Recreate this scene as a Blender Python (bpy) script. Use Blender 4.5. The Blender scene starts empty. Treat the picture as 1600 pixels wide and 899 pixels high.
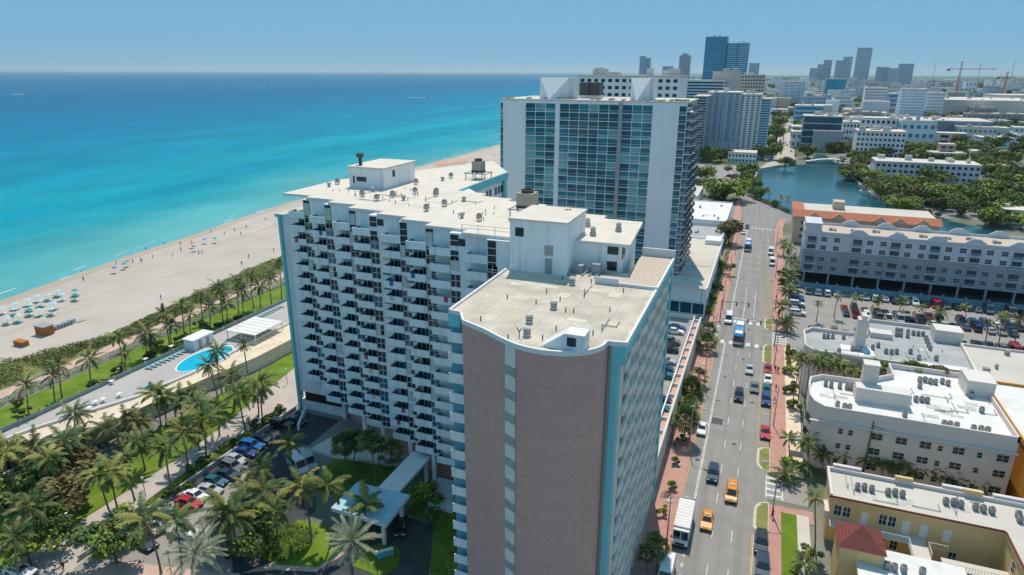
SKY_AIR, SKY_DUST, SKY_OZ, SKY_STR, SUN_STR, EXPO = 1.0, 0.3, 3.0, .15, 2.4, 0.78
SKY_GAM, SKY_TINT = .08, (.66,1.46,2.22)
HAZE = 3.8e-5
import bpy, bmesh, math, random
from mathutils import Vector, Matrix
R = math.radians
random.seed(7)
SC = bpy.context.scene
COL = SC.collection
# ------------------------------------------------------------------ camera
CAM_H = 68.0; FPX = 1020.0; YAW = R(21.1); ROLL = 0.0034; CX, CY = 800.0, 449.5
TH = math.atan((CY - 112.4) / FPX)
def ray(u, v):
    x = u - CX; y = v - CY
    c, s = math.cos(ROLL), math.sin(ROLL)
    x, y = c*x + s*y, -s*x + c*y
    fw = FPX*math.cos(TH) - y*math.sin(TH); dn = FPX*math.sin(TH) + y*math.cos(TH)
    cy, sy = math.cos(YAW), math.sin(YAW)
    return (x*cy - fw*sy, x*sy + fw*cy, -dn)
def G(u, v, z=0.0):
    r = ray(u, v); t = (z - CAM_H)/r[2]
    return (r[0]*t, r[1]*t)
def ZAT(u, v, X, Y):
    r = ray(u, v); d = math.hypot(X, Y); t = d/math.hypot(r[0], r[1])
    return CAM_H + r[2]*t
def ATY(u, v, Y):
    r = ray(u, v); t = Y/r[1]
    return (r[0]*t, CAM_H + r[2]*t)
cam = bpy.data.cameras.new('camera'); camo = bpy.data.objects.new('camera', cam); COL.objects.link(camo)
cam.sensor_width = 36; cam.lens = FPX/1600*36; cam.clip_start = .5; cam.clip_end = 200000
camo.matrix_world = Matrix.Translation((0, 0, CAM_H)) @ Matrix.Rotation(YAW, 4, 'Z') @ Matrix.Rotation(math.pi/2 - TH, 4, 'X') @ Matrix.Rotation(ROLL, 4, 'Z')
SC.camera = camo
# ------------------------------------------------------------------ world, sun
EL, AZ = R(62), R(-16)
w = bpy.data.worlds.new('World'); SC.world = w; w.use_nodes = True
nt = w.node_tree; nt.nodes.clear()
sky = nt.nodes.new('ShaderNodeTexSky'); sky.sky_type = 'NISHITA'; sky.sun_disc = False
sky.sun_elevation = EL; sky.sun_rotation = AZ; sky.altitude = 60; sky.air_density = SKY_AIR; sky.dust_density = SKY_DUST; sky.ozone_density = SKY_OZ
bg = nt.nodes.new('ShaderNodeBackground'); bg.inputs[1].default_value = SKY_STR
wo = nt.nodes.new('ShaderNodeOutputWorld')
gm = nt.nodes.new('ShaderNodeGamma'); gm.inputs[1].default_value = SKY_GAM
tv = nt.nodes.new('ShaderNodeVectorMath'); tv.operation = 'MULTIPLY'; tv.inputs[1].default_value = SKY_TINT
nt.links.new(sky.outputs[0], gm.inputs[0]); nt.links.new(gm.outputs[0], tv.inputs[0]); nt.links.new(tv.outputs[0], bg.inputs[0]); nt.links.new(bg.outputs[0], wo.inputs[0])
sl = bpy.data.lights.new('sun', 'SUN'); sl.energy = SUN_STR; sl.angle = R(.5); sl.color = (1, .90, .78)
so = bpy.data.objects.new('sun', sl); COL.objects.link(so)
sd = Vector((math.sin(AZ)*math.cos(EL), math.cos(AZ)*math.cos(EL), math.sin(EL)))
so.rotation_euler = sd.to_track_quat('Z', 'Y').to_euler()
SC.view_settings.view_transform = 'Standard'; SC.view_settings.look = 'None'
SC.view_settings.gamma = 1; SC.view_settings.exposure = EXPO; SC.view_settings.use_curve_mapping = False
SC.render.engine = 'CYCLES'
SC.cycles.max_bounces = 6; SC.cycles.diffuse_bounces = 3; SC.cycles.glossy_bounces = 3; SC.cycles.transparent_max_bounces = 8; SC.cycles.volume_bounces = 0
SC.cycles.use_denoising = True
# ------------------------------------------------------------------ materials
M = {}
def mat(name, col, rough=.8, amt=.12, scale=.6, spec=.25, metal=0., bump=0., bscale=8., objcol=False, stain=None, rnd=0., coat=0., streak=False):
    """principled surface with two scales of noise tone variation"""
    m = bpy.data.materials.new(name); m.use_nodes = True; n = m.node_tree; L = n.links
    p = n.nodes['Principled BSDF']
    p.inputs['Roughness'].default_value = rough; p.inputs['Metallic'].default_value = metal
    p.inputs['Specular IOR Level'].default_value = spec
    if coat: p.inputs['Coat Weight'].default_value = coat
    geo = n.nodes.new('ShaderNodeNewGeometry')
    if objcol:
        oi = n.nodes.new('ShaderNodeObjectInfo'); src = oi.outputs['Color']
    else:
        rgb = n.nodes.new('ShaderNodeRGB'); rgb.outputs[0].default_value = (*col, 1); src = rgb.outputs[0]
    if amt > 0:
        tx = n.nodes.new('ShaderNodeTexNoise'); tx.inputs['Scale'].default_value = scale; tx.inputs['Detail'].default_value = 6; tx.inputs['Roughness'].default_value = .62
        L.new(geo.outputs['Position'], tx.inputs['Vector'])
        mr = n.nodes.new('ShaderNodeMapRange'); mr.inputs[1].default_value = .3; mr.inputs[2].default_value = .7
        mr.inputs[3].default_value = 1 - amt; mr.inputs[4].default_value = 1 + amt
        L.new(tx.outputs['Fac'], mr.inputs[0])
        vm = n.nodes.new('ShaderNodeVectorMath'); vm.operation = 'SCALE'
        L.new(src, vm.inputs[0]); L.new(mr.outputs[0], vm.inputs['Scale']); src = vm.outputs[0]
    if rnd > 0:
        oi2 = n.nodes.new('ShaderNodeObjectInfo'); m2 = n.nodes.new('ShaderNodeMapRange')
        m2.inputs[3].default_value = 1 - rnd; m2.inputs[4].default_value = 1 + rnd
        L.new(oi2.outputs['Random'], m2.inputs[0])
        vm2 = n.nodes.new('ShaderNodeVectorMath'); vm2.operation = 'SCALE'
        L.new(src, vm2.inputs[0]); L.new(m2.outputs[0], vm2.inputs['Scale']); src = vm2.outputs[0]
    if stain:
        sc_, scl, lo, hi = stain
        t2 = n.nodes.new('ShaderNodeTexNoise'); t2.inputs['Scale'].default_value = scl; t2.inputs['Detail'].default_value = 4
        mpp = n.nodes.new('ShaderNodeMapping'); mpp.inputs['Scale'].default_value = (1, .025, 1) if streak == 'y' else (1, 1, .06 if streak else 1)
        L.new(geo.outputs['Position'], mpp.inputs[0]); L.new(mpp.outputs[0], t2.inputs['Vector'])
        mr2 = n.nodes.new('ShaderNodeMapRange'); mr2.inputs[1].default_value = lo; mr2.inputs[2].default_value = hi
        L.new(t2.outputs['Fac'], mr2.inputs[0])
        mx = n.nodes.new('ShaderNodeMix'); mx.data_type = 'RGBA'
        L.new(mr2.outputs[0], mx.inputs[0]); L.new(src, mx.inputs[6]); mx.inputs[7].default_value = (*sc_, 1); src = mx.outputs[2]
    L.new(src, p.inputs['Base Color'])
    if bump > 0:
        tb = n.nodes.new('ShaderNodeTexNoise'); tb.inputs['Scale'].default_value = bscale; tb.inputs['Detail'].default_value = 5
        L.new(geo.outputs['Position'], tb.inputs['Vector'])
        b = n.nodes.new('ShaderNodeBump'); b.inputs['Strength'].default_value = bump; b.inputs['Distance'].default_value = .1
        L.new(tb.outputs['Fac'], b.inputs['Height']); L.new(b.outputs[0], p.inputs['Normal'])
    M[name] = m
    return m
def overlay(m, kind, vec_axes, sx, sy, col, fac, **kw):
    """mix a line pattern (brick / seams / stripes) over the base colour; vec_axes maps world X,Y,Z to the pattern's u,v"""
    n = m.node_tree; L = n.links; p = n.nodes['Principled BSDF']
    src = p.inputs['Base Color'].links[0].from_socket
    geo = n.nodes.new('ShaderNodeNewGeometry'); sp = n.nodes.new('ShaderNodeSeparateXYZ'); cb = n.nodes.new('ShaderNodeCombineXYZ')
    L.new(geo.outputs['Position'], sp.inputs[0])
    L.new(sp.outputs[vec_axes[0]], cb.inputs[0]); L.new(sp.outputs[vec_axes[1]], cb.inputs[1])
    b = n.nodes.new('ShaderNodeTexBrick'); b.inputs['Scale'].default_value = 1
    b.inputs['Brick Width'].default_value = sx; b.inputs['Row Height'].default_value = sy
    b.inputs['Mortar Size'].default_value = kw.get('mortar', .05); b.inputs['Mortar Smooth'].default_value = .3
    b.offset = kw.get('offset', .5)
    L.new(cb.outputs[0], b.inputs['Vector'])
    mm = n.nodes.new('ShaderNodeMath'); mm.operation = 'MULTIPLY'; mm.inputs[1].default_value = fac
    L.new(b.outputs['Fac'], mm.inputs[0])
    mx = n.nodes.new('ShaderNodeMix'); mx.data_type = 'RGBA'
    L.new(mm.outputs[0], mx.inputs[0]); L.new(src, mx.inputs[6]); mx.inputs[7].default_value = (*col, 1)
    L.new(mx.outputs[2], p.inputs['Base Color'])
# ------------------------------------------------------------------ meshes
OFF = {}
class MB:
    def __init__(s): s.v = []; s.f = []; s.m = []; s.cur = 0
    def face(s, pts, mi=None):
        i = len(s.v); s.v += [tuple(p) for p in pts]; s.f.append(tuple(range(i, i+len(pts)))); s.m.append(s.cur if mi is None else mi)
    def box(s, x0, x1, y0, y1, z0, z1, mi=None, skip=''):
        mi = s.cur if mi is None else mi
        a = [(x0,y0,z0),(x1,y0,z0),(x1,y1,z0),(x0,y1,z0),(x0,y0,z1),(x1,y0,z1),(x1,y1,z1),(x0,y1,z1)]
        i = len(s.v); s.v += a
        for k, q in (('b',(0,3,2,1)),('t',(4,5,6,7)),('f',(0,1,5,4)),('r',(1,2,6,5)),('k',(2,3,7,6)),('l',(3,0,4,7))):
            if k in skip: continue
            s.f.append(tuple(i+j for j in q)); s.m.append(mi)
    def prism(s, pts, z0, z1, mi=None, top=None, bottom=True):
        mi = s.cur if mi is None else mi; top = mi if top is None else top
        A = sum(pts[k][0]*pts[(k+1) % len(pts)][1] - pts[(k+1) % len(pts)][0]*pts[k][1] for k in range(len(pts)))
        if A < 0: pts = pts[::-1]
        n = len(pts); i = len(s.v)
        s.v += [(p[0], p[1], z0) for p in pts] + [(p[0], p[1], z1) for p in pts]
        s.f.append(tuple(range(i+n, i+2*n))); s.m.append(top)
        if bottom: s.f.append(tuple(range(i+n-1, i-1, -1))); s.m.append(mi)
        for k in range(n):
            j = (k+1) % n
            s.f.append((i+k, i+j, i+n+j, i+n+k)); s.m.append(mi)
    def wallring(s, pts, th, z0, z1, mi=None, closed=True):
        """low wall of thickness th along a polyline (inside the left side)"""
        n = len(pts)
        for k in range(n if closed else n-1):
            a = Vector(pts[k]); b = Vector(pts[(k+1) % n]); d = (b-a); l = d.length
            if l < .01: continue
            d /= l; nn = Vector((-d.y, d.x))*th
            q = [a, b, b+nn, a+nn]
            s.prism([(p.x, p.y) for p in q], z0, z1+.004*(k % 2), mi)
    def tube(s, p, q, r0, r1=None, n=6, mi=None, cap=True):
        mi = s.cur if mi is None else mi; r1 = r0 if r1 is None else r1
        p = Vector(p); q = Vector(q); d = (q-p)
        if d.length < 1e-6: return
        d.normalize(); a = d.orthogonal().normalized(); b = d.cross(a); i = len(s.v)
        for c, r in ((p, r0), (q, r1)):
            for k in range(n):
                t = 2*math.pi*k/n; s.v.append(tuple(c + a*math.cos(t)*r + b*math.sin(t)*r))
        for k in range(n):
            j = (k+1) % n; s.f.append((i+k, i+j, i+n+j, i+n+k)); s.m.append(mi)
        if cap:
            s.f.append(tuple(range(i+n, i+2*n))); s.m.append(mi); s.f.append(tuple(range(i+n-1, i-1, -1))); s.m.append(mi)
    def path(s, pts, radii, n=6, mi=None):
        mi = s.cur if mi is None else mi; i = len(s.v); m_ = len(pts)
        for k, c in enumerate(pts):
            c = Vector(c); d = Vector(pts[min(k+1, m_-1)]) - Vector(pts[max(k-1, 0)]); d.normalize()
            a = d.cross(Vector((0.31, .95, .02))).normalized(); b = d.cross(a)
            for j in range(n):
                t = 2*math.pi*j/n; s.v.append(tuple(c + (a*math.cos(t) + b*math.sin(t))*radii[k]))
        for k in range(m_-1):
            for j in range(n):
                j2 = (j+1) % n; s.f.append((i+k*n+j, i+k*n+j2, i+(k+1)*n+j2, i+(k+1)*n+j)); s.m.append(mi)
    def lathe(s, c, prof, n=12, mi=None):
        mi = s.cur if mi is None else mi; i = len(s.v); m_ = len(prof)
        for r, z in prof:
            for k in range(n):
                t = 2*math.pi*k/n; s.v.append((c[0]+r*math.cos(t), c[1]+r*math.sin(t), c[2]+z))
        for a in range(m_-1):
            for k in range(n):
                j = (k+1) % n; s.f.append((i+a*n+k, i+a*n+j, i+(a+1)*n+j, i+(a+1)*n+k)); s.m.append(mi)
        s.f.append(tuple(i+(m_-1)*n+k for k in range(n))); s.m.append(mi)
    def mesh(s, name, mats, off=(0,0,0), smooth=False):
        me = bpy.data.meshes.new(name)
        me.from_pydata([(a-off[0], b-off[1], c-off[2]) for a, b, c in s.v], [], s.f)
        for mm in mats: me.materials.append(M[mm] if isinstance(mm, str) else mm)
        me.polygons.foreach_set('material_index', s.m)
        if smooth: me.polygons.foreach_set('use_smooth', [True]*len(s.f))
        me.update(); return me
    def build(s, name, mats, parent=None, smooth=False, kind=None, label=None):
        if isinstance(mats, str): mats = [mats]
        off = OFF.get(parent.name, (0,0,0)) if parent else (0,0,0)
        o = bpy.data.objects.new(name, s.mesh(name, mats, off, smooth)); COL.objects.link(o)
        if parent: o.parent = parent; OFF[o.name] = off
        if kind: o['kind'] = kind
        if label: o['label'] = label
        return o
def tag(o, label, cat, group=None, kind=None):
    o['label'] = label; o['category'] = cat
    if group: o['group'] = group
    if kind: o['kind'] = kind
    return o
def thing(name, label, cat, loc=(0,0,0), rz=0, group=None):
    o = bpy.data.objects.new(name, None); COL.objects.link(o); o.empty_display_size = .5
    o.location = loc; o.rotation_euler = (0, 0, rz); OFF[o.name] = tuple(loc)
    tag(o, label, cat, group); return o
def inst(name, me, parent, loc=(0,0,0), rz=0, color=None):
    o = bpy.data.objects.new(name, me); COL.objects.link(o); o.parent = parent; o.location = loc; o.rotation_euler = (0, 0, rz)
    if color: o.color = (*color, 1)
    return o
KIDS = {}
def dup(root, loc, rz=0, label=None, group=None, scale=1., color=None, sz=None):
    """copy of a thing with copies of its parts and sub-parts"""
    def rec(o, par):
        c = o.copy(); COL.objects.link(c); c.parent = par
        if color and o.get('paint'): c.color = (*color, 1)
        for ch in KIDS[o.name]: rec(ch, c)
        return c
    def gather(o):
        if o.name not in KIDS:
            KIDS[o.name] = list(o.children)
            for ch in KIDS[o.name]: gather(ch)
    gather(root)
    r = rec(root, None); r.location = loc; r.rotation_euler = (0, 0, rz); r.scale = sz if sz else (scale,)*3
    if label: r['label'] = label
    if group: r['group'] = group
    return r
ORD = ['first','second','third','fourth','fifth','sixth','seventh','eighth','ninth','tenth','eleventh','twelfth','thirteenth','fourteenth','fifteenth','sixteenth','seventeenth','eighteenth','nineteenth','twentieth']
ORD += ['twenty-'+a for a in ORD[:9]] + ['thirtieth'] + ['thirty-'+a for a in ORD[:9]] + ['fortieth']
def sheet(name, pts, z, m, kind='structure'):
    b = MB(); A = sum(pts[k][0]*pts[(k+1) % len(pts)][1] - pts[(k+1) % len(pts)][0]*pts[k][1] for k in range(len(pts)))
    if A < 0: pts = pts[::-1]
    b.face([(x, y, z) for x, y in pts]); o = b.build(name, m)
    if kind: o['kind'] = kind
    return o
def slab(name, pts, z0, z1, mats, kind='structure'):
    b = MB(); b.prism(pts, z0, z1, 0, top=len(mats)-1 if not isinstance(mats, str) else 0); o = b.build(name, mats)
    if kind: o['kind'] = kind
    return o
# ------------------------------------------------------------------ material library
mat('white_wall', (.80,.81,.80), .85, .06, .25, stain=((.50,.51,.50), 1.3, .52, .9), streak=True)
mat('white_trim', (.71,.70,.67), .6, .04, .5)
mat('roof_cream', (.66,.60,.51), .9, .08, .35, stain=((.55,.5,.43), .16, .56, .85)); overlay(M['roof_cream'], 'b', (0,1), 5.2, 1.15, (.47,.38,.29), .62, mortar=.05)
mat('roof_tan', (.53,.475,.385), .92, .2, .35, stain=((.40,.365,.31), .17, .52, .72)); overlay(M['roof_tan'], 'b', (1,0), 9.5, 2.35, (.33,.29,.24), .55, mortar=.05)
mat('roof_gravel', (.52,.43,.34), .95, .2, 2.5)
mat('roof_white', (.71,.69,.66), .85, .07, .3, stain=((.50,.48,.44), .22, .54, .8)); overlay(M['roof_white'], 'b', (0,1), 11, 1.9, (.52,.50,.47), .35, mortar=.03)
mat('roof_grey', (.36,.37,.37), .9, .1, .3, stain=((.45,.45,.44), .15, .5, .8))
mat('roof_pale', (.56,.52,.45), .9, .08, .2, stain=((.48,.45,.4), .1, .52, .8))
mat('aqua', (.20,.56,.60), .7, .05, .5)
mat('brick_mauve', (.58,.345,.285), .9, .10, 1.4, stain=((.50,.30,.26), .12, .5, .8)); overlay(M['brick_mauve'], 'b', (0,2), .62, .42, (.46,.28,.235), .5, mortar=.035)
overlay(M['brick_mauve'], 'b', (0,2), 40, 2.72, (.36,.24,.22), .5, mortar=.05)
mat('grey_panel', (.34,.34,.33), .5, .08, 1.)
mat('void_shade', (.02,.025,.03), .6, 0)  # near-black colour, painted shade for unlit depths
mat('glass_dark', (.008,.03,.045), .12, 0, spec=.4)
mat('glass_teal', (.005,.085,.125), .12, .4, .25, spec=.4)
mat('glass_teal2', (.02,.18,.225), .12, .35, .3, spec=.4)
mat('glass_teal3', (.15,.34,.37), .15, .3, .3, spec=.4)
mat('glass_blue', (.015,.10,.17), .1, .2, .05, spec=.8)
mat('curtain', (.55,.55,.50), .9, .1, 3)
mat('metal_grey', (.34,.35,.35), .5, .1, 2, metal=.3)
mat('metal_dark', (.08,.085,.09), .5, .1, 2, metal=.3)
mat('metal_tan', (.42,.36,.27), .7, .12, 2)
mat('concrete', (.42,.41,.38), .9, .12, .4, stain=((.3,.29,.27), .2, .55, .85))
mat('concrete_pale', (.58,.54,.47), .9, .1, .3, stain=((.45,.41,.35), .2, .55, .85))
mat('panel_greyblue', (.78,.79,.79), .8, .04, .08, stain=((.60,.61,.62), .8, .52, .95), streak=True)
mat('asphalt', (.265,.252,.235), .92, .12, .25, stain=((.195,.185,.175), .75, .5, .78), streak='y')
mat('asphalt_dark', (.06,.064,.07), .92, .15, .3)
mat('asphalt_lot', (.30,.28,.255), .92, .1, .2)
mat('road_far', (.46,.40,.34), .92, .1, .1)
mat('paint_white', (.62,.61,.58), .8, .25, 1.2)
mat('paint_yellow', (.62,.36,.06), .8, .25, 1.2)
mat('pink_paving', (.46,.25,.205), .9, .14, .5, stain=((.42,.3,.25), .2, .5, .8)); overlay(M['pink_paving'], 'b', (0,1), 1.5, 1.5, (.36,.23,.2), .5, mortar=.04, offset=0)
mat('pink_tan_paving', (.52,.37,.30), .9, .14, .4)
mat('path_tan', (.46,.40,.35), .92, .12, .3, stain=((.40,.27,.23), .08, .55, .65))
mat('kerb', (.55,.49,.38), .9, .12, 1)
mat('grass_green', (.12,.20,.015), .95, .3, .25, stain=((.22,.24,.05), .15, .5, .8), bump=.5, bscale=12)
mat('grass_dry', (.20,.21,.07), .95, .25, .4)
mat('sand', (.475,.42,.36), .95, .09, .05, stain=((.43,.375,.32), .07, .45, .75), bump=.4, bscale=1.5)
mat('sand_wet', (.40,.33,.26), .7, .06, .05)
mat('deck_grey', (.42,.395,.375), .9, .08, .25, stain=((.40,.38,.36), .2, .5, .8))
mat('deck_tan', (.66,.56,.42), .92, .16, .5)
mat('pool_tile', (.0,.32,.48), .3, .12, .8)
mat('city_ground', (.24,.235,.22), .95, .25, .03, stain=((.09,.12,.05), .012, .48, .6))
mat('hedge_leaf', (.07,.13,.02), .8, .4, 1.5)
# ------------------------------------------------------------------ ocean
SHORE = [(-190,-200),(-203,0),(-212,80),(-217,121),(-221,144),(-226,173),(-229.5,208),(-236,245),(-240.5,280),(-243,350),(-244.5,431),(-247,600),(-256,900),(-285,1500),(-420,2600),(-700,4000),(-1050,5400),(-1250,6500)]
def ocean_mat():
    m = bpy.data.materials.new('sea_water'); m.use_nodes = True; n = m.node_tree; L = n.links; p = n.nodes['Principled BSDF']
    p.inputs['Roughness'].default_value = .35; p.inputs['Specular IOR Level'].default_value = .015
    geo = n.nodes.new('ShaderNodeNewGeometry'); sp = n.nodes.new('ShaderNodeSeparateXYZ'); L.new(geo.outputs['Position'], sp.inputs[0])
    # distance offshore ~ -(X + .055*Y + 214) with a noise wobble
    a = n.nodes.new('ShaderNodeMath'); a.operation = 'MULTIPLY_ADD'; L.new(sp.outputs[1], a.inputs[0]); a.inputs[1].default_value = -.02; a.inputs[2].default_value = -232
    b = n.nodes.new('ShaderNodeMath'); b.operation = 'SUBTRACT'; L.new(a.outputs[0], b.inputs[0]); L.new(sp.outputs[0], b.inputs[1])
    tn = n.nodes.new('ShaderNodeTexNoise'); tn.inputs['Scale'].default_value = .006; tn.inputs['Detail'].default_value = 5; L.new(geo.outputs['Position'], tn.inputs['Vector'])
    c = n.nodes.new('ShaderNodeMath'); c.operation = 'MULTIPLY_ADD'; L.new(tn.outputs['Fac'], c.inputs[0]); c.inputs[1].default_value = 190; L.new(b.outputs[0], c.inputs[2])
    d = n.nodes.new('ShaderNodeMapRange'); d.inputs[1].default_value = 50; d.inputs[2].default_value = 1250; L.new(c.outputs[0], d.inputs[0])
    cr = n.nodes.new('ShaderNodeValToRGB'); e = cr.color_ramp.elements
    e[0].position = 0; e[0].color = (.17,.38,.37,1); e[1].position = 1; e[1].color = (.0,.12,.235,1)
    for pos, col in ((.02,(.13,.36,.36)),(.055,(.085,.345,.36)),(.09,(.02,.295,.345)),(.13,(.0,.245,.33)),(.17,(.004,.28,.345)),(.24,(.0,.225,.33)),(.5,(.0,.165,.295))):
        x = e.new(pos); x.color = (*col, 1)
    L.new(d.outputs[0], cr.inputs[0])
    t3 = n.nodes.new('ShaderNodeTexNoise'); t3.inputs['Scale'].default_value = .02; t3.inputs['Detail'].default_value = 8; t3.inputs['Roughness'].default_value = .7
    mp = n.nodes.new('ShaderNodeMapping'); mp.inputs['Scale'].default_value = (1, .35, 1); L.new(geo.outputs['Position'], mp.inputs[0]); L.new(mp.outputs[0], t3.inputs['Vector'])
    mr = n.nodes.new('ShaderNodeMapRange'); mr.inputs[1].default_value = .3; mr.inputs[2].default_value = .7; mr.inputs[3].default_value = .76; mr.inputs[4].default_value = 1.24; L.new(t3.outputs['Fac'], mr.inputs[0])
    vm = n.nodes.new('ShaderNodeVectorMath'); vm.operation = 'SCALE'; L.new(cr.outputs[0], vm.inputs[0]); L.new(mr.outputs[0], vm.inputs['Scale'])
    L.new(vm.outputs[0], p.inputs['Base Color'])
    wv = n.nodes.new('ShaderNodeTexNoise'); wv.inputs['Scale'].default_value = .55; wv.inputs['Detail'].default_value = 5; L.new(mp.outputs[0], wv.inputs['Vector'])
    bp = n.nodes.new('ShaderNodeBump'); bp.inputs['Strength'].default_value = .6; bp.inputs['Distance'].default_value = .35; L.new(wv.outputs['Fac'], bp.inputs['Height']); L.new(bp.outputs[0], p.inputs['Normal'])
    M['sea_water'] = m
ocean_mat()
FAR = 60000
sheet('ocean', [(-FAR,-3000),(FAR,-3000),(FAR,FAR),(-FAR,FAR)], -.6, 'sea_water')
# city ground: everything west of the shore
gpts = SHORE + [(-1000,7600),(200,8200),(1500,7800),(4000,7200),(9000,7000),(9000,-200)]
slab('ground', gpts, -1.5, 0, ['sand_wet','city_ground'])
# distant land across the bay
slab('far_land', [(-2200,9500),(0,10500),(6000,10000),(16000,12000),(30000,20000),(30000,30000),(-3500,16000)], -1.5, 6, ['hedge_leaf'])
def offset_line(pts, d): return [(x+d, y) for x, y in pts]
SH2 = [p for p in SHORE if p[1] < 1600]
sheet('wet_sand', SH2 + offset_line(SH2, 5.5)[::-1], .02, 'sand_wet')
# smooth beach
VEG = [(-171,-200),(-172,40),(-170,88),(-163,101),(-160.5,116),(-163,130),(-166,149),(-169.5,176),(-171,195),(-175,230),(-180,300),(-184,430),(-187,600),(-196,900),(-225,1500),(-245,1600)]
sheet('beach', offset_line(SH2, 5.5) + VEG[::-1], .03, 'sand')
# surf: thin foam line at the water's edge
fb = MB(); fr = random.Random(3)
for k in range(len(SH2)-1):
    (xa, ya), (xb, yb) = SH2[k], SH2[k+1]
    n_ = max(1, int((yb-ya)/7))
    for i in range(n_):
        if fr.random() < .35: continue
        t0, t1 = i/n_, (i+.5+.5*fr.random())/n_; o_ = fr.uniform(-1.6, -.2); w_ = fr.uniform(.3, 1.1)
        fb.face([(xa+(xb-xa)*t0+o_-w_, ya+(yb-ya)*t0, -.55), (xa+(xb-xa)*t0+o_, ya+(yb-ya)*t0, -.55), (xa+(xb-xa)*t1+o_, ya+(yb-ya)*t1, -.55), (xa+(xb-xa)*t1+o_-w_, ya+(yb-ya)*t1, -.55)])
for k in range(len(SH2)-1):
    (xa, ya), (xb, yb) = SH2[k], SH2[k+1]; n_ = max(1, int((yb-ya)/9))
    for i in range(n_):
        if fr.random() < .62: continue
        t0, t1 = i/n_, (i+.4+.6*fr.random())/n_; o_ = fr.uniform(-9, -3.5); w_ = fr.uniform(.2, .5)
        fb.face([(xa+(xb-xa)*t0+o_-w_, ya+(yb-ya)*t0, -.55), (xa+(xb-xa)*t0+o_, ya+(yb-ya)*t0, -.55), (xa+(xb-xa)*t1+o_-.5, ya+(yb-ya)*t1, -.55), (xa+(xb-xa)*t1+o_-.5-w_, ya+(yb-ya)*t1, -.55)])
mat('foam', (.72,.78,.76), .9, .1, .5)
fb.build('surf_foam', 'foam')['kind'] = 'stuff'
# ------------------------------------------------------------------ beach-side grounds
sheet('dune_ground', [(-174,-60),(-172,40),(-170,88),(-163,101),(-160.5,116),(-163,130),(-166,149),(-169.5,176),(-171,195),(-175,230),(-180,300),(-184,430),(-150,430),(-150,-60)], .05, 'grass_dry')
sheet('boardwalk_path', [(-154.5,-60),(-149,-60),(-149.5,80),(-150,112),(-151.5,150),(-152,430),(-157,430),(-156,150),(-154,112),(-153.5,80)], .09, 'pink_tan_paving')
sheet('lawn_beachside', [(-145,-60),(-134.6,-60),(-133.6,88),(-134,160),(-134,210),(-146.5,210),(-146.3,150),(-145,90)], .08, 'grass_green')
sheet('promenade_path', [(-95,10),(-95,78),(-96.5,90),(-99,106),(-101,118),(-101,230),(-88,230),(-88,98),(-90.5,86),(-90.5,76),(-89.6,62),(-87.6,56),(-85.5,47),(-80,10)], .06, 'path_tan')
sheet('lawn_promenade', [(-107,0),(-95.2,10),(-95.2,78),(-96.7,90),(-99.2,106),(-101.2,118),(-101.2,150),(-107,150)], .05, 'grass_green')
sheet('verge_lawn', [(-90.3,86),(-90.3,76),(-89.4,63),(-87,63),(-87,98.2),(-87.8,98.2)], .05, 'grass_green')
# ------------------------------------------------------------------ streets
sheet('avenue', [(-6.9,-60),(6.7,-60),(6.7,318),(-6.9,318)], .02, 'asphalt')
sheet('avenue_bend', [(-6.9,318),(6.7,318),(9,345),(6,372),(-3,400),(-9,440),(-34,445),(-17,420),(-11,390),(-9.5,350)], .02, 'asphalt')
sheet('avenue_curve', [(-34,445),(-9,440),(-8,500),(-30,470)], .02, 'asphalt_lot')
sheet('avenue_curve', [(-30,470),(-8,500),(-3,545),(-1,535),(-6,500),(-60,520),(-66,505)][0:2]+[(-3,540),(-60,520),(-66,505)], .024, 'asphalt_lot')
sheet('avenue_link', [(-8,498),(-3,540),(6,600),(22,600),(12,560),(2,538),(-5,500)], .028, 'road_far')
sheet('avenue_far', [(7,570),(7,1900),(26,1900),(24,760),(21,600),(13,566)], .03, 'road_far')
sheet('cross_street', [(6.7,172.8),(75,172.8),(75,182),(6.7,182)], .024, 'asphalt_lot')
sheet('cross_street_near', [(6.6,102.4),(13,102.4),(13,109.6),(6.6,109.6)], .024, 'asphalt_lot')
sheet('podium_lane', [(-11.6,173),(-60,173),(-60,183),(-6.9,183),(-6.9,173)], .024, 'asphalt_lot')
slab('sidewalk_east', [(-12.5,20),(-6.9,20),(-6.9,171),(-8.3,173),(-12.5,173)], 0, .13, ['kerb','pink_paving'])
slab('sidewalk_east_far', [(-11.6,183.5),(-8.4,183.5),(-6.9,185.5),(-6.9,318),(-9.5,350),(-11,390),(-13,390),(-12,318),(-11.6,260)], 0, .13, ['kerb','pink_paving'])
slab('sidewalk_west', [(6.9,20),(10.6,20),(10.6,100.8),(6.9,100.8)], 0, .13, ['kerb','pink_paving'])
slab('sidewalk_west_mid', [(6.9,110.6),(9.8,110.6),(9.8,172.4),(6.9,172.4)], 0, .13, ['kerb','pink_paving'])
slab('sidewalk_west_far', [(6.9,182.4),(10.3,182.4),(10.3,318),(12,340),(9,340),(6.9,318)], 0, .13, ['kerb','pink_paving'])
slab('sidewalk_side_street', [(10.6,97.6),(13.6,97.6),(13.6,101),(10.6,101)], 0, .13, ['kerb','pink_paving'])
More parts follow.
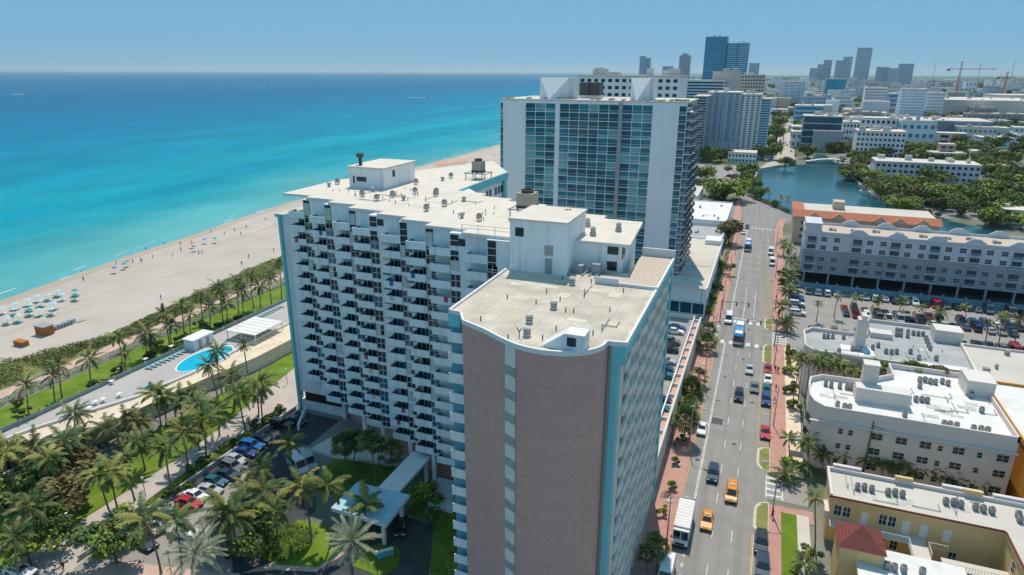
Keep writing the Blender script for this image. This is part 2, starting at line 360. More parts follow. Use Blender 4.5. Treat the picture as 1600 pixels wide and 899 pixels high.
def bulb(name, y0, y1, r0, r1):
    x0, x1 = 4.6, 6.9; pts = [(x1, y0)]
    for k in range(7):
        t = k/6*math.pi/2; pts.append((x1 - (x1-x0)*math.sin(t), y0 + r0*(1-math.cos(t))))
    for k in range(7):
        t = k/6*math.pi/2; pts.append((x0 + (x1-x0)*(1-math.cos(t)), y1 - r1 + r1*math.sin(t)))
    slab('kerb_bulb', pts, 0, .13, ['kerb','kerb'])
    q = [(x + (.45 if x < 5.7 else -.12), y + (.35 if y < (y0+y1)/2 else -.35)) for x, y in pts]
    sheet('verge_grass', q, .15, 'grass_dry')
for a in ((92.5,101.2,1.5,2.6),(110.4,119,2.6,1.5),(159,172.6,1.5,2.6),(182.2,193,2.6,1.5)): bulb('b', *a)
sheet('lawn_near_corner', [(8.75,80),(11.1,80),(11.1,99.2),(8.75,99.2)], .15, 'grass_green')
sheet('paver_walk', [(11.1,70),(12.9,70),(12.9,99.4),(11.1,99.4)], .15, 'concrete_pale')
sheet('front_yards', [(9.8,110.6),(12.6,110.6),(12.6,172),(9.8,172)], .10, 'deck_tan')
sheet('parking_lot', [(11,183),(140,183),(140,226),(11,226)], .03, 'asphalt_lot')
# road paint
pm = MB(); ym = MB()
def line(b, x0, x1, y0, y1, z=.05): b.face([(x0,y0,z),(x1,y0,z),(x1,y1,z),(x0,y1,z)])
for x in (-4.85, -4.62):
    line(pm, x-.06, x+.06, 97, 169.5); line(pm, x-.06, x+.06, 193, 310)
    y = 60
    while y < 97: line(pm, x-.06, x+.06, y, y+.9); y += 2.3
for x in (-1.22, 1.64):
    y = 61.3
    while y < 168: line(pm, x-.06, x+.06, y, y+3); y += 9.15
    y = 225
    while y < 310: line(pm, x-.06, x+.06, y, y+3); y += 9.15
    line(pm, x-.07, x+.07, 191, 219)
line(ym, 4.5, 4.6, 60, 92); line(ym, 4.5, 4.6, 119, 159); line(ym, 4.5, 4.6, 193, 300)
line(pm, 4.72, 4.8, 60, 92)
for y in (112.5, 119.8, 126.3, 132.6): line(ym, 4.65, 6.5, y, y+.22)
for y0, y1 in ((194,207.5),(213,236)):
    y = y0
    while y < y1: line(ym, 4.7, 6.5, y, y+.25); y += 1.55
    line(ym, 6.45, 6.55, y0, y1)
for x in (-6.75,): line(ym, x-.06, x+.06, 84, 168); line(ym, x-.06, x+.06, 190, 310)
# zebra crossings
line(pm, -6.7, 4.3, 189.1, 189.7)
for k in range(5): line(pm, -6+k*2.15, -5+k*2.15, 185.6, 187.8)
for k in range(5): line(pm, -6+k*2.15, -5+k*2.15, 168.8, 171.2)
for k in range(5): line(pm, 7.1, 10.2, 173.6+k*1.75, 174.2+k*1.75)
line(pm, 6.95, 7.1, 173, 182); line(pm, 10.2, 10.35, 173, 182)
for k in range(4): line(pm, -8.3, -7.1, 173.8+k*2.2, 174.6+k*2.2)
for k in range(4): line(pm, 6.5, 8.9, 103.2+k*1.75, 103.75+k*1.75)
line(pm, 6.3, 6.5, 102.6, 109.4); line(pm, 8.9, 9.1, 102.6, 109.4); line(pm, 10.2, 10.7, 106.1, 109)
for k in range(9): line(pm, -6.3+k*1.6, -5.5+k*1.6, 313, 315)
pm.build('road_markings_white', 'paint_white')['kind'] = 'structure'; ym.build('road_markings_yellow', 'paint_yellow')['kind'] = 'structure'
mat('patch', (.085,.085,.085), .9, .2, 1)
sheet('road_patch', [(-4.4,124.6),(-2.3,124.6),(-2.2,127.2),(-4.4,127.3)], .028, 'patch'); sheet('road_patch', [(-3.4,116.4),(-2,116.5),(-2.1,117.6),(-3.4,117.4)], .028, 'asphalt_lot')
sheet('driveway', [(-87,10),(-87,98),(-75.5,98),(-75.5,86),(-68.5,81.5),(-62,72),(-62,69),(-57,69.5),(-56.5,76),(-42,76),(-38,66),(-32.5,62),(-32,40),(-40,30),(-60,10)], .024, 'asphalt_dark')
sheet('driveway_apron', [(-87,30),(-87,66),(-82,78),(-79,78),(-76,66),(-66,58),(-60,52),(-60,30)], .028, 'asphalt_lot')
sheet('plaza_paving', [(-95,0),(-95,40),(-86,47.4),(-80,52.5),(-70,54.6),(-63,56.5),(-62.5,54),(-70,52),(-79,50),(-82,46),(-84,30),(-84,0)], .07, 'pink_tan_paving')
sheet('brick_path', [(-63,56.5),(-58.9,58.9),(-53.3,60.6),(-51.4,65.9),(-53,66.6),(-52.3,64.4),(-54,61.8),(-60,60.4)], .08, 'pink_tan_paving')
sheet('front_lawn', [(-63.2,60.2),(-58.9,59.9),(-53.7,61.5),(-52.5,64.4),(-52,66),(-56.5,69.5),(-63,69.2),(-65,65)], .09, 'grass_green')
sheet('island_lawn', [(-48.1,69),(-45.2,69.4),(-43.9,68.4),(-43,66),(-43.4,64.1),(-45,63.2),(-49.6,63.6),(-51.2,66)], .09, 'grass_green')
sheet('garden_bed', [(-68,81.4),(-68,86.1),(-57,87.3),(-52.2,87.3),(-52.2,76.5),(-62,76.5)], .06, 'grass_green')
sheet('tower_garden', [(-48,87),(-48,77),(-42.5,76),(-38,66.4),(-32.3,62.4),(-32.3,86)], .06, 'grass_green')
slab('entry_terrace', [(-74,86.2),(-68,85.9),(-56.8,87.4),(-53,90),(-60,93.5),(-72.5,93)], 0, .45, ['white_wall','concrete_pale'])

# tyre tracks along the beach, manhole covers in the avenue
tk = MB(); tr_ = random.Random(4)
for base in (-184.5,-186.6,-196,-198.2,-207):
    for k in range(60):
        y0 = 70+k*5.5; f = lambda y: base - (y-70)*.075 + 1.8*math.sin(y*.021+base) ; y1 = y0+5.5
        if f(y0) < -236 or tr_.random() < .12: continue
        tk.face([(f(y0)-.22,y0,.036),(f(y0)+.22,y0,.036),(f(y1)+.22,y1,.036),(f(y1)-.22,y1,.036)])
mat('sand_track', (.39,.34,.29), .95, .1, .3)
tk.build('tyre_tracks', 'sand_track')['kind'] = 'structure'
for x, y in ((-2.6,92),(.4,118),(3.1,137),(-3.3,148),(.2,160),(2.4,205),(-3,232),(-5.6,110)):
    mh = MB(); mh.face([(x+.42*math.cos(t),y+.42*math.sin(t),.03) for t in [k*math.pi/7 for k in range(14)]]); mh.build('manhole_cover', 'patch')['kind'] = 'structure'

sheet('rear_terrace', [(-106,150),(-56.5,122),(-30,110),(-45,172),(-50,185),(-106,190)], .045, 'deck_tan')
sheet('rear_lawn', [(-128,151),(-106.5,151),(-106.5,260),(-128,260)], .05, 'grass_green')
# ------------------------------------------------------------------ the white apartment tower
T = thing('apartment_tower', 'white stepped apartment block with cream roof, triangular balconies and a curved mauve brick front', 'apartment building', (-45, 85, 0))
PITCH = 2.58; TOPZ = 42.0
# columns: (x of the step corner, y of the wall plane right of it)
CORN = [(-79.0,97.3),(-72.7,95.1),(-65.8,92.5),(-60.2,90.2),(-53.1,87.8),(-47.3,85.6),(-42.3,83.9),(-35.6,82.2)]
W0 = (-86.0, 99.4)
fl = [W0] + CORN
front = [(-86.0, 99.4)]
for k, (x, y) in enumerate(CORN): front += [(x, front[-1][1]), (x, y)]
front += [(-31, 82.2)]
mat('recess_aqua_shade', (.13,.36,.44), .8, .05, 1); mat('balcony_floor', (.05,.12,.15), .9, .1, 1); mat('street_wall', (.70,.66,.58), .85, .08, .3)  # aqua recess and floor colours darkened to carry the balcony shade
NW = 3.5; ND = 1.0
front = [(-86.0, 99.4)]
for k, (x, y) in enumerate(CORN):
    yb = front[-1][1]; front += [(x, yb), (x, y)]
front += [(-31, 82.2)]
rear = [(-24.7,84.6),(-17,85.2),(-17.5,98.6),(-23,101.2),(-29.2,103),(-35,106.4),(-42.5,109.3),(-49,112.4),(-56.3,120.4),(-56.3,140.5),(-66.5,156),(-77,133),(-79,126)]
b = MB(); b.prism(front + rear + [(-84.6,116)], 5.9, 41.28)
b.prism([(-79.0,116), (-79.0,97.3)] + front[3:] + rear, 41.29, 45.55)
b.build('wall', 'white_wall', T)
b = MB(); core = [(-74.8,99.9),(-66.5,96.2),(-66.2,93.4),(-60.8,93),(-53.6,90.2),(-47.8,88.2),(-36,86.2),(-32,83),(-17,86),(-17.5,98),(-56.5,119),(-56.5,139),(-66,154),(-77,132),(-78,112)]
b.prism(core, 0, 5.9); b.build('base_wall', 'brick_mauve', T)
b = MB(); b.box(-86,-75,99.45,116,0,2.2); b.build('garage_sill', 'white_wall', T); b = MB(); b.box(-85.9,-75,99.2,116,4.2,5.89); b.build('garage_lintel', 'white_wall', T)
for x, y in [(-74.9, 98.75)] + CORN[2:]: b = MB(); b.box(x-.35, x+.35, y-.05, y+.65, 0, 5.89); b.build('pier', 'white_wall', T)
b = MB(); b.box(-84.8,-75.3,99.3,99.44,2.2,4.1); b.build('garage_shade_panel', 'void_shade', T)  # dark panel painted in place of the shaded garage interior
# stepped roof slab
SL = [(-84.9,99.2),(-78.3,97.4),(-71.7,95.0),(-65.6,92.2),(-58.3,89.7),(-52.6,87.6),(-47,85.2),(-39.9,83.0)]
rf = [(-84.9,99.2)]
for k in range(1, 8): rf += [(SL[k][0], rf[-1][1]-.12), SL[k]]
rf += [(-32,82.8),(-31.2,86.4),(-24,86.4),(-24.7,84.8),(-15.8,84.9),(-16.8,99.8),(-23.1,100),(-23.1,102.3),(-29.2,102.6),(-29.2,103.9),(-34.9,105),(-34.9,107.4),(-42.5,108),(-42.5,110.3),(-49,111),(-49,113.4),(-55.7,114.5),(-55.7,141),(-66.5,158),(-77,133.5),(-79.3,126),(-85,117)]
b = MB(); b.prism(rf, 45.56, 46, 0, top=1); b.build('roof', ['white_trim','roof_cream'], T)
b = MB(); b.prism([(-55.66,114.3),(-55.5,114.3),(-55.5,141.1),(-66.4,158.2),(-66.5,158.05),(-55.66,141)], 44.4, 45.95); b.build('fascia', 'aqua', T)
b = MB(); b.box(-55.95,-55.6,139.2,140.7,6,44.4); b.build('edge_strip', 'aqua', T)
# south wing windows (facing the street side)
for r in range(4):
    z = 41.6 - r*2.58
    for y in (123.5,126,130,131.8,135,136.8,138.4): b = MB(); b.box(-56.3,-56.22,y,y+1,z,z+1.6); b.build('wing_window', 'glass_dark', T)
# lower terrace at the beach corner, its aqua edge and awning
b = MB(); b.prism([(-87.3,99.0),(-84.92,99.0),(-84.6,116),(-86.6,116)], 41.3, 41.9, 0, top=1); b.build('terrace_roof', ['aqua','roof_pale'], T)
b = MB(); b.box(-86.6,-86.02,98.9,100.2,0,41.28); b.build('edge_strip', 'aqua', T)
b = MB(); b.box(-83.6,-80.4,97.4,99.3,42.1,42.2); b.box(-83.6,-80.4,97.35,97.43,41.1,42.1); b.build('terrace_awning', 'white_trim', T)
# balconies
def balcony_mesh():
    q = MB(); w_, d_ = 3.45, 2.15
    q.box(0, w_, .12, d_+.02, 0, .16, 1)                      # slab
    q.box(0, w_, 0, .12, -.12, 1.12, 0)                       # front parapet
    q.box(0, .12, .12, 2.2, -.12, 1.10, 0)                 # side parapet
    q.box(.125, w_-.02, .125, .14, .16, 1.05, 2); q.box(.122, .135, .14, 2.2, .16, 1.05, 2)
    return q.mesh('balcony', ['white_wall','balcony_floor','recess_aqua_shade'])
BALM = balcony_mesh()
def window_mesh(var):
    q = MB(); gl = {0:0, 1:0, 2:2, 3:3}[var]
    # sliding door on the recessed wall (local origin: balcony front left)
    q.box(.1, 2.5, 2.1, 2.14, .16, 2.4, 0)
    q.box(.22, .9, 2.06, 2.12, .2, 2.34, gl if var == 2 else 0); q.box(.98, 2.4, 2.06, 2.12, .2, 2.34, 0 if var == 2 else gl)
    q.box(.9, .98, 2.04, 2.13, .18, 2.4, 1); q.box(.13, .21, 2.04, 2.13, .18, 2.4, 1); q.box(1.75, 1.82, 2.04, 2.13, .18, 2.4, 1)
    q.box(.15, 2.5, 2.03, 2.13, 1.55, 1.62, 1)
    if var == 1: q.box(.5, 1.0, .5, 1.0, .16, .55, 3); q.box(.5, .58, .5, 1.0, .55, .95, 3)
    if var == 3: q.box(.7, 1.3, .6, 1.1, .6, .66, 2); q.box(.95, 1.05, .8, .9, .16, .6, 2); q.box(1.6, 2.0, .5, .9, .16, .6, 4)
    # corner window on the next step
    q.box(3.6, 5.1, -.03, .02, .45, 2.35, gl if var != 1 else 0)
    q.box(4.32, 4.4, -.06, .01, .45, 2.35, 1); q.box(3.6, 5.1, -.06, .01, 1.36, 1.44, 1); q.box(3.55, 5.15, -.1, .01, .36, .44, 1)
    q.box(3.47, 3.55, -.08, .01, -1.4, 2.4, 4)                # drain pipe at the corner
    return q.mesh('window', ['glass_dark','white_trim','curtain','glass_blue','concrete'])
WINM = [window_mesh(k) for k in range(4)]
TOWEL = []
for m_ in ('tail_cloth','blue_cloth','pale_cloth'):
    mat(m_, {'tail_cloth':(.5,.06,.12),'blue_cloth':(.05,.15,.35),'pale_cloth':(.6,.5,.35)}[m_], .9, .1, 2); q = MB(); q.box(0,.7,-.03,.13,.35,1.15); TOWEL.append(q.mesh('towel', [m_]))
q = MB(); q.box(3.62,4.3,-.05,-.035,.5,2.3); q.box(.2,1.7,1.98,2.02,1.2,2.35); BLIND = q.mesh('sun_blind', ['curtain'])
rest = MB(); restw = MB(); cnt = 0; rb = random.Random(5)
order = []
for i in range(15):
    for c in range(8):
        if c == 0 and i == 14: continue
        if c >= 6 and i in (13, 14) and False: continue
        order.append((i, c))
# least seen: bottom rows and last column go into the remainder
hid = set([(i, 7) for i in range(5, 15)] + [(14, c) for c in range(1, 6)] + [(13, 0), (13, 1), (13, 2), (13, 6)])
for (i, c) in order:
    x, y = CORN[c]; z = TOPZ - i*PITCH
    loc = (x - 3.45, y, z)
    if (i, c) in hid:
        for me, tgt in ((BALM, rest), (WINM[rb.randrange(2)], restw)):
            base = len(tgt.v); tgt.v += [(p.co.x+loc[0], p.co.y+loc[1], p.co.z+loc[2]) for p in me.vertices]
            for pl in me.polygons: tgt.f.append(tuple(base+v for v in pl.vertices)); tgt.m.append(pl.material_index)
        continue
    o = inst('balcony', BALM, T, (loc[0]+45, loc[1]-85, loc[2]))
    if i == 0 and c < 8: continue
    inst('window', WINM[rb.choice([0,0,0,1,1,1,2,3,3])], o)
    if rb.random() < .13: inst('towel', rb.choice(TOWEL), o, (rb.uniform(.4,2.4),0,0))
    if rb.random() < .16: inst('sun_blind', BLIND, o)
rest.build('balcony_group', ['white_wall','balcony_floor','recess_aqua_shade'], T, kind='stuff'); restw.build('balcony_window_group', ['glass_dark','white_trim','curtain','glass_blue','concrete'], T, kind='stuff')
# tall stair windows under the roof, at the left end of every step
for c, (x, y) in enumerate(CORN):
    q = MB(); x0 = x + .15; big = c not in (3, 6)
    z0, z1 = (41.2, 45.4) if big else (43.6, 45.3)
    q.box(x0, x0+1.3, y-.03, y+.02, z0, z1, 0)
    for k in range(4 if big else 2): q.box(x0-.04, x0+1.34, y-.07, y+.01, z0+(z1-z0)*k/(4 if big else 2)-.04, z0+(z1-z0)*k/(4 if big else 2)+.05, 1)
    q.box(x0-.05, x0+.03, y-.06, y+.01, z0, z1, 1)
    if not big: q.box(x0, x0+1.3, y-.03, y+.02, 41.4, 42.9, 0); q.box(x0-.04, x0+1.34, y-.07, y+.01, 42.1, 42.2, 1)
    if c in (0, 1, 2, 5): q.box(x0+.1, x0+1.2, y-.05, y+.01, 42.6 if c != 2 else 43, 44.9, 2)
    q.build('stair_window', ['glass_dark','white_trim','curtain'], T)
q = MB(); q.box(-58.6,-57.4,90.16,90.19,43.9,45,0); q.build('small_window', 'glass_dark', T); q = MB(); q.box(-40.9,-39.7,83.86,83.89,43.7,44.8,0); q.build('small_window', 'glass_dark', T)
for c in (4, 5, 3):
    for i in range(1, 14): q = MB(); q.box(CORN[c][0]-5.0, CORN[c][0]-3.5, CORN[c-1][1]-.03, CORN[c-1][1]+.01, TOPZ-i*PITCH+1.25, TOPZ-i*PITCH+2.2, rb.choice([0,0,1])); q.build('bedroom_window', ['glass_blue','curtain'], T)
# penthouses
b = MB(); b.box(-77.2,-69.2,109.8,122,46.0,49.9,0); b.box(-77.5,-68.9,109.5,122.3,49.9,50.2,1); b.box(-76.3,-75.9,109.76,109.82,46.9,48.3,2); b.box(-75.4,-73.2,109.7,109.82,47.3,48.2,2); b.box(-69.22,-69.16,113,114,48,49.3,2)
ph = b.build('penthouse', ['white_wall','roof_cream','glass_dark'], T)
b = MB(); b.lathe((-75.8,112,50.2), [(.35,0),(.35,1.5),(.75,1.6),(.8,2.1),(.5,2.4)], 10); b.build('flue', 'metal_dark', ph)
b = MB(); b.box(-31.4,-23.4,80.5,90,41.9,49.1,0); b.prism([(-31.6,80.3),(-23.2,80.3),(-23.2,90.2),(-31.6,90.2)], 49.1, 49.35, 1)
b.box(-30.6,-29.4,80.44,80.52,46.9,48.1,2); b.box(-26.4,-25.2,80.44,80.52,44.6,46,3); b.box(-26.3,-25.3,80.44,80.52,42.1,44.2,3)
b.build('penthouse', ['white_wall','roof_cream','glass_dark','metal_grey'], T)
for bx_ in ((-18.9,-17.4,85.05,85.22,44.4,45.5),(-18.9,-17.5,85.05,85.22,42.1,43.4),(-17.05,-16.9,86,87.6,43.6,45.4)): b = MB(); b.box(*bx_); b.build('end_window', 'glass_dark', T)
# front tower: curved brick end, street side, roof
CUR = [(-31.9,63.0),(-30.6,62.7),(-29.3,60.7),(-28.5,60.2),(-26,59.0),(-24,57.8),(-22.4,56.9),(-20.9,56.25),(-19,55.95),(-17.4,56.05),(-16,56.45),(-14.8,57.1),(-14,57.75),(-13.35,58.6),(-13.0,59.5),(-12.9,60.6)]
def arc_pts():
    pts = []
    for k in range(2, len(CUR)-1):
        a, c = Vector(CUR[k]), Vector(CUR[k+1]); p0 = Vector(CUR[k-1]); p3 = Vector(CUR[min(k+2, len(CUR)-1)])
        for t in (0, .34, .67):
            pts.append(tuple(.5*((2*a) + (c-p0)*t + (2*p0-5*a+4*c-p3)*t*t + (-p0+3*a-3*c+p3)*t**3)))
    return pts + [CUR[-1]]
ARC = arc_pts()
b = MB(); b.prism([(-31.9,63.2),(-29.4,62.9)] + [(-29.2,61.2),(-12.95,61.2)] + [(-11.5,61.2),(-11.5,94.5),(-15.9,94.5),(-15.9,84),(-31.9,84)], 0, 41.7); b.build('tower_wall', 'street_wall', T)
b = MB()
for k in range(len(ARC)-1):
    a, c = ARC[k], ARC[k+1]
    b.face([(a[0],a[1],0),(c[0],c[1],0),(c[0],c[1],41.65),(a[0],a[1],41.65)])
b.face([(ARC[0][0],ARC[0][1],0),(ARC[0][0],ARC[0][1],41.65),(-29.25,62.9,41.65),(-29.25,62.9,0)]); b.face([(ARC[-1][0],ARC[-1][1],0),(-12.9,62,0),(-12.9,62,41.65),(ARC[-1][0],ARC[-1][1],41.65)])
b.build('brick_front', 'brick_mauve', T)
roofp = [(-32.0,62.75),(-30.5,62.6)] + [(x, y-.12) for x, y in ARC] + [(-12.4,60.45),(-10.95,60.75),(-10.95,95),(-15.8,95),(-15.8,84.9),(-24,84.9),(-24,80.4),(-32,80.4)]
b = MB(); b.prism(roofp, 41.66, 42, 0, top=1)
b.wallring([p for p in roofp[:-7]] + [(-10.95,60.75),(-10.95,95)], .28, 42.002, 42.18, 0, closed=False)
b.wallring([(-32,80.4),(-32.0,62.75)], .28, 42.002, 42.25, 0, closed=False)
b.wallring([(-10.95,95.2),(-15.8,95.2)], .3, 42.004, 43.2, 0, closed=False); b.box(-15.9,-10.95,79,79.3,42.002,42.4,0); b.box(-19,-15.9,79,79.2,42.002,42.9,0)
b.build('tower_roof', ['white_trim','roof_tan'], T)
b = MB(); b.prism([(-15.6,79.4),(-11.4,79.4),(-11.4,94.6),(-15.6,94.6)], 42.003, 42.03); b.build('gravel_roof', 'roof_gravel', T)
# aqua frame at the street corner
b = MB(); b.box(-12.5,-11.0,60.55,61.3,39.6,41.64); b.box(-12.45,-11.75,60.6,61.25,0,39.58); b.box(-11.5,-11.1,61.4,94.6,40.4,41.64); b.box(-11.5,-11.05,94.0,95.0,0,40.38); b.build('aqua_frame', 'aqua', T)
# window strip in the brick
sx = [p for p in ARC]
def arc_at(x):
    for k in range(len(ARC)-1):
        if ARC[k][0] <= x <= ARC[k+1][0]:
            t = (x-ARC[k][0])/(ARC[k+1][0]-ARC[k][0]); return ARC[k][1]+(ARC[k+1][1]-ARC[k][1])*t
xa, xb = -22.75, -21.35; ya, yb = arc_at(xa)-.05, arc_at(xb)-.05
b = MB(); b.face([(xa,ya,0),(xb,yb,0),(xb,yb,41.6),(xa,ya,41.6)]); b.build('window_strip', 'street_wall', T)
for i in range(15):
    z = 39.4 - i*2.72; q = MB(); q.box(0,0,0,0,0,0) if False else None
    q.face([(xa,ya-.04,z-1.05),(xb,yb-.04,z-1.05),(xb,yb-.04,z),(xa,ya-.04,z)]); q.face([(xa,ya-.04,z),(xb,yb-.04,z),(xb,yb,z+.05),(xa,ya,z+.05)])
    q.build('corridor_window', 'grey_panel', T)
# corner balconies left of the brick
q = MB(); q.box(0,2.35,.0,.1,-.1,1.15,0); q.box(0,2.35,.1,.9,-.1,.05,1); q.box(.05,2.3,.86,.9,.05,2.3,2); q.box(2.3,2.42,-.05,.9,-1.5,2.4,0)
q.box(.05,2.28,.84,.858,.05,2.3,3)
CBM = q.mesh('corner_balcony', ['white_wall','balcony_floor','glass_dark','recess_aqua_shade'])
for i in range(15):
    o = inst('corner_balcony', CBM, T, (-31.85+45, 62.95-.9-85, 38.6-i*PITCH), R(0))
b = MB(); b.box(-31.95,-30.5,62.6,63.1,40.2,41.64); b.build('aqua_panel', 'aqua', T)
mat('wall_slot', (.10,.14,.16), .5, .1, 1)
# street side bays: staggered rails and recessed windows
b = MB()
for k in range(12):
    y = 62.2 + k*2.68
    b.box(-11.5,-11.18,y+2.45,y+2.68,0,40.4,0)
    for i in range(15):
        z = 38.2 - i*2.58 + (0.55 if k % 2 else 0)
        b.box(-11.5,-11.22,y,y+2.45,z-.1,z+.95,0); b.box(-11.5,-11.44,y+.5,y+2.0,z+1.15,z+2.1,1)
b.build('street_balcony_group', ['street_wall','wall_slot'], T, kind='stuff')
# stair bulkhead on the curved roof
b = MB(); pr = [(-18.9,42.0),(-16.45,43.75),(-14.45,43.75),(-14.45,42.0)]
A0 = [(x,57.0,z) for x, z in pr]; A1 = [(x,59.0,z) for x, z in pr]
b.face(A0[::1], 0); b.face(A1[::-1], 0)
for k in range(4):
    j = (k+1) % 4; b.face([A0[j], A0[k], A1[k], A1[j]], 1 if k < 2 else 0)
b.box(-16.2,-15.3,56.94,57.02,42.5,43.4,2)
b.build('stair_bulkhead', ['white_wall','white_trim','glass_dark'], T)
from mathutils import noise as mnz
# ------------------------------------------------------------------ glass hotel tower
H_ = thing('glass_tower', 'tall white tower with blue-green glass bays and two triangular rooftop crowns', 'hotel tower', (-51, 195, 0))
b = MB(); b.box(-79.0,-23.2,195.25,224,0,59.7)
for x0, x1 in ((-78.4,-71.0),(-32.2,-24.8)): b.box(x0,x1,195.0,195.24,0,58.94)
b.box(-61.4,-60.05,195.0,195.24,0,58.94); b.box(-79.4,-22.6,195.0,195.24,58.95,59.72); b.build('wall', 'panel_greyblue', H_)
b = MB(); b.box(-79.3,-22.5,195.1,224.4,59.73,60.1); b.build('roof', 'roof_pale', H_)
b = MB(); b.box(-42.0,-41.0,194.6,195.24,0,59.7); b.build('fin', 'metal_grey', H_)
rg = random.Random(11)
def bay(x0, x1, cols, y=195.2):
    q = MB(); fr_ = MB(); n_ = 25; ws = [(x1-x0)/cols]*cols; tone = [rg.random() for _ in range(cols)]
    for r in range(n_):
        z1 = 58.9 - r*2.38; z0 = z1 - 2.38
        if z1 < 0: break
        for c in range(cols):
            xa = x0 + c*ws[0]; xb = xa + ws[0]
            t = .5 + .75*mnz.noise(Vector((c*.55+x0*.3, r*.28, x0*.1))) + (tone[c]-.5)*.35 + (rg.random()-.5)*.35  # pane tint drifts in clusters, painted in place of reflections
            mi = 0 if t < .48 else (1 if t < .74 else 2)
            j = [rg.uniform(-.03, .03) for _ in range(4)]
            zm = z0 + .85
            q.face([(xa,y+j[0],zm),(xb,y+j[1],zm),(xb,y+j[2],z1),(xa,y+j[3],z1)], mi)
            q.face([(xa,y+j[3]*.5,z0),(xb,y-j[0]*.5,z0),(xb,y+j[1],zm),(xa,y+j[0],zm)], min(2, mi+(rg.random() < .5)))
        fr_.box(x0, x1, y-.14, y+.03, z0-.09, z0+.09); fr_.box(x0, x1, y-.07, y+.03, z0+.82, z0+.88)
    for c in range(cols+1): fr_.box(x0+c*ws[0]-.07, x0+c*ws[0]+.07, y-.09, y+.035, 0, 58.9)
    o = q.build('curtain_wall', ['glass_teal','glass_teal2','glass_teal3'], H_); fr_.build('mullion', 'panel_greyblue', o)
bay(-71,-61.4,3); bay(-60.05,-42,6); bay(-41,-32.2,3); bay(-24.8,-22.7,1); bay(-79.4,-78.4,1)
# west side: stacked glass balconies
q = MB(); q.prism([(0,0),(2.2,.4),(2.6,2.6),(1.6,4.6),(0,5)], -.2, 0, 0); q.prism([(2.25,.4),(2.65,2.6),(1.65,4.6),(1.55,4.6),(2.55,2.6),(2.15,.4)], 0, 1, 1); q.box(0,.08,.3,4.8,0,2.1,1)
GBM = q.mesh('balcony', ['panel_greyblue','glass_teal']); low = MB(); nb_ = 0
for r in range(25):
    z = 57.4 - r*2.38
    if z < 0: break
    for k in range(5):
        loc = (-23.2, 196.2+k*5.4, z)
        if nb_ < 100: inst('balcony', GBM, H_, (loc[0]+51, loc[1]-195, z)); nb_ += 1
        else:
            b0 = len(low.v); low.v += [(p.co.x+loc[0], p.co.y+loc[1], p.co.z+z) for p in GBM.vertices]
            for pl in GBM.polygons: low.f.append(tuple(b0+i for i in pl.vertices)); low.m.append(pl.material_index)
low.build('balcony_group', ['panel_greyblue','glass_teal'], H_, kind='stuff')
def crown(x0, x1, xb, z0=60.1, z1=66.3):
    q = MB(); xm = (x0+x1)/2
    tl, tr, ap = (x0,201.4,z1), (x1,201.4,z1), (xm,196,z0); bl, br = (x0,201.42,z0), (x1,201.42,z0)
    q.face([ap, tr, tl], 0); q.face([bl, ap, tl], 1); q.face([ap, br, tr], 1)  # front leaned back to catch light; sides in separate grey for shade
    q.face([tl, tr, (xb,201.5,z1), (xb,206,z1), (x0,206,z1)], 0); q.face([(x1,201.5,z1-.01),(xb,201.5,z1),(xb,201.5,z0),(x1,201.5,z0)][::-1], 0)
    q.face([(xb,201.5,z0),(xb,206,z0),(xb,206,z1),(xb,201.5,z1)], 0); q.face([tl,(x0,206,z1),(x0,206,z0),bl], 0); q.face([(xb,206,z0),(x0,206,z0),(x0,206,z1),(xb,206,z1)], 0)
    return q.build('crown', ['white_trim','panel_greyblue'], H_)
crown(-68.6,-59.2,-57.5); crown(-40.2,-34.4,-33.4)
b = MB()
for x in (-58,-54.6): b.box(x,x+3.1,209,214,61,64.9)
b.build('cooling_unit', 'metal_dark', H_); b = MB(); b.box(-58.1,-51.3,208.8,214.2,60.1,61); b.build('cooling_stand', 'white_trim', H_)
b = MB()
for k in range(34): x = -79 + rg.random()*56; b.box(x,x+rg.uniform(.4,1.6),196+rg.random()*3,200,60.1,60.1+rg.uniform(.2,.6))
b.build('roof_plant', 'metal_tan', H_)
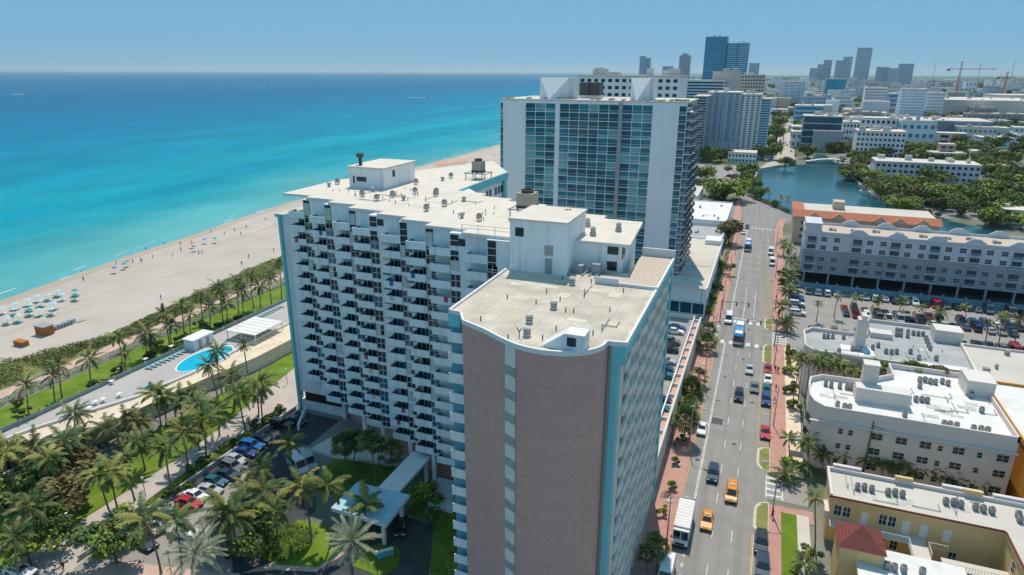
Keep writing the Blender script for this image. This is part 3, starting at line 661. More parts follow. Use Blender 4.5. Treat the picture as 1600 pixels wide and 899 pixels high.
# ------------------------------------------------------------------ vegetation
mat('palm_leaf', (.078,.115,.024), .6, .35, .8, spec=.35, rnd=.3)
mat('palm_leaf_yellow', (.21,.205,.05), .65, .3, .8, spec=.3, rnd=.3)
mat('palm_dead', (.26,.17,.08), .9, .3, 1)
mat('date_leaf', (.20,.23,.15), .6, .25, .8, spec=.35)
mat('trunk', (.22,.19,.155), .95, .25, 3)
mat('bark', (.13,.10,.07), .95, .25, 3)
mat('aqua_pale', (.36,.55,.62), .7, .08, .4)
mat('leaf_dark', (.062,.10,.024), .7, .45, .5, rnd=.3)
mat('leaf_mid', (.115,.16,.032), .7, .45, .5, rnd=.35)
mat('leaf_bright', (.19,.24,.03), .7, .4, .5, rnd=.25)
mat('leaf_olive', (.15,.12,.042), .75, .4, .5, rnd=.3)
def frond(q, base, az, el, L, droop, r, mi, npair=13, lw=.115, ll=.62, vee=.45):
    """one feather frond: arched midrib with drooping leaflets on both sides"""
    pts = []; p = Vector(base); e = el; n_ = 7
    for k in range(n_+1):
        pts.append(p.copy()); d = Vector((math.cos(az)*math.cos(e), math.sin(az)*math.cos(e), math.sin(e))); p = p + d*(L/n_); e -= droop/n_*(.5 + k/n_)
    side = Vector((-math.sin(az), math.cos(az), 0))
    for k in range(n_):
        a, c = pts[k], pts[k+1]; ww = .05*(1-k/n_)+.012
        q.face([a-side*ww, a+side*ww, c+side*ww*.8, c-side*ww*.8], mi)
    for j in range(npair):
        t = .16 + .84*(j+.5)/npair; f = t*n_; k = min(int(f), n_-1); c = pts[k].lerp(pts[k+1], f-k); tan = (pts[k+1]-pts[k]).normalized()
        up = side.cross(tan); l = ll*(1.05-.75*abs(t-.45)*1.3)*r.uniform(.85, 1.15)
        for sg in (-1, 1):
            d = (side*sg*.8 + tan*.55 - Vector((0,0,1))*vee*r.uniform(.5, 1.3)).normalized()
            w_ = tan*lw
            q.face([c-w_, c+w_, c+d*l+w_*.35, c+d*l-w_*.35], mi)
def coconut_crown(seed, n_=19, L=3.3, dead=2, yel=.25):
    r = random.Random(seed); q = MB()
    for k in range(n_):
        az = k*2.399 + r.uniform(-.25, .25); t = k/(n_-1); el = 1.15 - 1.45*t + r.uniform(-.15, .15)
        frond(q, (math.cos(az)*.12, math.sin(az)*.12, .1-.25*t), az, el, L*r.uniform(.85, 1.12), 1.35*r.uniform(.8, 1.3), r, 1 if r.random() < yel else 0)
    for k in range(dead):
        az = r.uniform(0, 6.28); frond(q, (0,0,-.2), az, -.75, L*.75, .7, r, 2, 9)
    for k in range(5):
        az = r.uniform(0, 6.28); c = (math.cos(az)*.28, math.sin(az)*.28, -.3); q.lathe(c, [(.02,-.16),(.13,-.05),(.13,.06),(.03,.15)], 5, 3)
    return q.mesh('crown', ['palm_leaf','palm_leaf_yellow','palm_dead','leaf_bright'])
COCO = [coconut_crown(s, n_, L, dd, yy) for s, n_, L, dd, yy in ((1,22,3.3,3,.2),(2,17,3.0,2,.45),(3,25,3.6,4,.3),(4,15,2.6,1,.15),(5,19,3.1,3,.6),(6,20,3.4,5,.35))]
def date_crown(seed):
    r = random.Random(seed); q = MB()
    for k in range(40):
        az = k*2.399; t = k/39; frond(q, (math.cos(az)*.2, math.sin(az)*.2, .2-.4*t), az, 1.25-1.75*t + r.uniform(-.1,.1), 3.1*r.uniform(.9,1.1), .75, r, 0, 15, .06, .42, .05)
    return q.mesh('crown', ['date_leaf'])
DATE = [date_crown(8), date_crown(9)]
def fan_crown(seed, n_=26, rr=.8, yel=.2):
    r = random.Random(seed); q = MB()
    for k in range(n_):
        az = k*2.399; t = k/(n_-1); el = 1.3 - 1.9*t + r.uniform(-.12,.12)
        d = Vector((math.cos(az)*math.cos(el), math.sin(az)*math.cos(el), math.sin(el))); side = Vector((-math.sin(az), math.cos(az), 0)); up = side.cross(d)*-1
        L = r.uniform(.75, 1.15); c = d*L; q.face([side*.03, -side*.03, c-side*.03, c+side*.03], 0); mi = 1 if r.random() < yel else 0
        for j in range(9):
            a0 = -1.9 + 3.8*j/9; a1 = a0 + .36; am = (a0+a1)/2
            f = lambda a, l: c + (d*math.cos(a) + side*math.sin(a))*l - Vector((0,0,1))*.25*l*l
            q.face([c, f(a0, rr*.72), f(am, rr*r.uniform(.9,1.15)), f(a1, rr*.72)], mi)
    return q.mesh('crown', ['palm_leaf','palm_leaf_yellow'])
FAN = [fan_crown(21), fan_crown(22, 30, .95, .1), fan_crown(23, 22, .75, .5)]
def trunk_mesh(h, lean, r, rad=.15):
    q = MB(); n_ = 7; ph = r.uniform(-.25, .25)
    pts = []; rr_ = []
    for k in range(n_+1):
        t = k/n_; s_ = t**1.5
        pts.append((lean*s_ + ph*math.sin(t*3.1), ph*.6*math.sin(t*3.1), h*t)); rr_.append(rad*(1.5-.95*min(1, t*4)+.0 if t < .25 else .62-.12*t+.45*.55))
    rr_ = [rad*(1.45 if k == 0 else 1.08-.38*k/n_) for k in range(n_+1)]
    q.path(pts, rr_, 6, 0); return q.mesh('trunk', ['trunk'])
rp = random.Random(42)
def palm(bx, by, top_x, h, label, group, crowns=COCO, cat='palm tree', name='coconut_palm', z=0., sc=1., rad=.15):
    t = thing(name, label, cat, (bx, by, z), 0, group)
    lean = max(-3.5, min(3.5, top_x))
    inst('trunk', trunk_mesh(h, lean, rp, rad), t)
    c = inst('crown', rp.choice(crowns), t, (lean, 0, h), rp.uniform(0, 6.28)); s_ = sc*rp.uniform(.8, 1.18); c.scale = (s_, s_, s_*rp.uniform(.85, 1.15)); c.rotation_euler = (rp.uniform(-.18,.18), rp.uniform(-.18,.18), rp.uniform(0, 6.28))
    return t
def palm_px(ub, vb, uc, vc, label, group, z=0., **k):
    x, y = G(ub, vb, z); xt, zt = ATY(uc, vc, y)
    h = max(1.2, min(17, zt - z)); return palm(x, y, xt-x, h, label, group, z=z, **k)
LAWN = [(47,662,41,602),(87,635,82,585),(97,622,92,572),(145,612,140,560),(192,580,185,527),(196,590,194,550),(232,560,227,520),(239,557,236,532),(265,540,256,492),(268,538,267,508),(289,531,283,475),(299,531,297,490),(320,516,313,462),(328,513,327,480),(349,505,343,450),(356,506,354,474),(382,497,377,457),(373,490,371,440),(408,486,405,447),(425,478,421,430),(397,482,391,432),(440,470,436,412)]
for i, p in enumerate(LAWN): palm_px(*p, '%s coconut palm from the near end of the row on the beachside lawn' % ORD[i], 'coconut palms on the beachside lawn', sc=1.2 if i == 3 else 1.0, crowns=COCO[:4] if i != 3 else [COCO[4]])
PROM = [(122,690,118,645),(341,622,326,570),(347,614,340,548),(389,597,380,538),(366,640,361,588),(252,668,241,615),(260,666,253,620),(286,655,282,622),(311,652,303,612),(223,692,218,655),(200,694,196,660),(170,694,165,670),(343,682,341,640),(312,690,308,630),(384,675,373,615),(404,652,398,612),(411,660,408,600),(80,775,75,715),(15,770,8,705),(46,850,46,792),(186,807,172,738),(175,810,155,742),(211,783,195,716),(227,735,215,690),(271,778,258,700),(295,733,286,675),(322,712,316,655),(30,905,22,838),(105,735,100,690),(60,740,52,700),(130,705,127,682)]
PROM.sort(key=lambda p: -p[1])
for i, p in enumerate(PROM): palm_px(*p, '%s coconut palm from the plaza end of the promenade below the pool wall' % ORD[i], 'coconut palms along the promenade', sc=.8 if 320 < p[0] < 395 and p[1] < 625 else 1.12, crowns=COCO)
DRV = [(252,897,225,812),(285,895,275,815),(369,862,362,805),(435,857,428,795),(486,850,470,762),(517,850,512,758),(456,745,452,692),(412,770,405,735),(572,835,570,786),(392,790,385,760),(340,850,352,800),(420,800,412,765)]
dl = ['leaning coconut palm at the driveway mouth, nearest the bottom edge','tall coconut palm beside the silver date palm at the driveway','full coconut palm over the dark parked cars near the lawn','coconut palm at the left end of the sunny entrance lawn','coconut palm in the middle of the sunny entrance lawn','coconut palm at the canopy end of the sunny entrance lawn','shaded coconut palm beside the garage ramp','small coconut palm behind the row of parked cars','dense low coconut palm in front of the entrance canopy','coconut palm between the parked cars and the shaded drive','coconut palm beside the white cars on the sunny apron','yellowing coconut palm left of the entrance lawn']
for p, l in zip(DRV, dl): palm_px(*p, l, 'coconut palms around the entrance drive', sc=1.12)
for p, l in zip([(306,915,305,864),(552,908,551,846)], ['silver green date palm at the driveway mouth beside the white cars','silver green date palm on the brick path in front of the entrance canopy']):
    palm_px(*p, l, None, crowns=DATE, name='date_palm', cat='date palm', rad=.24, sc=1.3)
SHD = [(543,742,538,692),(551,738,555,690),(586,754,578,688),(592,745,590,695),(613,730,612,708)]
for i, p in enumerate(SHD): palm_px(*p, '%s palm from the ramp in the shaded garden under the balconies' % ORD[i], 'palms in the shaded garden', crowns=FAN, name='fan_palm', sc=1.5, rad=.12)
STR = [(1107,527,1107,514),(1105,550,1104,534),(1087,622,1081,607),(1094,604,1092,588),(1080,647,1077,632),(1066,690,1072,655),(1026,893,1030,856),(1012,893,1010,866),(1034,899,1022,846)]
sl_ = ['small fan palm on the pink corner by the crossing','fan palm just below the corner palm at the crossing','second round fan palm down the podium sidewalk','round fan palm highest of the podium sidewalk trio','third round fan palm down the podium sidewalk','fan palm above the strolling people by the podium wall','fan palm of the bottom sidewalk cluster, right trunk','fan palm of the bottom sidewalk cluster, left trunk','tallest fan palm of the bottom sidewalk cluster']
for p, l in zip(STR, sl_): palm_px(*p, l, 'fan palms along the podium sidewalk', crowns=[FAN[2]] if 'cluster' in l else FAN, name='fan_palm', sc=.95 if 'cluster' in l else 1.6, rad=.13)
LOT = [(1275,503,1279,474),(1303,497,1310,463),(1336,492,1339,465),(1370,495,1373,468),(1405,497,1410,470),(1437,505,1440,480),(1467,505,1470,488),(1506,505,1509,480),(1539,539,1545,503),(1583,544,1593,500),(1560,537,1566,497),(1571,520,1572,492)]
for i, p in enumerate(LOT): palm_px(*p, '%s palm from the avenue among the cars of the parking lot' % ORD[i], 'palms in the parking lot', crowns=COCO[1:4], sc=.7, rad=.13)
DEC = [(1286,738,1286,709),(1316,735,1317,708),(1356,745,1356,717),(1378,750,1378,720),(1392,755,1394,727),(1411,757,1412,724),(1424,760,1424,737),(1440,760,1440,735),(1459,762,1459,735),(1472,765,1473,742),(1486,767,1486,744),(1495,770,1496,753),(1515,772,1515,757),(1533,775,1534,757),(1263,735,1263,692),(1233,715,1233,684)]
for i, p in enumerate(DEC): palm_px(*p, '%s palm along the shaded lane between the white roofed and the yellow building' % ORD[i], 'palms in the lane behind the deco building', crowns=COCO[3:4]+COCO[:1], sc=.66, name='royal_palm', rad=.1)
D1 = [(1271,590,1271,562),(1291,592,1291,566),(1306,595,1306,570),(1322,597,1322,576),(1340,598,1341,580),(1379,598,1379,576),(1249,590,1248,565),(1257,590,1258,560)]
D1C = [(1249,562),(1258,558),(1268,560),(1279,566),(1289,563),(1300,570),(1311,567),(1322,574),(1333,578),(1345,580),(1376,574),(1387,578),(1396,580)]
for i, (uc, vc) in enumerate(D1C):
    yy = 141.8 if uc > 1340 else rp.uniform(137, 141); x_, h_ = ATY(uc, vc, yy)
    palm(x_, yy, rp.uniform(-.4,.4), max(3, h_), '%s palm from the avenue in the gap between the grey and the white roof' % ORD[i], 'palms between the two deco buildings', crowns=COCO[1:3]+COCO[4:], sc=.7, rad=.12)
MISC = [((1230,752,1229,742),'low dark palm at the corner of the side street'),((1273,860,1273,777),'slim palm on the paver walk before the yellow building'),((1259,899,1257,880),'bushy palm at the bottom edge beside the lawn'),((1487,862,1481,826),'taller courtyard palm of the yellow building, by the gallery'),((1517,868,1527,848),'courtyard palm of the yellow building beside the far stair door'),((1200,316,1202,301),'lone date palm on the lake bank'),((1221,322,1221,308),'left palm of the pair on the lake bank'),((1231,330,1231,312),'right palm of the pair on the lake bank')]
for p, l in MISC: palm_px(*p, l, None, crowns=COCO[:3] if p[0] > 1235 or p[1] > 700 else DATE, sc=.62 if p[0] > 1235 else .8, rad=.12)
UPR = [(1228,420,1232,387),(1238,430,1240,407),(1232,452,1233,432),(1226,470,1227,455),(1243,440,1247,420),(1222,500,1222,478),(1236,470,1238,452),(1224,400,1224,380),(1230,520,1229,505)]
for i, p in enumerate(UPR): palm_px(*p, '%s palm of the dense clump along the west sidewalk by the grey apartments' % ORD[i], 'palm clump by the grey apartments', crowns=COCO[:4], sc=1.05)
# ---- broadleaf trees
def leaf_crown(seed, n_=1500, rx=1., rz=.75, lumps=9, mats=('leaf_dark','leaf_mid','leaf_bright'), ls=.085):
    r = random.Random(seed); q = MB()
    C_ = [(r.gauss(0,.42)*rx, r.gauss(0,.42)*rx, r.uniform(-.35,.5)*rz, r.uniform(.28,.5)) for _ in range(lumps)]
    tone = [r.random() for _ in range(lumps)]
    for i in range(n_):
        k = r.randrange(lumps); cx, cy, cz, cr = C_[k]
        u_ = Vector((r.gauss(0,1), r.gauss(0,1), r.gauss(0,1))).normalized(); rad = cr*(r.random()**.35)
        p = Vector((cx, cy, cz)) + Vector((u_.x, u_.y, u_.z*.8))*rad
        nn = (u_*.7 + Vector((r.gauss(0,.5), r.gauss(0,.5), r.gauss(.35,.5)))).normalized(); a = nn.orthogonal().normalized(); b_ = nn.cross(a); s_ = ls*r.uniform(.6,1.4)
        t = tone[k]*.7 + r.random()*.5
        q.face([p-a*s_, p-b_*s_*.6, p+a*s_, p+b_*s_*.6], 0 if t < .45 else (1 if t < .85 else 2))
    for k in range(lumps):
        q.tube((0,0,-rz*.9), (C_[k][0]*.85, C_[k][1]*.85, C_[k][2]), .035, .012, 4, 3, False)
    return q.mesh('crown', list(mats)+['bark'])
TREEC = {'dark': [leaf_crown(31), leaf_crown(32, lumps=12), leaf_crown(36, lumps=7)], 'mid': [leaf_crown(33, mats=('leaf_mid','leaf_mid','leaf_bright')), leaf_crown(34, lumps=11, mats=('leaf_dark','leaf_mid','leaf_bright'))], 'bright': [leaf_crown(35, rz=.5, lumps=12, mats=('leaf_mid','leaf_bright','leaf_bright'))], 'olive': [leaf_crown(37, lumps=11, mats=('leaf_dark','leaf_olive','leaf_olive')), leaf_crown(38, lumps=9, mats=('leaf_olive','leaf_olive','leaf_mid'))]}
TRK = MB(); TRK.path([(0,0,0),(.01,0,.3),(-.02,.02,.65),(.02,0,1)], [.06,.042,.038,.03], 6, 0); TRKM = TRK.mesh('trunk', ['bark'])
rt = random.Random(77)
SHC = {k: [leaf_crown(60+i, 520, 1., .8, 6, m_, .2) for i in range(2)] for k, m_ in (('dark',('leaf_dark','leaf_dark','leaf_mid')),('mid',('leaf_dark','leaf_mid','leaf_bright')),('bright',('leaf_mid','leaf_bright','leaf_bright')),('olive',('leaf_dark','leaf_olive','leaf_mid')))}
def tree(x, y, rad, h, kind, label, group=None, z=0, name='shade_tree', cat='tree'):
    t = thing(name, label, cat, (x, y, z), rt.uniform(0, 6.28), group)
    k = inst('trunk', TRKM, t); k.scale = (rad*1.1, rad*1.1, max(.3, h-rad*.55))
    c = inst('crown', rt.choice((SHC if name == 'shrub' else TREEC)[kind]), t, (0, 0, h-rad*.55), rt.uniform(0, 6.28)); c.scale = (rad*1.15, rad*1.15, rad*rt.uniform(.85, 1.15))
    return t
def tree_px(u, v, wpx, kind, label, group=None, hf=1.5, **k):
    """tree whose crown centre shows near (u, v - crown) and whose foot is at (u, v)"""
    x, y = G(u, v); d = math.hypot(math.hypot(x, y), CAM_H); rad = wpx/2*d/1060
    return tree(x, y, rad, rad*hf+1, kind, label, group, **k)
SG = [(112,800,78,'olive','large bronze sea grape tree left of the promenade'),(60,790,70,'dark','dark dense tree behind the left promenade palms'),(20,800,70,'mid','green tree at the left edge below the pool wall'),(90,855,52,'dark','dark tree overhanging the brick plaza at left'),(35,745,60,'olive','bronze tree under the pool wall at the left edge'),(182,880,72,'mid','rounded pandanus bush on the plaza between two palms'),(188,845,50,'mid','upper half of the pandanus clump beside the promenade'),(48,884,56,'bright','bright green fan shaped shrub on the plaza at lower left'),(140,742,46,'olive','bronze sea grape behind the promenade palms'),(415,835,58,'dark','dark tree among the palms left of the entrance lawn'),(395,880,55,'dark','dark low tree at the shady bottom of the lawn'),(660,800,55,'dark','shaded leafy tree right of the entrance walkway')]
for u, v, w_, k, l in SG: tree_px(u, v, w_, k, l, hf=1.35)
TL = [(1137,384,44,'olive','brownish olive tree on the sidewalk by the low white building',1.5),(1125,428,26,'dark','dark green tree against the white low building',1.4),(1132,312,62,'bright','wide bright green tree at the bend of the avenue',1.1),(1095,282,34,'bright','bright green tree below the glass tower balconies',1.2),(1090,293,22,'olive','small yellow flowering tree below the glass tower',1.),(1120,310,30,'dark','dark tree under the bright green one at the bend',1.),(1098,252,30,'mid','first tree in front of the white twin towers',1.3),(1112,254,28,'dark','second tree in front of the white twin towers',1.3),(1126,253,26,'mid','third tree in front of the white twin towers',1.3),(1158,278,34,'mid','tree where the bend meets the lake',1.2),(1176,272,24,'dark','small dark tree at the lake corner',1.),(1190,250,30,'dark','tree on the far road corner, left',1.3),(1206,250,30,'dark','tree beside the far road, left of the traffic',1.5),(1226,262,24,'dark','rounded tree on the lake quay',1.2),(1213,222,32,'dark','dark tree left of the far road',1.4),(1213,205,28,'mid','tree further up left of the far road',1.4),(1216,190,22,'dark','uppermost tree left of the far road',1.4),(1262,248,30,'mid','tree on the far quay right of the road',1.2),(1168,287,26,'mid','first tree down the near lake bank',1.3),(1176,299,24,'dark','second tree down the near lake bank',1.3),(1188,311,22,'mid','third tree down the near lake bank',1.2),(1160,294,26,'mid','tree behind the first bank tree',1.3),(1212,324,14,'mid','low tree between the bank palms',1.),(1246,215,16,'dark','slim tree right of the far road',1.5),(1270,230,26,'mid','tree before the patterned parking wall',1.4),(1300,228,28,'mid','tree beside the patterned parking wall',1.3)]
for u, v, w_, k, l, hf in TL: tree_px(u, v, w_, k, l, 'trees around the bend and the lake road', hf=hf)
# woods right of the lake: individual trees in three belts
belt = []; FARREL = []
def in_belt(u0, u1, v0, v1, n_, w0, w1, r):
    for _ in range(n_): belt.append((r.uniform(u0, u1), r.uniform(v0, v1), r.uniform(w0, w1), r.choice(['dark','mid','mid','bright','bright','olive'])))
rw = random.Random(90)
in_belt(1330,1480,282,312,24,22,36,rw); in_belt(1400,1560,305,345,22,24,42,rw); in_belt(1540,1600,285,345,15,22,40,rw); in_belt(1320,1350,262,285,6,20,30,rw)
in_belt(1440,1600,262,285,18,20,32,rw); in_belt(1400,1460,235,250,8,16,24,rw); in_belt(1480,1600,236,262,16,16,28,rw); in_belt(1335,1420,246,254,6,16,22,rw); in_belt(1540,1600,345,372,6,24,34,rw)
belt.sort(key=lambda q: -q[1])
for i, (u, v, w_, k) in enumerate(belt):
    FARREL.append((tree_px(u, v, w_, k, 'x', 'trees of the wooded lake shore', hf=1.15), '%s wood tree' % {'dark':'dark green','mid':'green','bright':'bright green','olive':'olive brown'}[k]))
for i, (uc, vc, k) in enumerate([(1410,576,'bright'),(1424,574,'mid'),(1438,575,'bright'),(1452,577,'olive'),(1466,578,'olive'),(1480,581,'mid')]):
    x_, h_ = ATY(uc, vc, 141.7); tree(x_, 141.7, 1.7, max(3, h_+1), k, '%s bushy tree of the row behind the white deco roof, going away from the avenue' % ORD[i], 'bushy trees behind the white deco roof')
# ---- shrubs in the avenue planters and yards
SHR = [(1064,693,16,'mid','small shrub between the fan palm and the podium wall'),(1055,727,13,'bright','leafy planter shrub highest above the parked bicycles'),(1050,766,15,'bright','leafy planter shrub just above the parked bicycles'),(1037,805,15,'bright','leafy planter shrub below the parked bicycles'),(1120,452,16,'mid','hedge bush on the verge by the low white building, upper'),(1112,470,18,'bright','hedge bush on the verge by the low white building, middle'),(1107,490,16,'mid','hedge bush on the verge by the low white building, lower'),(1232,505,14,'dark','dark bush at the corner of the parking lot'),(1240,640,20,'mid','yard bush beside the striped awning'),(1236,585,20,'bright','yard bush north of the awning'),(1238,612,20,'mid','yard bush midway to the awning'),(1235,730,20,'bright','yard bush at the side street corner'),(1250,740,18,'mid','yard bush behind the corner bush'),(1222,445,14,'bright','bright bush on the west sidewalk by the apartments'),(1222,430,14,'mid','bush on the west sidewalk above the bright one'),(1270,875,22,'mid','bush at the foot of the slim walk palm'),(1236,560,18,'dark','yard bush nearest the grey roof')]
for u, v, w_, k, l in SHR: tree_px(u, v, w_, k, l, None, hf=.75, name='shrub', cat='shrub')
LSH = [(30,637),(125,630),(148,605),(190,580),(237,560),(262,553),(305,532),(323,522),(350,513),(380,503),(40,649),(245,545),(312,512),(288,532)]
for i, (u, v) in enumerate(LSH): tree_px(u, v, 15, 'dark' if i % 3 else 'olive', '%s low clipped shrub on the beachside lawn by the pool fence' % ORD[i], 'low shrubs on the beachside lawn', hf=.7, name='shrub', cat='shrub')
RSH = [(352,706),(367,700),(320,726),(303,742),(420,665),(430,655),(290,770),(262,782),(440,648),(398,672)]
for i, (u, v) in enumerate(RSH): tree_px(u, v, 17, 'dark' if i % 2 else 'mid', '%s rounded shrub on the strip between promenade and parked cars' % ORD[i], 'rounded shrubs beside the promenade', hf=.75, name='shrub', cat='shrub')
# ---- dune vegetation and hedges: uncountable, one object each
def scatter(name, poly_fn, n_, zmax, mats, ls, seed):
    r = random.Random(seed); q = MB()
    while len(q.f) < n_:
        c = poly_fn(r)
        if c is None: continue
        x, y, hz = c
        p = Vector((x, y, hz*(r.random()**.5)+.05)); nn = Vector((r.gauss(0,.5), r.gauss(0,.5), 1)).normalized(); a = nn.orthogonal().normalized(); b_ = nn.cross(a); s_ = ls*r.uniform(.5,1.5)
        q.face([p-a*s_, p-b_*s_*.6, p+a*s_, p+b_*s_*.6], r.randrange(len(mats)))
    o = q.build(name, list(mats)); o['kind'] = 'stuff'; return o
def vx(y):
    for k in range(len(VEG)-1):
        if VEG[k][1] <= y <= VEG[k+1][1]:
            t = (y-VEG[k][1])/(VEG[k+1][1]-VEG[k][1]); return VEG[k][0]+(VEG[k+1][0]-VEG[k][0])*t
    return -190
from mathutils import noise as mnoise
def dune(r):
    y = 60 + 250*(r.random()**1.6); x0 = vx(y)+.3; x = r.uniform(x0, -154.8)
    n_ = mnoise.noise(Vector((x*.16, y*.16, 1)))
    if n_ < -.12 and r.random() < .92: return None
    return x, y, (1.6+2.2*max(0, n_))*min(1, (x-x0)/3+.15)
scatter('dune_shrubbery', dune, 26000, 2, ('leaf_dark','leaf_mid','leaf_olive','leaf_bright'), .24, 5)
def hedge1(r): return r.uniform(-147.6,-145.6), 60+150*r.random(), .9
scatter('boardwalk_hedge', hedge1, 5000, 1, ('leaf_dark','leaf_mid'), .16, 6)
def hedge2(r): return r.uniform(-89.3,-87.4), 63+34*r.random(), .35
scatter('verge_groundcover', hedge2, 1600, 1, ('leaf_bright','leaf_mid'), .13, 7)
def bed(r):
    k = r.randrange(3)
    if k == 0: return r.uniform(-66,-52.4), r.uniform(76.8,87), .6
    if k == 1: return r.uniform(-47.6,-33), r.uniform(66.5,80), .5
    return r.uniform(-65,-58), r.uniform(60.5,68), .5
scatter('shade_groundcover', bed, 5000, 1, ('leaf_dark','leaf_mid'), .15, 8)
def verge(r):
    y = r.uniform(190, 300); return r.uniform(-11.3,-9.6), y, .9
scatter('avenue_hedge', verge, 3500, 1, ('leaf_mid','leaf_bright','leaf_dark'), .2, 9)
def lakeedge(r):
    t = r.random(); x = -9 + 22*t; y = 398 - 45*t + r.uniform(-3, 3); return x + r.uniform(0,2), y+4, 1.4
scatter('lake_bank_shrubbery', lakeedge, 2500, 1, ('leaf_mid','leaf_dark','leaf_olive'), .3, 10)
# ------------------------------------------------------------------ vehicles
mat('car_paint', (.5,.5,.5), .28, 0, objcol=True, spec=.5, coat=.3)
mat('car_glass', (.012,.02,.025), .06, 0, spec=.9)
mat('tyre', (.018,.018,.018), .9, 0)
mat('rim', (.45,.45,.46), .4, 0, metal=.6)
mat('lamp_glass', (.75,.75,.72), .15, 0, spec=.8)
mat('tail_red', (.45,.02,.02), .3, 0)
mat('black_trim', (.02,.02,.022), .6, 0)
def extrude_profile(q, prof, hw, mi=0):
    """side profile (y,z) extruded across the width; hw(z) gives the half width"""
    n_ = len(prof)
    A = [(-hw(z), y, z) for y, z in prof]; B = [(hw(z), y, z) for y, z in prof]
    q.face(A[::-1], mi); q.face(B, mi)
    for k in range(n_):
        j = (k+1) % n_; q.face([A[k], A[j], B[j], B[k]], mi)
def frustum(q, y0, y1, z0, hw0, y2, y3, z1, hw1, mi=0, top=True):
    a = [(-hw0,y0,z0),(hw0,y0,z0),(hw0,y1,z0),(-hw0,y1,z0)]; b_ = [(-hw1,y2,z1),(hw1,y2,z1),(hw1,y3,z1),(-hw1,y3,z1)]
    for k in range(4): j = (k+1) % 4; q.face([a[k], a[j], b_[j], b_[k]], mi)
    if top: q.face(b_, mi)
    return a, b_
def glass_on(q, a, b_, mi, ins=.1, out=.015):
    for k in range(4):
        j = (k+1) % 4; A, B, C_, D = [Vector(p) for p in (a[k], a[j], b_[j], b_[k])]
        nn = (B-A).cross(D-A).normalized()*out
        f = lambda s, t: (A.lerp(B, s)).lerp(D.lerp(C_, s), t) + nn
        if k in (1, 3):
            for s0, s1 in ((.07,.48),(.53,.92)): q.face([f(s0,.14), f(s1,.14), f(s1,.9), f(s0,.9)], mi)
        else: q.face([f(.06,.1), f(.94,.1), f(.94,.92), f(.06,.92)], mi)
def wheel_mesh(r, w_):
    q = MB(); q.tube((-w_/2,0,0), (w_/2,0,0), r, r, 12, 0); q.tube((-w_/2-.01,0,0), (w_/2+.01,0,0), r*.6, r*.6, 10, 1); return q.mesh('wheel', ['tyre','rim'])
WHEEL = wheel_mesh(.33, .22); WHEELB = wheel_mesh(.48, .3)
VK = {}
def car_kind(name, L, W, H, hood, prof, cab, wb, wr, extra=None, glass_ins=None):
    hw = lambda z: W/2 if z < .62 else W/2 - .05
    b = MB(); extrude_profile(b, prof, hw, 0)
    a, t = frustum(b, *cab, 0)
    b.box(-W/2+.1, W/2-.1, -L/2-.03, -L/2+.05, .28, .5, 1); b.box(-W/2+.1, W/2-.1, L/2-.05, L/2+.03, .28, .5, 1)
    for s in (-1, 1):
        b.box(s*(W/2+.02)-.09, s*(W/2+.02)+.09, cab[0]+.35, cab[0]+.5, cab[2]+.02, cab[2]+.17, 0)
        for y in wb: b.tube((s*(W/2-.24), y, wr+.02), (s*(W/2+.004), y, wr+.02), wr+.07, wr+.07, 12, 1)
    if extra: extra(b)
    g = MB(); glass_on(g, a, t, 0)
    hl = MB(); hl.box(-.2, .2, -.06, .04, -.08, .08)
    VK[name] = dict(body=b.mesh('body', ['car_paint','black_trim','lamp_glass','tail_red','car_glass']), glass=g.mesh('windows', ['car_glass']), lamp=hl.mesh('headlight', ['lamp_glass']), wb=wb, W=W, L=L, wr=wr, zl=.62 if H < 1.6 else .78, H=H)
def tails(L, W, z):
    def f(b):
        for s in (-1, 1): b.box(s*(W/2-.22)-.17, s*(W/2-.22)+.17, L/2-.03, L/2+.025, z-.09, z+.09, 3)
    return f
car_kind('sedan', 4.6, 1.82, 1.45, .9, [(-2.3,.22),(2.3,.22),(2.32,.62),(2.2,.96),(1.65,1.0),(-.95,.93),(-2.05,.76),(-2.3,.58)], (-1.0,1.75,.94,.80,-.2,1.0,1.44,.62), (-1.4,1.4), .33, tails(4.6,1.82,.82))
car_kind('hatchback', 4.1, 1.76, 1.5, .9, [(-2.05,.22),(2.05,.22),(2.05,.9),(1.9,1.0),(-.85,.95),(-1.85,.78),(-2.05,.58)], (-.95,1.98,.96,.78,-.1,1.5,1.5,.62), (-1.25,1.25), .32, tails(4.1,1.76,.85))
car_kind('suv', 4.8, 1.92, 1.78, 1.05, [(-2.4,.3),(2.4,.3),(2.42,1.0),(2.3,1.1),(-1.05,1.1),(-2.15,.98),(-2.4,.7)], (-1.1,2.35,1.1,.86,-.4,2.0,1.78,.7), (-1.45,1.45), .37, tails(4.8,1.92,1.0))
car_kind('minivan', 5.0, 1.95, 1.8, 1.0, [(-2.5,.26),(2.5,.26),(2.52,1.0),(2.45,1.08),(-1.5,1.06),(-2.2,.88),(-2.5,.62)], (-1.6,2.48,1.06,.88,-.6,2.25,1.8,.72), (-1.55,1.5), .35, tails(5.0,1.95,1.05))
def vanx(b): tails(5.6,2.0,1.0)(b)
car_kind('van', 5.6, 2.02, 2.5, 1.1, [(-2.8,.3),(2.8,.3),(2.8,1.25),(-2.0,1.25),(-2.6,1.05),(-2.8,.75)], (-2.1,2.8,1.25,.98,-1.35,2.75,2.5,.86), (-1.8,1.7), .38, vanx)
def pickx(b):
    tails(5.4,1.95,1.0)(b); b.box(-.82,.82,.95,2.6,1.085,1.1,1)
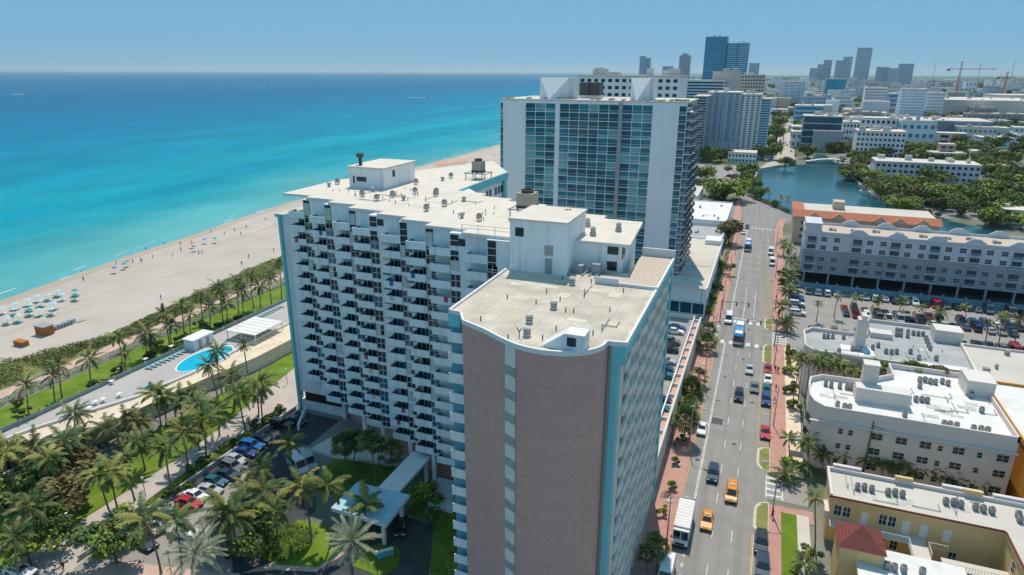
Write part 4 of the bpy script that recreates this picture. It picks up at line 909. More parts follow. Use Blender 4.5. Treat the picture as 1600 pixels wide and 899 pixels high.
car_kind('pickup', 5.5, 1.95, 1.8, 1.05, [(-2.75,.32),(2.75,.32),(2.75,1.1),(.9,1.1),(-1.2,1.1),(-2.5,1.0),(-2.75,.75)], (-1.25,.9,1.1,.87,-.5,.7,1.8,.72), (-1.75,1.65), .4, pickx)
CN = {'white':(.72,.72,.71),'silver':(.42,.43,.44),'grey':(.13,.14,.15),'black':(.015,.016,.018),'dark blue':(.012,.035,.07),'blue':(.012,.05,.2),'teal':(.01,.12,.16),'red':(.42,.012,.02),'orange':(.66,.25,.012),'beige':(.4,.34,.25),'maroon':(.13,.02,.025),'bright blue':(.012,.12,.34)}
KW = {'sedan':'sedan','hatchback':'hatchback','suv':'SUV','minivan':'minivan','van':'van','pickup':'pickup'}
def car(kind, colour, x, y, rz, label, group=None, z=.03, parts=True):
    k = VK[kind]; t = thing('parked_car' if (group and 'parked' in group) else kind if kind != 'suv' else 'sport_utility_car', label, {'van':'van','pickup':'pickup truck'}.get(kind, 'car'), (x, y, z), rz, group)
    c = CN[colour]; inst('body', k['body'], t, color=c); inst('windows', k['glass'], t)
    for s in (-1, 1):
        for yy in k['wb']: inst('wheel', WHEEL if k['wr'] < .36 else WHEEL, t, (s*(k['W']/2-.1), yy, k['wr']))
        if parts: inst('headlight', k['lamp'], t, (s*(k['W']/2-.32), -k['L']/2+.05, k['zl']))
    return t
def car_px(kind, colour, u, v, rz, label, group=None, z=.03, **k):
    x, y = G(u, v, z); return car(kind, colour, x, y, rz, label, group, z, **k)
def front_px(kind, colour, u, v, label, group=None, rz=0):
    """place by the ground point under the front bumper"""
    x, y = G(u, v); L = VK[kind]['L']; return car(kind, colour, x + math.sin(-rz)*0, y + L/2, rz, label, group)
TR = 'vehicles driving on the avenue'
front_px('sedan','silver',1170,587,'silver sedan driving in the middle lane below the crossing',TR)
front_px('sedan','grey',1178,616,'grey sedan driving beside the parked blue car',TR)
front_px('suv','black',1153,630,'black SUV driving in the left lane above the road patch',TR)
front_px('sedan','white',1094.6,683,'white sedan in the kerb lane beside the podium sidewalk palms',TR)
front_px('suv','dark blue',1111.5,757,'dark blue SUV driving ahead of the two orange taxis',TR)
tx1 = front_px('minivan','orange',1141,789,'orange taxi minivan, the farther of the two taxis',TR)
tx2 = front_px('sedan','orange',1102,832,'orange taxi sedan beside the white box truck',TR)
for t, z, y in ((tx1,1.8,.6),(tx2,1.44,.3)):
    q = MB(); q.box(-.35,.35,y-.1,y+.1,z,z+.16); o = q.build('roof_sign', 'white_trim'); o.parent = t
front_px('van','white',1137,508,'white van waiting at the crossing beside the bus',TR)
front_px('van','white',1204,400,'white van parked by the west kerb, the farther of two',TR); front_px('van','white',1206,417,'white van parked by the west kerb, the nearer of two',TR)
front_px('sedan','dark blue',1167,358,'dark sedan at the top of the avenue by the crossing',TR); front_px('hatchback','white',1161,367,'white hatchback at the kerb by the brownish tree',TR)
PK = 'cars parked along the west kerb'
front_px('hatchback','red',1199,586,'red hatchback at the far end of the kerb parking row',PK)
front_px('sedan','white',1199,603,'white sedan between the red and the teal car in the kerb row',PK)
front_px('hatchback','teal',1197,620,'teal hatchback squeezed behind the bright blue car',PK)
front_px('suv','blue',1196,637,'bright blue SUV at the near end of the kerb row',PK)
front_px('sedan','red',1195,689,'red sedan parked alone by the yellow hatching',PK)
front_px('suv','black',1188,870,'dark SUV parked beside the near lawn',PK)
front_px('suv','dark blue',1190,910,'dark blue SUV parked at the bottom edge of the picture',PK)
# bus
def bus(label, x, y, colour, roof):
    t = thing('city_bus', label, 'bus', (x, y, .03), 0, 'city buses on the avenue'); L, W, Hh_ = 11.5, 2.55, 3.0
    b = MB(); extrude_profile(b, [(-L/2,.35),(L/2,.35),(L/2,2.8),(L/2-.25,Hh_),(-L/2+.3,Hh_),(-L/2,2.7)], lambda z: W/2 if z < 2.6 else W/2-.12, 0)
    b.box(-.9,.9,-L/2+1,-L/2+3,Hh_,Hh_+.22,2); b.box(-.95,.95,1.5,4.6,Hh_,Hh_+.28,2)
    for k in range(5): b.box(-1.0,1.0,-2.2+k*.75,-2.1+k*.75,Hh_,Hh_+.05,2)
    o = b.build('body', ['car_paint','black_trim','white_trim'], t); o.color = (*colour, 1)
    o.location = (0,0,0); o.data.transform(Matrix.Translation((x, y, .03)))
    g = MB(); g.box(-W/2+.1,W/2-.1,-L/2-.02,-L/2+.02,1.1,2.35,0); g.box(-W/2+.3,W/2-.3,-L/2-.03,-L/2,2.42,2.68,1)
    for s in (-1, 1): g.box(s*(W/2)-.015,s*(W/2)+.015,-L/2+.4,L/2-.6,1.35,2.4,0)
    o = g.build('windows', ['car_glass','black_trim'], t); o.data.transform(Matrix.Translation((x, y, .03)))
    for s in (-1, 1):
        for yy in (-L/2+2.4, L/2-2.8): inst('wheel', WHEELB, t, (s*(W/2-.16), yy, .48))
        inst('headlight', VK['van']['lamp'], t, (s*.9, -L/2-.0, .75))
    q = MB(); q.box(-W/2-.005,W/2+.005,-L/2-.025,-L/2+.1,.4,1.05); o = q.build('bumper', 'white_trim', t); o.data.transform(Matrix.Translation((x, y, .03)))
    return t
x, y = G(1152, 541); bus('blue roofed city bus crossing the intersection', x, y+5.8, (.02,.20,.45), 0)
x, y = G(1167, 394); bus('blue city bus far up the avenue near the olive tree', x, y+5.8, (.03,.16,.36), 0)
# box truck
x, y = G(1060.7, 860); t = thing('box_truck', 'white box truck in the kerb lane beside the podium sidewalk', 'truck', (x, y+4.3, .03))
T0 = Matrix.Translation((x, y+4.3, .03))
def part(q, name, mats, color=None):
    o = q.build(name, mats, t); o.data.transform(T0)
    if color: o.color = (*color, 1)
    return o
q = MB(); q.box(-1.2,1.2,-2.9,4.2,.7,3.2,0)
for k in range(9): q.box(-1.2,1.2,-2.5+k*.75,-2.46+k*.75,3.2,3.225,1)
part(q, 'cargo_box', ['roof_white','concrete_pale'])
q = MB(); extrude_profile(q, [(-4.2,.45),(-2.92,.45),(-2.92,2.9),(-3.5,2.9),(-3.85,1.5),(-4.2,1.35)], lambda z: 1.15, 0); q.box(-1.15,1.15,-4.28,-4.18,.4,.75,1); q.box(-.7,.7,-4.24,-4.19,.85,1.2,1); part(q, 'cab', ['white_trim','black_trim'])
q = MB()
for s in (-1, 1):
    q.face([(s*.06 if s > 0 else -1.05, -3.86, 1.58), (1.05 if s > 0 else -.06, -3.86, 1.58), (1.05 if s > 0 else -.06, -3.55, 2.72), (s*.06 if s > 0 else -1.05, -3.55, 2.72)])
    q.box(s*1.155-.01,s*1.155+.01,-3.6,-3.05,1.6,2.5)
part(q, 'windows', 'car_glass')
for s in (-1, 1):
    for yy in (-3.3, 2.6): inst('wheel', WHEELB, t, (s*1.05, yy, .48))
    inst('headlight', VK['van']['lamp'], t, (s*.9, -4.2, 1.0)); q = MB(); q.box(s*1.32-.1,s*1.32+.1,-3.95,-3.9,1.6,2.05); part(q, 'mirror', 'black_trim')
car_px('van','white',1040,905,R(0),'white van cut off by the bottom edge below the sidewalk palms',TR)
# driveway
DW = [('sedan','red',296,790,'red sedan at the sunny near end of the driveway row'),('sedan','white',307,779,'white coupe between the red and the silver car'),('sedan','silver',328,770,'silver sedan third from the sunny end of the driveway row'),('hatchback','teal',337,757,'teal hatchback behind the silver sedan'),('sedan','dark blue',355,746,'dark blue sedan in the middle of the driveway row'),('suv','grey',364,734,'grey SUV behind the dark blue sedan'),('sedan','silver',369,722,'silver grey sedan farther along the driveway row'),('sedan','blue',384,711,'blue sedan near the shaded end of the driveway row'),('suv','bright blue',394,701,'bright blue SUV near the shaded end of the driveway row'),('sedan','dark blue',410,690,'dark sedan at the shaded end of the row'),('suv','black',440,667,'black SUV parked beside the garage ramp stairs'),('sedan','dark blue',462,661,'dark car next to the black SUV at the ramp')]
for k, c, u, v, l in DW: car_px(k, c, u, v, R(90+rt.uniform(-6,6)), l, 'cars parked along the driveway wall')
DW2 = [('sedan','white',290,836,'white sedan on the sunny apron below the tall palm',100),('hatchback','white',241,829,'white hatchback half under the driveway mouth palms',75),('sedan','dark blue',227,852,'dark blue sedan by the plaza shrubs',80),('sedan','black',346,842,'black sedan in palm shade left of the entrance lawn',60),('suv','dark blue',352,860,'dark SUV behind the silver date palm',70),('sedan','black',627,826,'black sedan leaving the entrance canopy',25),('van','white',466,733,'white van in the shade beside the garden bed',60),('sedan','white',33,897,'white car at the lower left corner of the plaza',95),('van','silver',480,727,'silver van next to the shaded white van',60)]
for k, c, u, v, l, a in DW2: car_px(k, c, u, v, R(a), l, 'cars standing on the entrance drive')
PD = [('sedan','blue',1057,515,'bright blue sedan at the far end of the podium deck'),('sedan','white',1054,521,'white sedan beside the blue one on the podium deck'),('suv','grey',1047,537,'grey SUV on the podium deck'),('suv','black',1044,549,'black SUV on the podium deck'),('sedan','silver',1040,567,'silver sedan midway on the podium deck'),('sedan','dark blue',1036,579,'dark sedan below the silver one on the podium deck'),('suv','teal',1034,589,'teal SUV on the podium deck'),('sedan','dark blue',1031,627,'dark car near the tower wall on the podium deck'),('hatchback','teal',1029,640,'nearest teal car on the podium deck')]
for k, c, u, v, l in PD: car_px(k, c, u, v, R(90+rt.uniform(-4,4)), l, 'cars parked on the podium deck', z=5.02)
# parking lot
rl = random.Random(12); KS = ['sedan','sedan','suv','suv','hatchback','pickup','minivan','van']; CS = ['white','white','white','silver','silver','grey','grey','black','black','dark blue','dark blue','red','blue','teal','beige','maroon']
def lot_row(y, x0, x1, step, rzs, rowname, p=.93):
    x = x0; i = 0
    while x < x1:
        if rl.random() < p:
            k = rl.choice(KS); c = rl.choice(CS); car(k, c, x+rl.uniform(-.15,.15), y+rl.uniform(-.4,.4), R(rl.choice(rzs)+rl.uniform(-3,3)), '%s %s, %s from the avenue in the %s of the lot' % (c, KW[k], ORD[i], rowname), 'cars parked in the parking lot', parts=False); i += 1
        x += step
lot_row(222.6, 17.5, 84, 2.75, (0,180), 'back row'); lot_row(209.5, 27, 84, 2.75, (0,180), 'second row'); lot_row(204.2, 27, 84, 2.75, (0,180), 'third row'); lot_row(190.5, 29, 84, 2.75, (0,180), 'front row'); lot_row(186.5, 17, 27, 2.8, (0,180), 'short row')
for i, y in enumerate((199,202,204.8,207.6,212.6,217.2,220)):
    k = rl.choice(KS[:5]); c = ['white','silver','dark blue','white','bright blue','silver','grey'][i]
    car(k, c, 13.6, y, R(90), '%s %s, %s in the column of cars beside the west sidewalk hedge' % (c, KW[k], ORD[i]), 'cars parked in the parking lot', parts=False)
# far road traffic
TRF = {}
for i in range(34):
    v = 178 + 82*rl.random(); x0, y0 = G(1225, v); k = rl.choice(KS[:5]); c = rl.choice(CS)
    if y0 < 560: continue
    TRF.setdefault((k, c), []).append((y0, car(k, c, rl.choice([10.5,13.5,16.5,19.5,22.5]), y0, R(rl.choice([0,180])), 'x', 'cars in the far traffic beyond the lake', parts=False)))
for (k, c), l_ in TRF.items():
    for i, (y0, o) in enumerate(sorted(l_, key=lambda q: q[0])): o['label'] = '%s %s in the far traffic, %s of its kind up from the lake' % (c, KW[k], ORD[i])
for i, (u, v) in enumerate([(1126,283),(1134,281),(1141,277),(1150,276),(1137,287)]): car_px(KS[i], ['black','white','maroon','grey','dark blue'][i], u, v, R(70), '%s car at the bend before the lake' % ['black','white','maroon','grey','dark blue'][i], 'cars at the bend before the lake', parts=False)
# ------------------------------------------------------------------ pool deck on the beach side
mat('pool_water', (.0,.42,.58), .12, .12, .7, spec=.4); mat('glass_fence', (.32,.38,.37), .3, .1, 1); mat('lounger_teal', (.12,.42,.43), .8, .15, 3)
D_ = [(-128.4,40),(-128.4,150),(-115.6,150),(-115.2,99),(-117.2,85.7),(-124.4,69),(-126.5,58),(-127,40)]
slab('pool_deck', D_, 0, 3.0, ['concrete','deck_grey'])
S_ = [(-127,40),(-126.5,58),(-124.4,69),(-117.2,85.7),(-115.2,99),(-115.6,150),(-107.6,150),(-107.8,123),(-108.3,110.7),(-110.6,98.7),(-113.5,74),(-115,40)]
slab('deck_terrace', S_, 0, 2.9, ['concrete_pale','deck_tan'])
rw_ = thing('retaining_wall', 'long tan retaining wall under the pool deck terrace', 'wall', (-110, 100, 0))
b = MB(); b.wallring([(-115,40),(-113.5,74),(-110.6,98.7),(-108.3,110.7),(-107.8,123),(-107.6,150)], -.35, 0, 3.25, closed=False); b.build('wall', 'concrete_pale', rw_)
b = MB(); b.wallring([(-115,40),(-113.5,74),(-110.6,98.7),(-108.3,110.7),(-107.8,123),(-107.6,150)], -.5, 3.26, 3.4, closed=False); b.build('coping', 'deck_tan', rw_)
kb = thing('deck_kerb', 'white kerb wall between the grey deck and the tan terrace', 'low wall', (-117, 90, 3))
b = MB(); b.wallring([(-126.5,58),(-124.4,69),(-117.2,85.7),(-115.2,99),(-115.6,150)], .4, 3.0, 3.45, closed=False); b.build('wall', 'white_trim', kb)
pl = thing('swimming_pool', 'bright turquoise oval pool with a white rim on the grey deck', 'swimming pool', (-119, 106.3, 3))
el = [(-119+3.9*math.cos(t)*(1+.06*math.cos(2*t)), 106.3+7.7*math.sin(t)) for t in [2*math.pi*k/40 for k in range(40)]]
el2 = [(-119+(x+119)*1.1, 106.3+(y-106.3)*1.055) for x, y in el]
b = MB(); b.prism(el2, 3.0, 3.10); b.build('rim', 'white_trim', pl); b = MB(); b.prism(el, 3.11, 3.13); b.build('pool_surface', 'pool_water', pl)
ht = thing('pool_hut', 'small white flat roofed hut with two doors behind the pool', 'hut', (-126.6, 111.5, 3))
b = MB(); b.box(-128.2,-125,108.8,115,3,5.5); b.build('wall', 'white_wall', ht); b = MB(); b.box(-128.5,-124.7,108.5,115.3,5.5,5.75); b.build('roof', 'white_trim', ht)
for y in (110.2, 112.6): b = MB(); b.box(-125,-124.96,y,y+.9,3,5.1); b.build('door', 'metal_grey', ht)
cn = thing('pool_canopy', 'white slatted canopy on posts at the far side of the pool', 'canopy', (-118.5, 123, 3))
b = MB()
for k in range(6): b.box(-123.4,-114,117.6+k*1.75,119.2+k*1.75,5.3,5.42)
b.build('roof', 'roof_white', cn)
for x in (-123.2,-118.7,-114.2):
    for y in (117.8, 127.6): b = MB(); b.box(x-.09,x+.09,y-.09,y+.09,3,5.3); b.build('post', 'white_trim', cn)
fn = thing('glass_fence', 'pale glass fence with posts along the lawn side of the pool deck', 'fence', (-128.8, 100, 0))
b = MB(); b.box(-128.86,-128.8,50,150,.4,3.9); b.build('panel', 'glass_fence', fn)
for k in range(26): b = MB(); b.box(-128.95,-128.72,50+k*4,50.12+k*4,0,4.05); b.build('post', 'white_trim', fn)
def lounger_mesh(m1):
    q = MB(); q.box(-.33,.33,-.95,.35,.28,.36,0); q.face([(-.33,.35,.34),(.33,.35,.34),(.33,.98,.75),(-.33,.98,.75)],0); q.face([(-.33,.35,.28),(-.33,.98,.69),(.33,.98,.69),(.33,.35,.28)],0)
    return q.mesh('cushion', [m1])
LGM = lounger_mesh('lounger_teal'); LGW = lounger_mesh('white_trim')
LGF = MB()
for x in (-.3,.3):
    for y in (-.85,.3): LGF.box(x-.03,x+.03,y-.03,y+.03,0,.28)
LGFM = LGF.mesh('frame', ['white_trim'])
def lounger(x, y, z, rz, label, group, me=LGM):
    t = thing('sun_lounger', label, 'sun lounger', (x, y, z), rz, group); inst('cushion', me, t); inst('frame', LGFM, t); return t
for i in range(9): lounger(-126.6, 97.2+i*1.25, 3, R(-75), '%s teal lounger from the near end of the row before the pool' % ORD[i], 'teal loungers before the pool')
for i in range(10): lounger(-126.3, 129.5+i*1.35, 3, R(-75), '%s teal lounger of the far row beside the tower corner' % ORD[i], 'teal loungers on the far deck')
for i in range(3): x, y = G(226+i*5, 607-i*1.5, 3); lounger(x, y, 3, R(-60), '%s of three teal loungers behind the deck front palms' % ORD[i], 'teal loungers behind the palms')
lt = MB(); lt.box(-.5,.5,-.5,.5,.7,.76); lt.tube((0,0,0),(0,0,.7),.06); LTM = lt.mesh('table', ['white_trim'])
for i, (u, v) in enumerate([(150,632),(162,628),(187,620),(140,642),(175,600),(228,565),(268,545)]):
    x, y = G(u, v, 3); t = thing('patio_table', '%s white patio table along the fence side of the deck' % ORD[i], 'table', (x, y, 3), 0, 'white patio tables on the deck'); inst('tabletop', LTM, t)
# ------------------------------------------------------------------ entrance
pc = thing('entrance_canopy', 'pale blue-grey flat entrance canopy with a walkway roof to the tower', 'canopy', (-51, 74, 0))
b = MB(); b.prism([(-55.8,68.3),(-45.9,68),(-46.2,75.5),(-55.8,75.3)], 4.3, 4.9, 0, top=1); b.build('roof', ['white_trim','aqua_pale' if 'aqua_pale' in M else 'roof_pale'], pc)
b = MB(); b.box(-52,-48.3,75.5,86.8,4.3,4.75); b.build('walkway_roof', 'white_trim', pc)
for x, y in ((-54.6,69.5),(-47.2,69.2),(-54.6,74.4),(-47.2,74.4),(-51.6,85.5),(-48.8,85.5)): b = MB(); b.box(x-.25,x+.25,y-.25,y+.25,0,4.3); b.build('column', 'white_wall', pc)
gb = thing('service_shed', 'low white service shed with a grey roof beside the shaded walkway', 'shed', (-43, 81.5, 0))
b = MB(); b.box(-45.3,-40.9,79.4,83.6,0,2.8); b.build('wall', 'white_wall', gb); b = MB(); b.box(-45.5,-40.7,79.2,83.8,2.8,3.05); b.build('roof', 'grey_panel', gb)
pw = thing('driveway_wall', 'low stone wall between the promenade strip and the parked cars', 'low wall', (-86.9, 75, 0))
b = MB(); b.box(-87.1,-86.7,50,98.3,0,.9); b.build('wall', 'concrete', pw)
st = thing('ramp_parapet', 'white sloping parapet beside the garage ramp', 'low wall', (-80, 96, 0))
b = MB(); b.prism([(-84.6,98.6),(-84.2,98.6),(-80.6,91.6),(-81,91.5)], 0, 1.3); b.build('wall', 'white_wall', st)
sg = thing('entrance_sign', 'low pale monument sign on the shaded island lawn', 'sign', (-45.7, 67, 0)); b = MB()
d = Vector((1.87,1.82)).normalized(); p0 = Vector((-46.7,66.0)); p1 = p0 + d*2.6; nn = Vector((-d.y, d.x))*.2
b.prism([tuple(p0-nn), tuple(p1-nn), tuple(p1+nn), tuple(p0+nn)], .1, 1.15); b.build('panel', 'lounger_teal', sg); b = MB(); nn *= 1.2; b.prism([tuple(p0-nn), tuple(p1-nn), tuple(p1+nn), tuple(p0+nn)], 1.16, 1.3); b.build('cap', 'white_trim', sg)
# ------------------------------------------------------------------ parking podium
pd = thing('parking_podium', 'raised parking deck with a long rusty brown and white parapet beside the avenue', 'parking deck', (-25, 130, 0))
b = MB(); b.prism([(-11.9,96.2),(-11.9,171),(-45,171),(-45,96.2)], 0, 5.0, 0, top=1); b.build('deck', ['concrete','asphalt_lot'], pd)
b = MB(); b.box(-12.0,-11.5,96.2,171.2,0,5.6); b.build('outer_wall', 'concrete_pale', pd)
b = MB(); b.box(-12.95,-12.02,96.2,170.2,5.0,5.25); b.build('planter_trough', 'brick_mauve', pd)
b = MB(); b.box(-13.35,-13.1,96.2,170.6,5.0,6.1); b.box(-45,-13.36,170.3,170.6,5.0,6.1); b.build('parapet', 'white_trim', pd)
for k in range(15): b = MB(); b.box(-13.1,-12.02,98+k*5,98.25+k*5,5.26,5.9); b.build('bracket', 'white_trim', pd)
b = MB()
for k in range(24): b.box(-17.9,-13.6,100+k*2.9,100.1+k*2.9,5.004,5.012)
b.build('bay_lines', 'paint_white', pd)
# ------------------------------------------------------------------ generic building kit
WPM = {}
def pane(w_, h_, glass='glass_dark', frame='white_trim', bars=2, th=.06):
    k = (round(w_, 2), round(h_, 2), glass, frame, bars)
    if k not in WPM:
        q = MB(); q.box(-w_/2,w_/2,-.03,.0,0,h_,0); q.box(-w_/2-.07,w_/2+.07,-.07,0,-.08,0,1)
        for i in range(bars+1): x = -w_/2 + w_*i/bars; q.box(x-th/2,x+th/2,-.05,0,0,h_,1)
        q.box(-w_/2,w_/2,-.05,0,h_-.05,h_,1); q.box(-w_/2,w_/2,-.048,0,h_*.5-.03,h_*.5+.02,1)
        WPM[k] = q.mesh('window', [glass, frame])
    return WPM[k]
def win(parent, me, x, y, z, rz=0, name='window'):
    o = OFF.get(parent.name, (0,0,0)); return inst(name, me, parent, (x-o[0], y-o[1], z-o[2]), rz)
# low white building behind the podium
lb = thing('corner_store', 'low white building with a pale roof and a glazed ground floor at the crossing', 'building', (-18, 215, 0))
b = MB(); b.prism([(-11.9,185.8),(-11.9,247),(-26.5,247),(-26.5,185.8)], 0, 8.7); b.build('wall', 'panel_greyblue', lb)
b = MB(); b.prism([(-11.6,185.5),(-11.6,247.2),(-26.8,247.2),(-26.8,185.5)], 8.7, 9.0, 0, top=1); b.wallring([(-11.6,185.5),(-11.6,247.2),(-26.8,247.2)], .3, 9.0, 9.5, 0, closed=False); b.build('roof', ['white_trim','roof_pale'], lb)
b = MB(); b.box(-17.5,-12,239,246.5,9.0,10.6); b.build('stair_head', 'white_trim', lb)
for k in range(4): b = MB(); x = -25.8+k*3.5; b.box(x,x+3.1,185.72,185.78,1.2,4.4); b.build('shop_window', 'glass_teal', lb)
for k in range(6): b = MB(); y = 190+k*9; b.box(-11.88,-11.8,y,y+5,1.0,3.8); b.build('shop_window', 'glass_teal', lb)
b = MB(); b.box(-26.6,-11.5,184.9,185.76,4.6,5.0); b.build('awning', 'white_trim', lb)
# buildings farther along the east side
def simple(name, label, x0, x1, y0, y1, h, wall, roof, cols, rows, wm=('glass_dark','white_trim'), ww=1.2, wh=1.4, z0w=1.2, cat='building', group=None, par=.5, side=True, roofstuff=0, rr=random.Random(4), fh=None):
    t = thing(name, label, cat, ((x0+x1)/2, (y0+y1)/2, 0), 0, group)
    b = MB(); b.box(x0,x1,y0,y1,0,h); b.build('wall', wall, t)
    b = MB(); b.box(x0-.15,x1+.15,y0-.15,y1+.15,h,h+.12,1); P_ = [(x0-.15,y0-.15),(x1+.15,y0-.15),(x1+.15,y1+.15),(x0-.15,y1+.15)]
    if par: b.wallring(P_, .3, h+.12, h+.12+par, 0)
    for k in range(roofstuff):
        x = rr.uniform(x0+1, x1-2); y = rr.uniform(y0+1, y1-2); s_ = rr.uniform(.5, 1.1); b.box(x,x+s_,y,y+s_,h+.12,h+.12+rr.uniform(.5,1.2),2)
    b.build('roof', [wall, roof, 'metal_grey'], t)
    if cols and rows:
        me = pane(ww, wh, *wm); fh = fh or (h-z0w)/rows
        for r in range(rows):
            for c in range(cols): win(t, me, x0 + (x1-x0)*(c+.5)/cols, y0-.005, z0w + r*fh)
        if side:
            n_ = max(1, int((y1-y0)/4.5)); sx = x0 if x0 > 0 else x1
            for r in range(rows):
                for c in range(min(n_, 6)): win(t, me, sx + (-.005 if x0 > 0 else .005), y0 + (y1-y0)*(c+.5)/n_, z0w + r*fh, R(-90) if x0 > 0 else R(90))
    return t
simple('shop_block', 'white flat roofed shop block with rooftop units just behind the brownish tree', -33.5,-13.2,286,331,7.6,'white_wall','roof_white',5,2,roofstuff=8)
simple('shop_block', 'lower grey roofed annex in front of the white shop block', -33.5,-13.0,262,285.5,5.5,'white_wall','roof_grey',5,1,roofstuff=6)
simple('small_house', 'small white house beneath the bright green tree by the glass tower', -40,-31.5,345,380,7,'white_wall','roof_pale',3,2)
# grey apartments
ga = thing('grey_apartments', 'long grey-blue apartment block with gabled parapets and white balconies above the parking lot', 'apartment building', (50, 238, 0))
mat('wall_paleblue', (.55,.58,.62), .85, .05, .2); mat('wall_greyblue', (.30,.335,.37), .85, .06, .2); mat('wall_blue', (.22,.36,.45), .85, .08, .3)
Yg = 231.0
b = MB(); b.box(14.6,92,Yg,246,12.6,17.8,0); b.box(14.6,92,Yg,246,4.6,12.58,1); b.box(14.4,92,Yg-.15,Yg-.002,12.5,12.72,2)
for k in range(11): x = 16+k*7.4; b.box(x-.3,x+.3,Yg+.2,Yg+.8,0,4.6,1)
b.box(14.6,92,Yg+9,246,0,4.6,3); b.build('wall', ['wall_paleblue','wall_greyblue','white_trim','void_shade'], ga)
b = MB(); b.box(14.4,92.2,Yg-.1,246.2,17.8,18.0,0); b.wallring([(14.4,Yg-.1),(92.2,Yg-.1),(92.2,246.2),(14.4,246.2)], .35, 18.0, 18.7, 1); b.build('roof', ['roof_gravel','wall_paleblue'], ga)
b = MB(); b.box(14.5,19.2,Yg-.3,241,17.8,21.2,0); b.box(14.3,19.4,Yg-.5,241.2,21.2,21.4,0); b.build('corner_turret', 'wall_paleblue', ga)
def gable(x, y, w_=5.4):
    q = MB(); pr = [(x-w_/2,18.0),(x+w_/2,18.0),(x+w_/2,19.0),(x+.9,20.2),(x-.9,20.2),(x-w_/2,19.0)]
    A = [(a, y, z) for a, z in pr]; B_ = [(a, y+.5, z) for a, z in pr]; q.face(A); q.face(B_[::-1])
    for k in range(6): j = (k+1) % 6; q.face([A[j], A[k], B_[k], B_[j]])
    q.build('gable', 'wall_paleblue', ga)
for x in (30.3,41.4,52.1,62.3,73.5,84.5): gable(x, Yg-.35)
for x in (29.2,40,50.6,61,72): gable(x, 245.7)
me1 = pane(1.75,1.5,'glass_dark','white_trim',3); me2 = pane(2.6,1.9,'glass_dark','wall_blue',4)
bm_ = MB(); bm_.box(-1.9,1.9,-1.1,0,-.12,0,0)
for k in range(14): bm_.box(-1.85+k*.283,-1.81+k*.283,-1.08,-1.04,0,.95,0)
bm_.box(-1.9,1.9,-1.1,-1.02,.95,1.02,0); bm_.box(-1.9,-1.85,-1.1,0,.95,1.02,0); bm_.box(1.85,1.9,-1.1,0,.95,1.02,0); BALG = bm_.mesh('balcony', ['wall_paleblue'])
for r, z in enumerate((6.0, 8.9, 12.9, 15.7)):
    for k in range(7):
        xb = 19.8 + k*10.85
        if r % 2 == 0 or True:
            bx = 30.3 + (k-1)*10.85 if k else 16.9
            win(ga, me2, bx, Yg-.005, z-.6); o = win(ga, BALG, bx, Yg-.01, z-.9, name='balcony')
        for dx in (3.4, 7.2):
            if bx+dx < 91: win(ga, me1, bx+dx+.2, Yg-.005, z-.2)
for k in range(10):
    u, v = 1290+k*27, 364+k*5; x, y = 22+k*6.6, 236+rl.uniform(0,6); b = MB(); b.box(x,x+1.1,y,y+1,18,18.9); b.box(x+1.4,x+2.2,y+.2,y+1,18,18.7); b.build('roof_unit', 'metal_grey', ga)
wl = thing('lot_wall', 'blue-grey masonry wall with posts between the parking lot and the grey apartments', 'wall', (50, 227.5, 0))
b = MB(); b.box(11.5,95,227.2,227.5,.03,2.0); b.build('wall', 'wall_blue', wl)
for k in range(14): b = MB(); b.box(14+k*6-.3,14+k*6+.3,227.0,227.7,.03,2.5); b.build('post', 'wall_blue', wl)
# orange roofed building
mat('orange_tile', (.46,.18,.10), .85, .2, 1.5, stain=((.40,.18,.11), .3, .5, .8)); overlay(M['orange_tile'], 'b', (0,1), .5, .8, (.30,.10,.04), .6, mortar=.08)
mat('wall_cream', (.56,.44,.33), .9, .08, .3)
ob = thing('terracotta_building', 'cream waterside building with an orange tiled roof edge and small gables', 'building', (40, 300, 0))
b = MB(); b.box(13.5,66,293.5,318,0,11.2); b.build('wall', 'wall_cream', ob)
b = MB(); b.box(13.6,66,297,317.5,11.21,12.6,0); b.build('flat_roof', 'roof_pale', ob)
b = MB(); b.face([(12.6,292.2,11.2),(66.8,292.2,11.2),(66.8,297,13.4),(12.6,297,13.4)]); b.face([(12.6,297,13.4),(66.8,297,13.4),(66.8,297.4,12.6),(12.6,297.4,12.6)]); b.box(12.6,17.4,297.5,319,12.0,12.7); b.face([(12.6,292.2,11.19),(12.6,297,11.19),(66.8,297,11.19),(66.8,292.2,11.19)]); b.build('tile_roof', 'orange_tile', ob)
for x in (21, 30, 45, 52, 60):
    b = MB(); b.face([(x-2.6,291.9,11.2),(x,291.9,13.2),(x,296.8,13.4),(x-2.6,293,11.4)]); b.face([(x,291.9,13.2),(x+2.6,291.9,11.2),(x+2.6,293,11.4),(x,296.8,13.4)]); b.face([(x-2.4,292.0,11.1),(x+2.4,292.0,11.1),(x,292.0,13.0)], 1); b.build('gable', ['orange_tile','wall_cream'], ob)
b = MB(); b.box(28.6,33,306,312,12.6,16); b.build('stair_tower', 'wall_cream', ob)
mw = pane(1.6,1.3,'glass_dark','wall_cream',2)
for r, z in enumerate((2, 5, 8)):
    for k in range(11): win(ob, mw, 17+k*4.6, 293.48, z)
